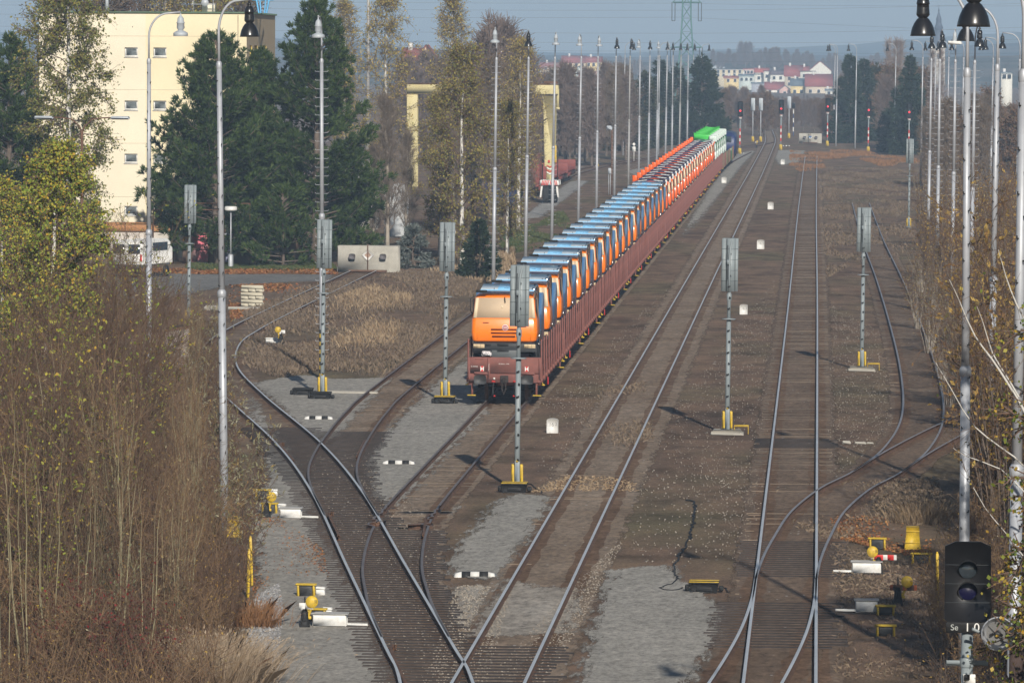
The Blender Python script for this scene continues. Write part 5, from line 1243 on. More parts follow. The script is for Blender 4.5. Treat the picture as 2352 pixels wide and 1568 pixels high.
T = [(1642, 1707, 160, 177, 2350, wC, PM('pale_flat_roof', (.5, .48, .46), .9), 0, 'long cream flat-roofed building left of the town houses', .05, False, 5, 2),
 (1707, 1731, 158, 174, 2300, wP, rfO, 0, 'pale terracotta flat-roofed house at the back of the town', .06, False, 3, 1),
 (1635, 1665, 148, 163, 2600, PM('grey_dome_wall', (.45, .48, .5), .9), rfG, 0, 'bluish gabled hall behind the far cream building', .5, True, 0, 1),
 (1663, 1698, 174, 192, 2200, wY, rfO, 0, 'low yellow house with dull red roof at the left of the town', .3, False, 2, 1),
 (1697, 1732, 170, 192, 2150, wG, rfG, 0, 'mint green house under a grey roof', .2, False, 3, 1),
 (1734, 1766, 156, 176, 2190, wW, PM('bright_red_tiles', (.42, .09, .07), .8), 0, 'white house with bright red roof behind the mint house', .5, False, 1, 1),
 (1732, 1754, 170, 189, 2110, wW, rfG, 0, 'plain white house with one small window', .07, False, 1, 1),
 (1754, 1769, 162, 189, 2105, wW, rfD, 0, 'tall narrow white house with long windows', .08, False, 1, 1),
 (1769, 1802, 160, 189, 2100, wW, rfD, 0, 'white house with dark slate roof and two windows', .38, False, 2, 1),
 (1802, 1842, 150, 200, 2080, wB, rfR, 0, 'beige house with broad dark red roof', .50, False, 2, 2),
 (1842, 1858, 152, 175, 2170, wB, rfR, 0, 'dark red roofed wing behind the white flat house', .55, False, 0, 1),
 (1858, 1909, 142, 172, 2190, wW, rfR, 0, 'big pale gable end at the top of the town', .72, True, 0, 1),
 (1838, 1872, 163, 186, 2060, wW, rfD, 0, 'small white flat house between the red roofs', .08, False, 2, 1),
 (1757, 1800, 188, 218, 2020, wW, rfR, 0, 'white house with steep dull red roof and balcony', .58, False, 2, 1),
 (1790, 1815, 198, 222, 1990, wP, rfG, 0, 'small pink gabled house', .4, True, 1, 1),
 (1816, 1850, 180, 227, 1985, wY, rfG, 0, 'yellow house with blue grey roof', .36, False, 2, 1),
 (1850, 1911, 170, 224, 1980, wB, rfR, 0, 'pale house with large red roof at the right of the town', .52, False, 3, 1),
 (1726, 1758, 189, 206, 2030, PM('grey_shed', (.42, .44, .5), .8), rfG, 0, 'grey shed below the white houses', .15, False, 0, 1),
 (1896, 1912, 204, 222, 1950, wW, rfG, 0, 'small white outbuilding beside the right spruce clump', .25, False, 1, 1),
 (1290, 1345, 128, 155, 2200, wC, rfR, 0, 'large house with red hip roof behind the left lamp row', .6, False, 4, 1),
 (1345, 1382, 130, 156, 2150, wY, rfR, 0, 'yellow house with red roof behind the left lamp row', .5, False, 3, 1),
 (1240, 1290, 143, 160, 2250, wB, rfO, 0, 'red-roofed house far left of the lamp row', .7, False, 2, 1),
 (1330, 1370, 168, 186, 1900, wW, rfO, 0, 'long low house with terracotta roof above the crane', .5, False, 3, 1),
 (1360, 1378, 165, 190, 1880, wP, rfO, 0, 'small pink gable above the crane', .4, True, 1, 1),
 (1322, 1336, 154, 172, 1950, wG, rfG, 0, 'little mint gable behind the left lamp row', .6, True, 1, 1),
 (962, 992, 108, 160, 900, PM('house_peach', (.68, .50, .33), .9), rfO, 0, 'peach gabled house between the golden birches', .5, True, 0, 1),
 (925, 972, 110, 165, 930, wC, rfO, 0, 'dull-roofed house behind the golden birch', .5, False, 2, 1),
 (1150, 1182, 165, 180, 1900, wW, rfG, 0, 'white house glimpsed left of the crane beam', .2, False, 2, 1),
 (2010, 2032, 178, 196, 2100, wW, rfD, 0, 'white house glimpsed between the right trees', .2, False, 2, 1),
 (2300, 2325, 165, 186, 1500, wW, rfG, 0, 'white house glimpsed behind the right-hand shrubs', .15, False, 2, 1)]
for h in T: house(*h)
# church
Yc = 2400; q = S(2152, 200, Yc); zt = S(2152, 14, Yc)[2]; zk = S(2152, 74, Yc)[2]; zw = S(2152, 112, Yc)[2]
r = thing('church_tower', (q[0], Yc, 0), 'pale church tower with dark onion spire', 'church tower')
MB().box((.6, 4, zw / 2), (5.2, 5.2, zw)).bbox((.6, 4, zw + .3), (5.8, 5.8, .6), .1).build('tower', PM('church_wall', (.62, .56, .46), .9), r)
sc = (zt - zw)
MB().lathe([(2.9, 0), (3.2, sc * .06), (2.9, sc * .12), (3.1, sc * .18), (2.1, sc * .26), (1.75, sc * .30), (1.6, sc * .45), (1.9, sc * .46), (1.2, sc * .55), (1.0, sc * .62), (1.15, sc * .66), (.5, sc * .78), (.25, sc * .84), (.4, sc * .87), (.1, sc * .92), (.05, sc)], (.6, 4, zw + .4), 12).build('spire', PM('spire_copper', (.05, .06, .09), .7), r)
MB().bbox((.6, 1.35, zw * .8), (1.2, .1, 2.2), .05).build('louvre', m_dkgrey, r)

# ------------------------------------------------------------------ pylons and wires
m_pyl = PM('pylon_green', (.10, .24, .23), .6); Yp = 1350.0
def pylon(px, Yp, ytop, label):
    q = S(px, 400, Yp); q[2] = 0; zt = S(px, ytop, Yp)[2]; r = thing('pylon', q, label, 'pylon', 'lattice pylons')
    t = MB(); zz = np.linspace(0, zt, 13); hw = lambda z: .95 + 1.9 * max(0, 1 - z / (zt * .62)) ** 1.3
    for i in range(12):
        a, b = hw(zz[i]), hw(zz[i + 1]); A = [(-a, -a), (a, -a), (a, a), (-a, a)]; B = [(-b, -b), (b, -b), (b, b), (-b, b)]
        for k in range(4):
            t.sticks([(*A[k], zz[i])], [(*B[k], zz[i + 1])], .14, .14, 4); t.sticks([(*A[k], zz[i])], [(*B[(k + 1) % 4], zz[i + 1])], .085, .085, 3); t.sticks([(*A[(k + 1) % 4], zz[i])], [(*B[k], zz[i + 1])], .085, .085, 3); t.sticks([(*B[k], zz[i + 1])], [(*B[(k + 1) % 4], zz[i + 1])], .05, .05, 3)
    t.build('lattice', m_pyl, r)
    for y_, w_ in ((6, 3.2), (109, 3.5), (-80, 3.0)):
        z = S(px, y_, Yp)[2]
        if z > zt: continue
        a = MB().sticks([(-w_, 0, z)], [(w_, 0, z)], .16, .16, 4)
        for s_ in (-1, 1):
            for yy in (-.9, .9): a.sticks([(s_ * w_, 0, z)], [(s_ * 1.0, yy, z + 2.2)], .07, .07, 3); a.sticks([(s_ * w_, 0, z)], [(s_ * 1.0, yy, z)], .08, .08, 3)
        a.build('crossarm', m_pyl, r); iz = MB()
        for s_ in (-1, 1):
            for d in (-.35, .35): iz.sticks([(s_ * (w_ - .2) + d, 0, z)], [(s_ * (w_ - .2) + d, 0, z - 4.2)], .09, .09, 5)
            iz.sticks([(s_ * (w_ - .2) - .35, 0, z - 4.2)], [(s_ * (w_ - .2) + .35, 0, z - 4.2)], .07, .07, 4)
        iz.build('insulator', m_dkgrey, r)
pylon(1575, Yp, -110, 'tall grey-green lattice pylon behind the left lamp row')
wires = [(20, 24, -2), (42, 40, 66), (68, 77, 54), (88, 99, 84), (110, 118, 122), (131, 140, 138), (4, 8, 14)]
m_wire = PM('wire', (.10, .11, .12), .5, .6)
for k, (yl, ym, yr) in enumerate(wires):
    P = []
    A, B, C = S(-300, yl - 14, Yp), S(1575, ym, Yp), S(2700, yr - 4, Yp)
    if k == 1: C = S(2700, 84, Yp + 350)
    for (p, q_) in ((A, B), (B, C)):
        for t_ in np.linspace(0, 1, 25)[:-1]: P.append(p + (q_ - p) * t_ - np.array([0, 0, 4 * .55 * t_ * (1 - t_)]))
    P.append(C); P = np.array(P)
    tag(MB().tube(P, .02, 4).build('power_line', m_wire), f'{["uppermost long", "crossing", "third", "fourth", "fifth", "lowest", "faint top"][k]} power wire strung across the sky to the pylon', 'power line', 'power wires')

# ------------------------------------------------------------------ hills
def ridge(Y, prof, depth, mat, name='hill'):
    xs_ = np.linspace(-300, 2700, 120); px = np.array([p[0] for p in prof]); py = np.array([p[1] for p in prof])
    y = np.interp(xs_, px, py) + np.convolve(rs.normal(size=130), np.ones(11) / 11, 'valid') * 2.0
    top = np.array([S(a, b, Y) for a, b in zip(xs_, y)]); n = len(top); rows = []
    for f, dy in ((0, -depth), (.35, -depth * .55), (.75, -depth * .25), (1, 0), (.8, depth * .2), (-.05, depth * .6)):
        v = top.copy(); v[:, 2] = np.maximum(top[:, 2], 1) * f - .5; sc_ = (Y + dy) / Y; v[:, 0] *= sc_; v[:, 1] = Y + dy; rows.append(v)
    V = np.concatenate(rows); F = [[k * n + i, k * n + i + 1, (k + 1) * n + i + 1, (k + 1) * n + i] for k in range(5) for i in range(n - 1)]
    tag(MB().add(V, F).build(name, mat, smooth=True), kind='structure')
def hillmat(name, a, b_, sc):
    m, t, b = nt(name); n_ = noise(t, sc, 5, .6, geo_pos(t)); t.links.new(ramp(t, n_, [(.42, a), (.58, b_)]), b.inputs['Base Color']); b.inputs['Roughness'].default_value = 1; b.inputs['Specular IOR Level'].default_value = 0; return m
ridge(5200, [(-300, 70), (400, 78), (640, 88), (760, 92), (1000, 112), (1400, 122), (1700, 112), (1950, 104), (2150, 84), (2352, 72), (2700, 66)], 900, hillmat('far_hill', (.04, .06, .04), (.12, .13, .07), .003))
ridge(3900, [(-300, 96), (640, 92), (800, 98), (1100, 120), (1300, 126), (1480, 131), (1650, 118), (1840, 124), (2000, 128), (2200, 104), (2352, 96), (2700, 92)], 700, hillmat('wooded_hill', (.035, .045, .03), (.10, .08, .05), .012))
ridge(2700, [(-300, 130), (900, 128), (1200, 134), (1500, 140), (1700, 138), (1900, 140), (2100, 130), (2352, 126), (2700, 120)], 350, hillmat('near_slope', (.06, .06, .035), (.14, .11, .07), .02))
# ------------------------------------------------------------------ vegetation
def unit(v): return v / (np.linalg.norm(v, axis=-1, keepdims=True) + 1e-9)
m_bk_birch = (lambda: None)
def birch_bark():
    m, t, b = nt('birch_bark'); v = objc(t); mp_ = t.nodes.new('ShaderNodeMapping'); mp_.inputs['Scale'].default_value = (6, 6, 2.2); t.links.new(v, mp_.inputs[0])
    n_ = noise(t, 1.0, 5, .7, mp_.outputs[0]); t.links.new(ramp(t, n_, [(.38, (.06, .05, .045)), (.46, (.62, .60, .56)), (.7, (.70, .68, .64))]), b.inputs['Base Color']); b.inputs['Roughness'].default_value = .8; return m
m_birch = birch_bark()
m_twig = PM('birch_twig', (.14, .09, .07), .85, 0, .3, 3)
m_bark = PM('brown_bark', (.13, .10, .08), .9, 0, .3, 2)
m_greytwig = PM('grey_twig', (.20, .16, .13), .9, 0, .25, 2)
m_greybark = PM('pale_grey_bark', (.34, .30, .25), .9, 0, .25, 2)
m_olive = PM('willow_stem', (.18, .145, .075), .8, 0, .3, 1.2)
m_wtwig = PM('willow_twig', (.12, .07, .042), .85, 0, .35, 1.5)
m_ltwig = PM('tan_twig', (.22, .14, .075), .85, 0, .3, 1.5)
f_birch = FM('birch_leaf_olive', [(.10, .13, .035), (.17, .19, .05), (.24, .24, .06), (.34, .28, .07)])
f_birchy = FM('birch_leaf_yellow', [(.15, .22, .035), (.24, .31, .05), (.34, .38, .06), (.48, .43, .07), (.56, .34, .04)])
f_gold = FM('gold_leaf', [(.26, .25, .08), (.42, .36, .11), (.56, .42, .13), (.34, .24, .09)])
f_pine = FM('pine_needle', [(.015, .036, .008), (.030, .060, .013), (.052, .088, .02), (.095, .13, .036)], .6, .1)
f_spr = FM('spruce_needle', [(.012, .028, .016), (.022, .042, .022), (.04, .055, .025)], .7, .1)
f_sprb = FM('brownish_spruce_needle', [(.02, .035, .015), (.045, .055, .02), (.075, .06, .022)], .7, .1)
f_willow = FM('willow_leaf', [(.30, .20, .04), (.42, .27, .05), (.45, .40, .26), (.20, .21, .06), (.36, .15, .03)])
f_bush = FM('autumn_leaf', [(.22, .15, .05), (.38, .25, .065), (.52, .36, .10), (.27, .14, .05), (.17, .15, .05)])
f_near = FM('near_birch_leaf', [(.08, .12, .025), (.16, .22, .04), (.30, .32, .06), (.50, .38, .07), (.52, .28, .04)], .5, .3)
f_red = FM('red_berry', [(.30, .02, .022), (.16, .03, .03), (.10, .035, .03), (.12, .05, .035)])
f_greyleaf = FM('grey_green_leaf', [(.20, .24, .13), (.30, .32, .20), (.14, .18, .07)])
f_dry = FM('dry_grass_blade', [(.28, .20, .13), (.42, .32, .21), (.36, .26, .16), (.20, .13, .08)], .8, .15)
f_brgrass = FM('brown_weed_blade', [(.13, .095, .07), (.19, .14, .105), (.25, .19, .13), (.11, .085, .06)], .8, .1)
f_rust = FM('russet_grass_blade', [(.24, .12, .055), (.34, .18, .085), (.20, .11, .06)], .8, .1)
f_litter = FM('fallen_leaf', [(.36, .15, .05), (.28, .10, .045), (.42, .22, .08), (.22, .12, .06)], .8, 0)

def grow(rng, H, r0, c0, Rm, nb, up=.5, droop=.0, sub=6, tw=6, twl=.5, lpt=4, lL=.1, lW=.6, ldroop=.3, shape=.8, lean=(0, 0), wob=.12, rt=.012, hang=0.0):
    seg = [[], [], [], []]; tseg = [[], []]; LP = []
    zz = np.linspace(0, 1, 13); wobx = np.cumsum(rng.normal(size=13)) * wob * .4; woby = np.cumsum(rng.normal(size=13)) * wob * .4
    TP = np.c_[lean[0] * zz * H + wobx * zz, lean[1] * zz * H + woby * zz, zz * H]; TR = r0 * (1 - zz) ** .8 + .012
    for i in range(12): seg[0].append(TP[i]); seg[1].append(TP[i + 1]); seg[2].append(TR[i]); seg[3].append(TR[i + 1])
    tip = lambda t: np.array([np.interp(t, zz, TP[:, k]) for k in range(3)])
    for i in range(nb):
        u = (i + rng.uniform(.1, .9)) / nb; t = c0 + (1 - c0) * u
        prof = (math.sin(PI * (.12 + .88 * u))) ** shape if shape < 2 else (1 - u) ** .8 + .06
        L = Rm * prof * rng.uniform(.65, 1.15) + .15; az = i * 2.4 + rng.uniform(-.5, .5); el = up + .5 * u * up + rng.uniform(-.15, .15)
        d = np.array([math.cos(az) * math.cos(el), math.sin(az) * math.cos(el), math.sin(el)]); b = tip(t); rb = max(.012, r0 * .30 * (1 - t) + .010)
        k = np.linspace(0, 1, 5)[:, None]; BP = b + d * L * k + np.array([0, 0, 1.0]) * (-droop * L * k ** 2.2) + rng.normal(size=(5, 3)) * .05 * L * k
        for q in range(4): seg[0].append(BP[q]); seg[1].append(BP[q + 1]); seg[2].append(rb * (1 - q / 4.6)); seg[3].append(rb * (1 - (q + 1) / 4.6))
        for j in range(sub):
            s = rng.uniform(.2, 1.0); p = np.array([np.interp(s * 4, np.arange(5), BP[:, c]) for c in range(3)])
            dd = unit(d + rng.normal(size=3) * .65 + np.array([0, 0, up * .5 - droop * .6])); l2 = L * rng.uniform(.25, .5) * (1.25 - .6 * s) + .12
            e = p + dd * l2 + np.array([0, 0, -droop * l2 * .5]); seg[0].append(p); seg[1].append(e); seg[2].append(rb * .4); seg[3].append(rt)
            s2 = rng.uniform(.15, 1, tw)[:, None]; p2 = p + (e - p) * s2; d2 = unit(dd + rng.normal(size=(tw, 3)) * .8 + np.array([0, 0, up * .4 - hang * 2]))
            e2 = p2 + d2 * twl * rng.uniform(.5, 1.3, (tw, 1)); tseg[0].append(p2); tseg[1].append(e2)
            if lpt:
                s3 = rng.uniform(.1, 1.1, (tw, lpt, 1)); LP.append((p2[:, None] + (e2 - p2)[:, None] * s3 + rng.normal(size=(tw, lpt, 3)) * .06 * twl * 2).reshape(-1, 3))
    bark = MB(); bark.sticks(seg[0][:12], seg[1][:12], np.array(seg[2][:12]), np.array(seg[3][:12]), 8, 0)
    bark.sticks(seg[0][12:], seg[1][12:], np.array(seg[2][12:]), np.array(seg[3][12:]), 4, 1)
    tw_ = MB()
    if tseg[0]: tw_.sticks(np.concatenate(tseg[0]), np.concatenate(tseg[1]), rt, rt * .5, 3)
    lf = MB()
    if LP: lf.leaves(np.concatenate(LP), lL, lW, rng, ldroop)
    return bark, tw_, lf
def tree_proto(name, seed, barkm, twigm, leafm, cat='tree', **kw):
    def fn():
        rng = np.random.RandomState(seed); b, t, l = grow(rng, **kw); r = thing(name, cat=cat)
        tr = b.build('trunk', [barkm, twigm], r, smooth=True)
        if t.n: t.build('twigs', twigm, tr)
        if l.n: l.build('crown', leafm, r)
        return r
    return Proto(fn)
def needles(mb, P, D, rng, n, L, W, spread, m=0):
    """tufts of needles: blades fanning around direction D at points P"""
    Nn = len(P); A = unit(D[:, None] + rng.normal(size=(Nn, n, 3)) * spread); B = unit(np.cross(A, rng.normal(size=(Nn, n, 3)))) * (W / 2)
    l = L * rng.uniform(.6, 1.2, (Nn, n, 1)); p = P[:, None] + np.zeros((1, n, 1))
    V = np.stack([p - B * .4, p + A * l * .6 + B, p + A * l, p + A * l * .6 - B], 2).reshape(-1, 3)
    mb.add(V, np.arange(len(V)).reshape(-1, 4), m)
def pine_proto(seed, H, Rm, tip=1.0, whorl=.42, asym=None, needle=.40, nn=17, name='pine_tree', leafm=None, base=.05, dens=1.0, kind='pine'):
    def fn():
        rng = np.random.RandomState(seed); r = thing(name, cat='tree'); bark = MB(); zz = np.linspace(0, H, 10); tp = np.c_[rng.normal(size=10) * .06, rng.normal(size=10) * .06, zz]
        bark.tube(tp, .24 * (1 - zz / H) ** .8 * H / 14 + .03, 9); P = []; D = []; s0 = []; s1 = []; sr = []
        z = base * H
        while z < H * .985:
            u = z / H; n = rng.randint(5, 8) if kind == 'pine' else rng.randint(7, 10)
            prof = (min(1, (u + .12) / .3)) ** .5 * (1 - u) ** (.62 if kind == 'pine' else .85) + .03
            for k in range(n):
                az = rng.uniform(0, 2 * PI); L = Rm * prof * rng.uniform(.72, 1.15) * 1.25
                if asym is not None: L *= asym(az, u)
                el = (.18 + .55 * u + rng.uniform(-.12, .15)) if kind == 'pine' else (-.12 + .55 * u + rng.uniform(-.1, .1))
                d = np.array([math.cos(az) * math.cos(el), math.sin(az) * math.cos(el), math.sin(el)]); b = np.array([0, 0, z + rng.uniform(-.15, .15)])
                e = b + d * L; mid = b + d * L * .6 - np.array([0, 0, .05 * L]); e = e + np.array([0, 0, .14 * L if kind == 'pine' else -.02 * L])
                s0 += [b, mid]; s1 += [mid, e]; sr += [.045, .028]
                m = max(3, int(L * (5.5 if kind == 'pine' else 6.5) * dens)); s = rng.uniform(.22, 1.0, m) ** .7; q = np.where(s[:, None] < .6, b + (mid - b) * (s[:, None] / .6), mid + (e - mid) * ((s[:, None] - .6) / .4))
                side = rng.normal(size=(m, 3)) * np.array([.27, .27, .13]) * (L * .36 + .15); q = q + side * (.95 - .5 * s[:, None])
                P.append(q); D.append(unit(d + side * .9 + np.array([0, 0, .55 if kind == 'pine' else -.25]) + rng.normal(size=(m, 3)) * .2))
                P.append(np.array([e])); D.append(np.array([unit(d + np.array([0, 0, .9 if kind == 'pine' else .1]))]))
            z += whorl * rng.uniform(.8, 1.2)
        P.append(np.array([[0, 0, H - .1], [0, 0, H]])); D.append(np.array([[0, 0, 1.0], [0, 0, 1.0]])); P = np.concatenate(P); D = np.concatenate(D)
        bark.sticks(s0, s1, np.array(sr), np.array(sr) * .6, 4); bark.build('trunk', m_bark, r, smooth=True)
        c = MB(); needles(c, P, D, rng, nn, needle, needle * (.15 if kind == 'pine' else .2), .42 if kind == 'pine' else .5); c.build('crown', leafm or f_pine, r)
        return r
    return Proto(fn)
def gpos(px, Y): q = S(px, 600, Y); q[2] = 0; return q
def zat(px, py, Y): return S(px, py, Y)[2]

# dark pines before the office block
for seed, px, Y, top, Rm, lb in ((11, 497, 366, 92, 4.3, 'broad dark pine covering the right part of the yellow block'), (12, 588, 374, 124, 3.6, 'dark pine in the middle between the broad and the pointed pine'), (13, 725, 371, 12, 3.9, 'tallest pointed dark pine behind the striped lamp mast'), (14, 22, 352, 92, 3.0, 'dark pine at the left edge behind the green birch')):
    pine_proto(seed, zat(px, top, Y), Rm, dens=1.6).put(gpos(px, Y), lb, 'dark pines by the office block')
pine_proto(15, 4.6, 2.4).put(gpos(650, 362), 'low dark pine filling the foot between the tall pines', 'dark pines by the office block')
pine_proto(16, 7.4, 2.2).put(gpos(800, 374), 'smaller dark pine right of the pointed pine', 'dark pines by the office block')
pine_proto(17, 3.2, 1.0, kind='spruce', leafm=f_spr, name='spruce_tree').put(gpos(1100, 345), 'small dark spruce before the golden birches', 'small spruces')
pine_proto(18, 2.4, 1.2, kind='spruce', leafm=FM('blue_spruce_needle', [(.10, .12, .11), (.18, .20, .19), (.07, .09, .08)], .7, .1), name='spruce_tree').put(gpos(948, 362), 'greyish low spruce behind the pale bare trunk', 'small spruces')
# far conifers
gsp = 'dark spruces at the far end of the yard'
for i, (seed, px, Y, top, Rm, lm, lb) in enumerate(((21, 1432, 800, 158, 2.6, f_sprb, 'olive spruce at the left of the far spruce group'), (22, 1478, 820, 170, 2.6, f_sprb, 'second spruce from the left in the far group'), (23, 1512, 850, 138, 2.8, f_spr, 'spruce with thin tip in the middle of the far group'), (24, 1553, 860, 152, 2.6, f_spr, 'dark spruce just left of the tallest far spruce'),
     (25, 1610, 850, 130, 4.0, f_spr, 'tallest and broadest spruce behind the green trucks'), (26, 1950, 880, 130, 2.9, f_spr, 'left spruce of the right clump'), (27, 1982, 900, 142, 3.0, f_spr, 'middle spruce of the right clump'), (28, 2012, 905, 150, 2.6, f_sprb, 'slim spruce at the right of the right clump'), (29, 2088, 780, 135, 2.4, f_spr, 'narrow dark spruce behind the red signal furthest right'), (30, 2060, 800, 205, 2.6, f_spr, 'lower dark spruce left of the narrow right spruce'))):
    pine_proto(seed, zat(px, top, Y), Rm, whorl=.55, needle=.75, nn=7, kind='spruce', leafm=lm, name='spruce_tree', base=.03).put(gpos(px, Y), lb, gsp)

# birches
tree_proto('birch_tree', 31, m_birch, m_twig, f_birch, H=19.5, r0=.22, c0=.14, Rm=2.9, nb=58, up=.55, droop=.5, sub=9, tw=8, twl=.75, lpt=7, lL=.15, lW=.65, ldroop=.7, shape=.75, hang=.6).put(gpos(160, 330), 'tall drooping green birch over the left edge of the cream block', 'birches')
tree_proto('birch_tree', 32, m_birch, m_twig, f_birchy, H=9.9, r0=.13, c0=.12, Rm=2.1, nb=62, up=.65, droop=.2, sub=8, tw=7, twl=.4, lpt=8, lL=.095, lW=.75, ldroop=.4, shape=.6, hang=.2, lean=(.03, 0)).put(gpos(95, 186), 'yellow-green birch with white trunk in the left thicket', 'birches')
tree_proto('birch_tree', 33, m_birch, m_twig, f_birchy, H=8.5, r0=.09, c0=.25, Rm=1.7, nb=40, up=.7, droop=.15, sub=7, tw=7, twl=.4, lpt=7, lL=.075, lW=.75, ldroop=.4, shape=.6).put(gpos(10, 196), 'young yellow-green birch cut by the left edge', 'birches')
b_gold = tree_proto('birch_tree', 34, m_birch, m_greytwig, f_gold, H=16.0, r0=.17, c0=.28, Rm=3.0, nb=40, up=.7, droop=.35, sub=7, tw=7, twl=.75, lpt=3, lL=.14, lW=.6, ldroop=.6, shape=.7, hang=.4)
b_gold2 = tree_proto('birch_tree', 35, m_birch, m_greytwig, f_gold, H=16.0, r0=.16, c0=.3, Rm=2.1, nb=56, up=.8, droop=.3, sub=7, tw=7, twl=.7, lpt=2, lL=.14, lW=.6, ldroop=.6, shape=.7, hang=.4, lean=(.02, 0))
b_olive = tree_proto('birch_tree', 36, m_birch, m_twig, FM('birch_leaf_mix', [(.16, .18, .05), (.27, .26, .07), (.40, .32, .08), (.22, .17, .07)]), H=12.0, r0=.14, c0=.08, Rm=2.7, nb=50, up=.8, droop=.2, sub=7, tw=7, twl=.6, lpt=4, lL=.13, lW=.6, ldroop=.5, shape=.55, hang=.3)
for i, (pr, px, Y, top, lb) in enumerate(((b_gold, 888, 405, -6, 'golden birch right of the pointed pine, reaching the picture top'), (b_gold2, 1042, 430, 2, 'tall slim golden birch left of the lamp row'), (b_gold2, 790, 470, 12, 'pale golden birch peeping out behind the pointed pine'), (b_olive, 1062, 362, 130, 'dense olive birch in front of the crane beam'), (b_olive, 1165, 385, 250, 'smaller olive birch beside the white-and-blue container'), (b_gold, 1190, 440, 95, 'thin golden birch behind the second lamp mast'), (b_olive, 1010, 385, 235, 'low olive birch between the bare tree and the dense birch'))):
    z = zat(px, top, Y); H0 = 12.0 if pr is b_olive else 16.0
    pr.put(gpos(px, Y), lb, 'golden birches left of the lamp row', rs.uniform(0, 6), z / H0)
# bare trees
bare1 = tree_proto('bare_tree', 41, m_greybark, m_greytwig, None, H=9, r0=.13, c0=.15, Rm=2.0, nb=46, up=1.0, droop=-.2, sub=9, tw=9, twl=.55, lpt=0, shape=.6, rt=.009)
bare2 = tree_proto('bare_tree', 42, m_greybark, m_twig, None, H=10, r0=.14, c0=.2, Rm=2.1, nb=44, up=.9, droop=-.15, sub=8, tw=9, twl=.6, lpt=0, shape=.6, rt=.012)
bareL = tree_proto('bare_tree', 43, m_bark, m_greytwig, FM('last_leaf', [(.22, .14, .05), (.16, .10, .05)]), H=10, r0=.15, c0=.15, Rm=2.3, nb=46, up=.85, droop=-.1, sub=8, tw=8, twl=.7, lpt=1, lL=.12, shape=.6, rt=.014)
bareF = tree_proto('bare_tree', 44, m_bark, PM('far_twig', (.19, .14, .12), .9, 0, .2, 1), None, H=10, r0=.18, c0=.1, Rm=2.6, nb=42, up=.85, droop=-.1, sub=8, tw=9, twl=1.0, lpt=0, shape=.55, rt=.03)
bareG = tree_proto('bare_tree', 45, m_bark, PM('far_twig_red', (.20, .12, .09), .9, 0, .2, 1), FM('far_rust_leaf', [(.22, .13, .07), (.16, .10, .06), (.14, .12, .06)]), H=10, r0=.18, c0=.06, Rm=3.0, nb=42, up=.75, droop=0, sub=8, tw=8, twl=.9, lpt=2, lL=.3, lW=.7, shape=.5, rt=.03)
def lab_row(items, fmt, group, start_sort=True):
    items = sorted(items, key=lambda a: a[1]) if start_sort else items
    for i, (pr, px, Y, H) in enumerate(items):
        pr.put(gpos(px, Y), fmt.format(ordn(i + 1)), group, rs.uniform(0, 6), H / 10.0 * rs.uniform(.97, 1.03))
bare1.put(gpos(890, 384), 'bare grey tree with pale trunk behind the buffer stop', 'bare trees', 0, zat(892, 250, 384) / 9); bare1.put(gpos(932, 392), 'slighter bare tree just right of the pale-trunked one', 'bare trees', 2, .8); bare1.put(gpos(1035, 378), 'bare tree standing before the dense olive birch', 'bare trees', 4, .95); bare1.put(gpos(858, 386), 'bare tree at the foot of the smaller dark pine', 'bare trees', 5, .72)
lab_row([(bareF, 935, 700, 11.6), (bareF, 955, 690, 10.2), (bareF, 975, 705, 12.2), (bareF, 1000, 700, 11.0), (bareL, 1085, 480, 10.5), (bareL, 1125, 470, 11.5), (bareL, 1160, 475, 11), (bareL, 1205, 480, 10), (bareF, 1110, 560, 13.5), (bareF, 1140, 580, 14.5), (bareF, 1165, 600, 13.5), (bareF, 1195, 560, 12.5), (bare2, 1130, 520, 12)], 'tall purplish bare tree behind the golden birches, {} from the left', 'purplish bare trees')
its = []
for px in np.arange(1185, 1440, 11): its.append((bareF if rs.rand() < .6 else bareL, px + rs.uniform(-5, 5), rs.uniform(690, 820), rs.uniform(7.5, 11)))
lab_row(its, 'bare tree in the strip behind the crane and left lamp row, {} from the left', 'bare trees behind the crane')
its = []
for px in np.arange(1650, 1900, 9): its.append((bareF if rs.rand() < .5 else bareG, px + rs.uniform(-5, 5), rs.uniform(930, 1150), rs.uniform(4.6, 6.6) if px < 1760 else rs.uniform(3.4, 5.0)))
lab_row(its, 'grey-brown tree beyond the end of the main track, {} from the left', 'trees below the far town')
its = []
for px in np.arange(1640, 1920, 12): its.append((bareG if rs.rand() < .5 else bareF, px + rs.uniform(-5, 5), rs.uniform(1300, 1750), rs.uniform(1.4, 2.6)))
lab_row(its, 'low hazy tree at the foot of the far town, {} from the left', 'hazy trees at the foot of the town')
its = []
for px in np.arange(1900, 2125, 11): its.append(((bareG, bareL, bareF)[rs.randint(3)], px + rs.uniform(-5, 5), rs.uniform(800, 850) if 2022 < px < 2075 or px > 2095 else rs.uniform(930, 1000), rs.uniform(7.5, 10.5) if px > 1930 else 5.5))
lab_row(its, 'brown tree behind the far right lamp masts, {} from the left', 'brown trees on the right')
its = []
for px in np.arange(2130, 2390, 15): its.append(((bareG, bareL)[rs.randint(2)], px + rs.uniform(-6, 6), rs.uniform(480, 700), rs.uniform(6.0, 9.0)))
lab_row(its, 'brown tree behind the right-hand mast rows, {} from the left', 'brown trees behind the right masts')
its = []
for px in (2035, 2052, 2066, 2140, 2160): its.append((px, 1000, 14.5 if px < 2100 else 13))
pop = tree_proto('bare_tree', 46, m_greybark, PM('pale_far_twig', (.30, .23, .20), .9, 0, .2, 1), None, H=10, r0=.1, c0=.15, Rm=1.3, nb=26, up=1.15, droop=-.2, sub=6, tw=6, twl=.8, lpt=0, shape=.6, rt=.018)
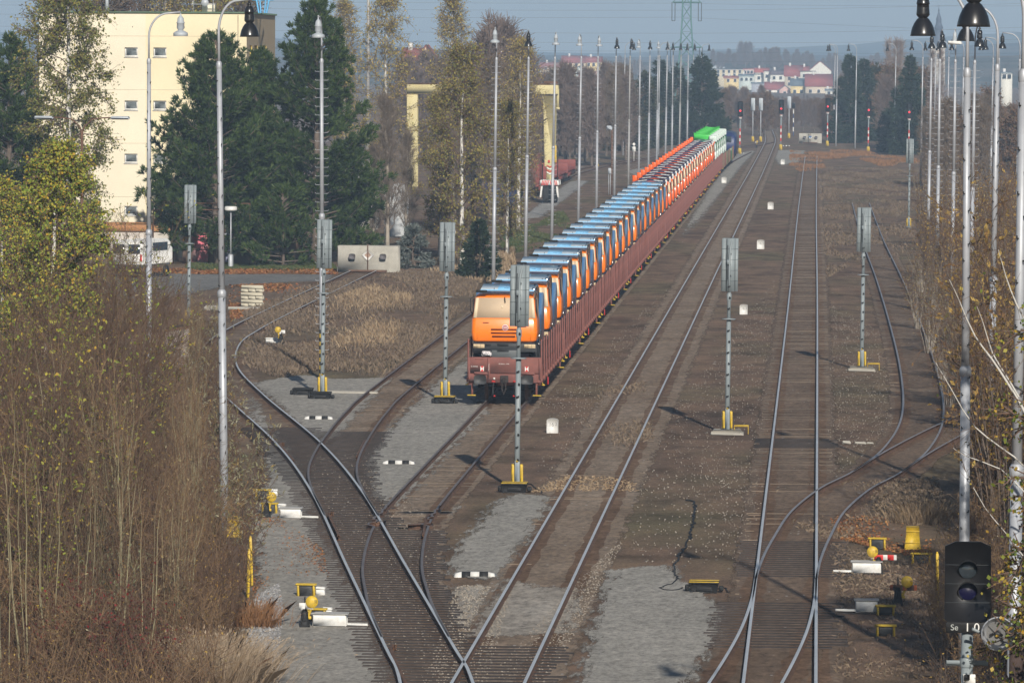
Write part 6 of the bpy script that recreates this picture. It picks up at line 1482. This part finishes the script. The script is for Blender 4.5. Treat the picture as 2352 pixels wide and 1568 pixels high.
for i, (px, Y, H) in enumerate(its): pop.put(gpos(px, Y), f'tall pale bare poplar on the right, {ordn(i + 1)} from the left', 'pale bare poplars', i * 1.1, H / 10)
its = [(bareL, 215, 440, 19), (bareL, 330, 450, 18.5), (b_gold2, 385, 445, 12.4), (b_olive, 440, 450, 16.2), (b_olive, 490, 455, 15.8), (bareL, 545, 460, 17.3), (b_olive, 130, 430, 16.4), (bare2, 250, 442, 19)]
lab_row(its, 'autumn treetop rising behind the office block roof, {} from the left', 'treetops behind the office block')
def on_slope(items, fmt, group):
    for i, (px, ybase, ytop, Y, pr) in enumerate(sorted(items)):
        q = S(px, ybase, Y); H = S(px, ytop, Y)[2] - q[2]; pr.put(q - np.array([0, 0, 1.0]), fmt.format(ordn(i + 1)), group, rs.uniform(0, 6), (H + 1) / 10.0)
its = []
for px in np.arange(1640, 1860, 9): its.append((px + rs.uniform(-3, 3), rs.uniform(148, 162), rs.uniform(112, 135) if not 1695 < px < 1725 else 104, rs.uniform(2480, 2700), bareF if rs.rand() < .7 else bareG))
for px in np.arange(1180, 1480, 13): its.append((px + rs.uniform(-4, 4), rs.uniform(165, 185), rs.uniform(130, 158), rs.uniform(2300, 2600), bareF))
for px in np.arange(1860, 2060, 14): its.append((px + rs.uniform(-4, 4), rs.uniform(165, 180), rs.uniform(128, 150), rs.uniform(2300, 2600), bareF))
on_slope(its, 'hazy tree on the slope above the far town, {} from the left', 'hazy trees above the town')
its = []
for px in np.arange(1190, 1440, 16): its.append((px + rs.uniform(-5, 5), rs.uniform(215, 235), rs.uniform(168, 198), rs.uniform(1500, 1800), bareF if rs.rand() < .6 else bareG))
on_slope(its, 'bluish tree below the red roofs behind the lamp row, {} from the left', 'bluish trees below the red roofs')

# ------------------------------------------------------------------ thickets
m_pstem = PM('pale_olive_stem', (.25, .22, .13), .8, 0, .3, 1.2)
def shrub(seed, H, nst, spread, stemm, twigm, leafm, ltop=6, nl=0, lL=.07, lW=.35, tw=13, rt=.007, sr=.022, name='willow_shrub', up=.9):
    def fn():
        rng = np.random.RandomState(seed); r = thing(name, cat='shrub'); a0 = []; a1 = []; r0 = []; r1 = []; t0 = []; t1 = []; LP = []; LD = []
        for i in range(nst):
            az = rng.uniform(0, 2 * PI); h = H * rng.uniform(.55, 1.05); b = np.array([math.cos(az), math.sin(az), 0]) * rng.uniform(0, .35); out = spread * rng.uniform(.1, 1.0)
            k = np.linspace(0, 1, 6)[:, None]; P = b + np.array([math.cos(az) * out, math.sin(az) * out, 0]) * k ** 1.3 * h * .45 + np.array([0, 0, h]) * k + rng.normal(size=(6, 3)) * .05 * h * .3 * k
            rad = sr * rng.uniform(.5, 1.15)
            for q in range(5): a0.append(P[q]); a1.append(P[q + 1]); r0.append(rad * (1 - q / 5.6)); r1.append(rad * (1 - (q + 1) / 5.6))
            s = rng.uniform(.18, 1, tw) ** .8; p = np.stack([np.interp(s * 5, np.arange(6), P[:, c]) for c in range(3)], 1)
            d = unit(rng.normal(size=(tw, 3)) * .55 + np.array([math.cos(az) * .3, math.sin(az) * .3, up])); e = p + d * (h * .2 * rng.uniform(.4, 1.2, (tw, 1))); t0.append(p); t1.append(e)
            s2 = rng.uniform(.2, 1, (tw, 3, 1)); p3 = (p[:, None] + (e - p)[:, None] * s2).reshape(-1, 3); e3 = p3 + unit(np.repeat(d, 3, 0) + rng.normal(size=(tw * 3, 3)) * .5) * h * .07 * rng.uniform(.4, 1.3, (tw * 3, 1)); t0.append(p3); t1.append(e3)
            if nl:
                pick = rng.randint(0, len(p3), nl); f = rng.uniform(.2, 1, (nl, 1)); LP.append(p3[pick] + (e3 - p3)[pick] * f); LD.append(unit(e3 - p3)[pick])
        MB().sticks(a0, a1, np.array(r0), np.array(r1), 5).build('stems', stemm, r, smooth=True); MB().sticks(np.concatenate(t0), np.concatenate(t1), rt, rt * .5, 3).build('twigs', twigm, r)
        if LP: MB().leaves(np.concatenate(LP), lL, lW, rng, .15, dirs=np.concatenate(LD)).build('leaves', leafm, r)
        return r
    return Proto(fn)
wil = [shrub(51, 6.0, 24, .5, m_olive, m_wtwig, f_willow, nl=4, lL=.10), shrub(52, 6.0, 22, .6, m_olive, m_wtwig, f_birchy, nl=9, lL=.075, lW=.6), shrub(53, 6.0, 20, .4, m_pstem, m_ltwig, f_willow, nl=5, lL=.11, tw=8, sr=.026), shrub(54, 6.0, 20, .75, m_wtwig, m_wtwig, f_willow, nl=4, lL=.11, lW=.28), shrub(55, 6.0, 24, .55, m_olive, m_wtwig, f_birchy, nl=5, lL=.075, lW=.6)]
wil[1:2] = [shrub(52, 6.0, 22, .6, m_olive, m_wtwig, f_birchy, nl=40, lL=.095, lW=.6)]; wil[4:5] = [shrub(55, 6.0, 24, .55, m_olive, m_wtwig, f_birchy, nl=22, lL=.095, lW=.6)]
brn = [shrub(56, 3.0, 34, .9, m_wtwig, m_wtwig, f_bush, nl=7, lL=.075, lW=.5, tw=10, sr=.014, name='brown_shrub'), shrub(57, 3.0, 32, 1.0, m_wtwig, m_ltwig, f_willow, nl=5, lL=.08, lW=.4, tw=10, sr=.014, name='brown_shrub')]
wg = shrub(63, 3.2, 18, .75, m_wtwig, m_wtwig, FM('pale_willow_leaf', [(.34, .34, .22), (.44, .42, .30), (.26, .27, .13), (.46, .30, .08)]), nl=40, lL=.15, lW=.22, tw=9, sr=.012)
gld = [shrub(58, 5.0, 26, .7, m_bark, m_wtwig, f_bush, nl=56, lL=.12, lW=.5, name='autumn_shrub'), shrub(59, 5.0, 26, .6, m_bark, m_wtwig, f_bush, nl=28, lL=.12, lW=.45, name='autumn_shrub'), shrub(60, 5.0, 24, .8, m_greybark, m_wtwig, f_willow, nl=34, lL=.13, lW=.3, name='autumn_shrub')]
eY = np.array([112, 123, 150, 170, 185, 200, 235, 275, 300]); eX = np.array([-12.2, -12.9, -15.6, -17.6, -19.6, -21.6, -25.2, -29.5, -33])
edge = lambda y: float(np.interp(y, eY, eX))
pts = []
tries = 0
while len(pts) < 80 and tries < 6000:
    tries += 1; y = rs.uniform(124, 292); xr = edge(y); xl = -1880.0 / (FPX / y) - 1.0
    x = rs.uniform(xl, xr)
    if y > 205 and 1880 + x * FPX / y > 225 and rs.rand() < .72: continue
    if all((x - p[0]) ** 2 + ((y - p[1]) * .35) ** 2 > 1.25 for p in pts): pts.append((x, y))
rows = {'front': [], 'middle': [], 'back': []}
for x, y in pts: rows['front' if y < 160 else 'middle' if y < 215 else 'back'].append((x * FPX / y, x, y))
for rn, L in rows.items():
    for i, (px, x, y) in enumerate(sorted(L)):
        near_edge = x > edge(y) - 1.3; v = rs.randint(5); H = rs.uniform(4.2, 7.0) if y < 205 else rs.uniform(4.0, 6.6)
        if near_edge: H *= .72; v = (0, 3, 2)[rs.randint(3)]
        wil[v].put((x, y, 0), f'bare olive-brown willow shrub, {ordn(i + 1)} from the left in the {rn} row of the left thicket', 'willow shrubs of the left thicket', rs.uniform(0, 6), (H / 6.0) * np.array([rs.uniform(.85, 1.1)] * 2 + [1.0]) if False else H / 6.0)
bl = []
for k in range(34):
    y = rs.uniform(113, 180); xl = -1880.0 / (FPX / y) - .5; x = rs.uniform(xl, edge(y) + .5); bl.append((x * FPX / y, x, y))
for i, (px, x, y) in enumerate(sorted(bl)): brn[rs.randint(2)].put((x, y, 0), f'low tangled brown shrub under the left thicket, {ordn(i + 1)} from the left', 'low brown shrubs under the left thicket', rs.uniform(0, 6), rs.uniform(.55, .95))
for i, (px, py) in enumerate(((556, 1215), (520, 1130), (500, 1010), (488, 905), (470, 800), (560, 1320))): wg.put(G(px, py), f'willow with pale grey-green leaves at the grit edge, {ordn(i + 1)} by the thick lamp mast', 'pale willows at the grit edge', rs.uniform(0, 6), rs.uniform(.75, 1.0))
sap = shrub(64, 7.0, 3, .35, m_pstem, m_ltwig, f_willow, nl=3, lL=.09, tw=7, sr=.03, name='sapling', up=1.2)
for i, (px, Y, h) in enumerate(((22, 116, 7.2), (70, 119, 6.6), (118, 121, 5.8), (190, 120, 5.2), (262, 123, 5.6), (330, 121, 5.0), (395, 124, 4.6), (300, 134, 6.5), (150, 140, 7.5))): sap.put(gpos(px, Y), f'thin pale sapling in front of the left thicket, {ordn(i + 1)} counted from the left edge', 'pale saplings', i * .9, h / 7.0)
for i, (px, Y) in enumerate(((2112, 285), (2135, 262), (2165, 240), (2190, 270), (2150, 305), (2180, 222), (2215, 232), (2120, 330))): gld[2].put(gpos(px, Y), f'golden willow bush overhanging the curved siding, {ordn(i + 1)} of the group', 'golden bushes by the curved siding', i * 1.7, .62)
for i, (px, py, H) in enumerate(((500, 965, 2.6), (480, 905, 3.0), (455, 860, 3.2), (428, 832, 3.0), (470, 1010, 3.2), (440, 930, 3.6), (395, 870, 3.4), (512, 1030, 2.2))): wil[(0, 3, 2)[i % 3]].put(G(px, py), f'brown willow shrub hiding the bend of the diagonal track, {ordn(i + 1)} of the cluster', 'brown willows at the track bend', i * 1.9, H / 6.0)
redp = shrub(61, 2.6, 30, .8, m_wtwig, m_wtwig, f_red, nl=26, lL=.06, lW=.9, tw=10, sr=.012, name='red_shrub')
for i, (px, py) in enumerate(((60, 1500), (130, 1560), (190, 1490), (230, 1565), (300, 1540), (360, 1575))): redp.put(G(px, py + 45), f'bare shrub dotted with red berries at the lower left, {ordn(i + 1)} from the left', 'red berry shrubs', rs.uniform(0, 6), rs.uniform(.7, 1.0))
gl = shrub(62, 2.6, 18, .8, m_olive, m_olive, f_greyleaf, nl=16, lL=.09, lW=.4, tw=8, sr=.012, name='grey_leaved_shrub')
for i, (px, py) in enumerate(((170, 1450), (265, 1480), (500, 1290), (545, 1190), (470, 1330))): gl.put(G(px, py), f'shrub with grey-green leaves in the left thicket, {ordn(i + 1)} from the left', 'grey-green shrubs', rs.uniform(0, 6), rs.uniform(.7, 1.05))
# right-hand thicket
rp = []; tries = 0
while len(rp) < 78 and tries < 5000:
    tries += 1; y = rs.uniform(150, 470); x0 = np.interp(y, [150, 180, 200, 240, 300, 400, 470], [4.6, 5.4, 6.4, 5.9, 6.0, 6.6, 7.5]); x1 = 480.0 / (FPX / y) + .8
    if x1 < x0: continue
    x = rs.uniform(x0, x1)
    if all((x - p[0]) ** 2 + ((y - p[1]) * .3) ** 2 > 1.6 for p in rp): rp.append((x, y))
rr = {'front': [], 'middle': [], 'back': []}
for x, y in rp: rr['front' if y < 230 else 'middle' if y < 320 else 'back'].append((1880 + x * FPX / y, x, y))
for rn, L in rr.items():
    for i, (px, x, y) in enumerate(sorted(L)):
        gld[rs.choice(3, p=[.35, .35, .3])].put((x, y, 0), f'autumn shrub with golden leaves, {ordn(i + 1)} from the left in the {rn} of the right thicket', 'golden shrubs of the right thicket', rs.uniform(0, 6), rs.uniform(.6, 1.15) if y > 200 else rs.uniform(.6, .95))
for i, (px, Y, H) in enumerate(((2275, 168, 5.6), (2318, 160, 7.6), (2345, 172, 8.4), (2338, 215, 9.0), (2300, 205, 7.2))): gld[i % 2].put(gpos(px, Y), f'taller golden shrub at the right edge behind the masts, {ordn(i + 1)} counting outward', 'tall golden shrubs', i * 1.3, H / 5.0)
lowr = []
for k in range(26):
    y = rs.uniform(118, 185); x = rs.uniform(np.interp(y, [118, 140, 160, 185], [2.6, 3.0, 4.0, 4.6]), 480.0 / (FPX / y) + .6); lowr.append((x * FPX / y, x, y))
for i, (px, x, y) in enumerate(sorted(lowr)): brn[rs.randint(2)].put((x, y, 0), f'low bare brown shrub by the black signal, {ordn(i + 1)} from the left', 'low brown shrubs on the right', rs.uniform(0, 6), rs.uniform(.4, .75))
# near birch on the right edge
def near_birch():
    rng = np.random.RandomState(71); r = thing('birch_tree', gpos(2560, 76), 'near birch reaching in from the right edge with green and yellow leaves', 'tree', 'birches')
    b, t, l = grow(rng, H=10.6, r0=.10, c0=.30, Rm=1.25, nb=56, up=.35, droop=.25, sub=8, tw=7, twl=.30, lpt=6, lL=.062, lW=.8, ldroop=.5, shape=.55, hang=.3)
    tr = b.build('trunk', [m_birch, m_bark], r, smooth=True); t.build('twigs', m_twig, tr); l.build('crown', f_near, r)
    q = gpos(2440, 88); r2 = thing('birch_tree', gpos(2420, 92), 'leaning bare white birch limbs crossing the right-hand masts', 'tree', 'birches'); o = np.array(r2.location); sg = [[], [], [], []]
    def limb(px, rad):
        P = np.array([S(a, b_, 92 - k * .3) for k, (a, b_) in enumerate(px)]) - o; P = spline(P, .25)
        P += np.cumsum(rng.normal(size=P.shape) * .006, 0); rr_ = np.linspace(rad, .005, len(P)); sg[0].extend(P[:-1]); sg[1].extend(P[1:]); sg[2].extend(rr_[:-1]); sg[3].extend(rr_[1:]); return P
    Ls = [limb([(2420, 1060), (2352, 935), (2300, 850), (2240, 770), (2205, 690), (2180, 640)], .03), limb([(2340, 910), (2280, 810), (2258, 740), (2245, 700)], .016), limb([(2430, 800), (2352, 735), (2310, 640), (2290, 575)], .02), limb([(2400, 1120), (2330, 1050), (2240, 980), (2190, 900), (2150, 830)], .016), limb([(2400, 1180), (2300, 1080), (2220, 1050), (2190, 1030)], .012), limb([(2440, 1400), (2330, 1250), (2260, 1165), (2215, 1080)], .012)]
    tr = MB().sticks(sg[0], sg[1], np.array(sg[2]), np.array(sg[3]), 6); tr.tube([(0, 0, 0), (.05, 0, 4), (.0, 0, zat(2420, 1060, 92)), (.1, 0, 9)], [.07, .055, .04, .02], 8); tr = tr.build('trunk', m_birch, r2, smooth=True)
    P = np.concatenate(Ls); k = rng.randint(0, len(P), 260); e = P[k] + unit(rng.normal(size=(260, 3)) + np.array([-.6, 0, .7])) * rng.uniform(.1, .5, (260, 1)); MB().sticks(P[k], e, .004, .002, 3).build('twigs', m_wtwig, tr)
    kk = rng.randint(0, 260, 90); MB().leaves(e[kk], .06, .7, rng, .5).build('crown', f_near, r2)
near_birch()
shade_b = tree_proto('birch_tree', 73, m_birch, m_twig, f_near, H=13.0, r0=.13, c0=.34, Rm=2.3, nb=46, up=.6, droop=.2, sub=7, tw=6, twl=.5, lpt=5, lL=.10, lW=.75, ldroop=.5, shape=.6, hang=.3)
for i, (x, y, h) in enumerate(((6.4, 113, 13), (7.6, 104, 12), (8.6, 126, 13.5))): shade_b.put((x, y, 0), f'birch standing outside the right edge that shades the ground by the black signal, {ordn(i + 1)} one', 'birches outside the right edge', i * 2.0, h / 13.0)

# ------------------------------------------------------------------ grass, weeds, litter
def scatter(n, polypx, clump=0, avoid=True):
    poly = [tuple(G(*p)[:2]) for p in polypx]; A = np.array(poly); out = []; tot = 0
    while tot < n:
        P = rs.uniform(A.min(0), A.max(0), (n * 2, 2)); P = P[in_poly(P, poly)]
        if clump:
            ph = np.sin(P[:, 0] * 1.1 + 2 * np.sin(P[:, 1] * .13)) + np.sin(P[:, 1] * .21 + P[:, 0] * .6) + np.sin(P[:, 0] * .37 - P[:, 1] * .09 + 1.3); P = P[ph + rs.normal(size=len(P)) * .7 > clump]
        out.append(P); tot += len(P)
    return np.concatenate(out)[:n]
def blades(name, n, polypx, h, wd, mat, label, cat, clump=0.3, lean=.35, kind='stuff'):
    P = scatter(n, polypx, clump); P = np.c_[P, np.zeros(len(P))]; D = unit(np.c_[rs.normal(size=(n, 2)) * lean, np.ones(n)]); l = h * rs.uniform(.4, 1.25, (n, 1)); sd_ = np.c_[np.ones(n), rs.normal(size=n) * .5, np.zeros(n)] * wd / 2
    V = np.stack([P - sd_, P + sd_, P + D * l * .6 + sd_ * .6, P + D * l + np.c_[rs.normal(size=(n, 2)) * .05, -.03 * np.ones(n)]], 1).reshape(-1, 3)
    tag(MB().add(V, np.arange(4 * n).reshape(n, 4)).build(name, mat), label, cat, kind=kind)
blades('dry_grass', 42000, [(560, 720), (700, 660), (1000, 615), (1100, 650), (1080, 700), (1000, 770), (880, 870), (740, 850), (640, 870), (560, 840)], .26, .012, f_brgrass, 'brown dry weeds covering the ground left of the empty track', 'weeds', -.3)
blades('dry_grass', 5000, [(700, 720), (860, 660), (960, 660), (900, 800), (780, 810)], .4, .014, f_dry, 'paler dry grass tufts among the brown weeds on the left', 'grass', .6)
blades('dry_grass', 9000, [(1000, 600), (1180, 575), (1190, 640), (1100, 650), (960, 620)], .35, .04, f_dry, 'dry grass under the olive birches', 'grass', .2)
blades('russet_grass', 9000, [(1815, 348), (1960, 345), (2110, 368), (2120, 382), (2030, 385), (1960, 362), (1885, 372), (1900, 392), (1840, 396), (1812, 380)], .34, .04, f_rust, 'russet grass overgrowing the far end of the straight track', 'grass', .75)
blades('russet_grass', 24000, [(1880, 385), (2110, 390), (2120, 520), (2060, 600), (1990, 590), (1900, 640), (1885, 520)], .22, .03, f_brgrass, 'brown grass between the straight track and the right masts', 'grass', .4)
blades('dry_grass', 1400, [(1300, 1095), (1460, 1100), (1460, 1130), (1220, 1130)], .1, .006, f_dry, 'pale grass growing across the main track', 'grass', .2)
blades('dry_grass', 1300, [(1380, 900), (1480, 880), (1500, 1010), (1310, 1080)], .2, .006, f_brgrass, 'dark weeds between the rails of the main track', 'weeds', .9)
blades('dry_grass', 5000, [(1780, 1120), (2150, 1100), (2200, 1230), (1900, 1240), (1800, 1200)], .14, .006, f_brgrass, 'brown grass by the curved siding', 'weeds', .5)
blades('dry_grass', 3000, [(1910, 1250), (2150, 1300), (2170, 1560), (1920, 1560)], .12, .006, f_brgrass, 'sparse tan grass in front of the black signal', 'grass', .7)
blades('green_grass', 14000, [(430, 606), (760, 604), (775, 620), (430, 619)], .16, .03, FM('green_blade', [(.06, .10, .03), (.10, .13, .04), (.16, .14, .06)]), 'green grass strip along the road on the left', 'grass', -.5)
blades('green_grass', 9000, [(1140, 520), (1235, 515), (1290, 480), (1330, 540), (1160, 590)], .16, .035, FM('green_blade', []), 'green grass near the concrete runway', 'grass', .4)
def clump(px, py, n, h, lb, mat, R_=.7):
    g = G(px, py); P = np.c_[rs.normal(size=(n, 2)) * R_ * .5, np.zeros(n)]; D = unit(np.c_[P[:, :2] * .5 + rs.normal(size=(n, 2)) * .22, np.ones(n)]); l = h * rs.uniform(.5, 1.15, (n, 1)); sd_ = np.c_[np.ones(n), rs.normal(size=n), np.zeros(n)] * .004
    md = P + D * l * .65; e = P + D * l * 1.0 + np.c_[P[:, :2] * .25 + rs.normal(size=(n, 2)) * .06, -.05 * np.ones(n)]
    V = np.stack([P - sd_, P + sd_, md + sd_, e, md - sd_], 1).reshape(-1, 3); mb = MB().add(V, np.arange(5 * n).reshape(n, 5))
    pl = e[: n // 3]; mb.leaves(pl, .10, .2, rs, -.2, dirs=unit((e - md)[: n // 3])); tag(mb.build('grass_clump', mat, None, g), lb, 'grass clump', 'pale grass clumps')
clump(488, 1578, 4200, 1.15, 'pale feathery grass clump at the bottom beside the thicket', FM('feather_grass', [(.40, .30, .21), (.52, .42, .31), (.34, .24, .15)]), 1.0)
clump(425, 1560, 900, 1.0, 'rusty brown grass clump left of the pale feathery one', f_rust, .8); clump(575, 1440, 700, .7, 'small russet grass clump at the grit edge', f_rust, .6); clump(2120, 1200, 700, .7, 'tan grass clump behind the yellow hood', f_dry, .9)
def ltr(n, polypx, lb, sz=.07, mat=None, cat='fallen leaves'):
    P = scatter(n, polypx, .1); P = np.c_[P, rs.uniform(.02, .05, n)]; a = rs.uniform(0, 2 * PI, n); A = np.c_[np.cos(a), np.sin(a), rs.normal(size=n) * .4] * sz * .6; B = np.c_[-np.sin(a), np.cos(a), rs.normal(size=n) * .4] * sz * .4
    tag(MB().add(np.stack([P - A, P + B, P + A, P - B], 1).reshape(-1, 3), np.arange(4 * n).reshape(n, 4)).build('fallen_leaves', mat or f_litter), lb, cat, kind='stuff')
ltr(1800, [(560, 1180), (640, 1190), (740, 1260), (760, 1330), (640, 1320), (590, 1380), (560, 1300)], 'russet fallen leaves on the grit by the thicket', .05)
ltr(5000, [(330, 618), (775, 618), (775, 630), (330, 630)], 'orange fallen leaves along the road verge', .14)
ltr(2500, [(1900, 1180), (2150, 1200), (2140, 1290), (1930, 1240)], 'fallen leaves by the yellow hood', .07)
ltr(2600, [(520, 655), (740, 650), (640, 690), (530, 740)], 'brown debris and leaves behind the block stack', .14)
# undergrowth tangle
def tangle(n, fx, lb, hmax, mats, leafm, nl):
    y = rs.uniform(fx[0], fx[1], n); x = np.array([rs.uniform(*fx[2](b)) for b in y]); p = np.c_[x, y, rs.uniform(0, hmax, n) ** 1.3 * .6]; e = p + unit(rs.normal(size=(n, 3)) * .8 + np.array([0, 0, .7])) * rs.uniform(.2, .9, (n, 1)); e[:, 2] = np.maximum(e[:, 2], .02)
    mb = MB(); h = n // 2; mb.sticks(p[:h], e[:h], .007, .003, 3, 0); mb.sticks(p[h:], e[h:], .006, .003, 3, 1); k = rs.randint(0, n, nl); mb.leaves(e[k], .06, .5, rs, .2, 2)
    tag(mb.build('undergrowth', [*mats, leafm]), lb, 'undergrowth', kind='stuff')
tangle(50000, (108, 290, lambda y: (-1880.0 / (FPX / y) - .5, edge(y) + .6)), 'brown tangled undergrowth beneath the left thicket', 1.8, (m_wtwig, m_ltwig), f_bush, 12000)
tangle(22000, (112, 300, lambda y: (float(np.interp(y, [112, 140, 165, 200, 300], [2.2, 2.9, 4.2, 6.0, 6.0])), 480.0 / (FPX / y) + .8)), 'brown tangled undergrowth beneath the right thicket', .8, (m_wtwig, m_bark), f_bush, 9000)
# scattered pale stones along the ballast edges
def stones(n, polypx, lb, s0, s1, mat):
    P = scatter(n, polypx, 0); t_ = (1 + 5 ** .5) / 2; v = unit(np.array([(-1, t_, 0), (1, t_, 0), (-1, -t_, 0), (1, -t_, 0), (0, -1, t_), (0, 1, t_), (0, -1, -t_), (0, 1, -t_), (t_, 0, -1), (t_, 0, 1), (-t_, 0, -1), (-t_, 0, 1)], float))
    F = np.array([(0, 11, 5), (0, 5, 1), (0, 1, 7), (0, 7, 10), (0, 10, 11), (1, 5, 9), (5, 11, 4), (11, 10, 2), (10, 7, 6), (7, 1, 8), (3, 9, 4), (3, 4, 2), (3, 2, 6), (3, 6, 8), (3, 8, 9), (4, 9, 5), (2, 4, 11), (6, 2, 10), (8, 6, 7), (9, 8, 1)])
    sc_ = rs.uniform(s0, s1, (n, 1, 1)) * rs.uniform(.6, 1.2, (n, 1, 3)) / 2; V = v[None] * rs.uniform(.75, 1.2, (n, 12, 1)) * sc_; V = V + np.c_[P, np.full(n, .02)][:, None]
    tag(MB().add(V.reshape(-1, 3), (np.arange(n)[:, None, None] * 12 + F[None]).reshape(-1, 3)).build('ballast_stones', mat), lb, 'ballast stones', kind='stuff')
f_stone = FM('stone_mix', [(.20, .20, .21), (.30, .30, .31), (.42, .41, .40), (.15, .14, .14)], .9, 0); f_stoneb = FM('stone_warm', [(.22, .18, .14), (.30, .26, .21), (.38, .34, .29), (.16, .13, .11)], .9, 0)
stones(4500, [(585, 1600), (560, 1480), (590, 1370), (640, 1340), (650, 1400), (640, 1500), (640, 1600)], 'bluish grey ballast stones along the bottom of the grit slope', .04, .09, f_stone)
stones(2200, [(1050, 1345), (1130, 1345), (1080, 1440), (1065, 1530), (1180, 1345), (1110, 1600), (960, 1600)], 'pale ballast stones in the wedge before the crossing', .03, .06, f_stoneb)
stones(3600, [(700, 1050), (830, 1040), (1010, 1220), (990, 1400), (1060, 1560), (920, 1600), (830, 1350)], 'ballast stones between the dark switch timbers', .025, .055, f_stoneb)
stones(1500, [(1120, 1560), (1330, 1330), (1440, 1230), (1330, 1440), (1240, 1600)], 'ballast stones between the main track rails', .025, .05, f_stoneb)
stones(420, [(1260, 930), (1400, 840), (1500, 900), (1350, 1130), (1230, 1100)], 'scattered white pebbles on the brown dirt by the train', .02, .05, f_stoneb)
stones(900, [(1240, 930), (1560, 640), (1640, 560), (1500, 760), (1360, 1000)], 'tiny pale pebbles on the dirt beside the loaded train', .02, .05, f_stoneb)
stones(1600, [(1500, 1000), (1780, 640), (1780, 1060), (1700, 1300)], 'tiny pale pebbles on the dirt between the two main tracks', .02, .05, f_stoneb)
stones(1500, [(1910, 700), (2020, 760), (2060, 1000), (1900, 1100)], 'tiny pale pebbles on the dirt right of the straight track', .02, .05, f_stoneb)
stones(1800, [(1400, 1310), (1640, 1395), (1560, 1600), (1325, 1600)], 'tiny stones on the bottom grit path', .015, .04, f_stone)
stones(1500, [(985, 895), (1120, 935), (870, 1150), (845, 1050)], 'tiny stones on the grit between empty track and train', .015, .045, f_stone)
stones(480, [(1480, 1080), (1760, 1080), (1740, 1300), (1440, 1290)], 'scattered pale pebbles on the brown dirt right of the main track', .02, .06, f_stoneb)
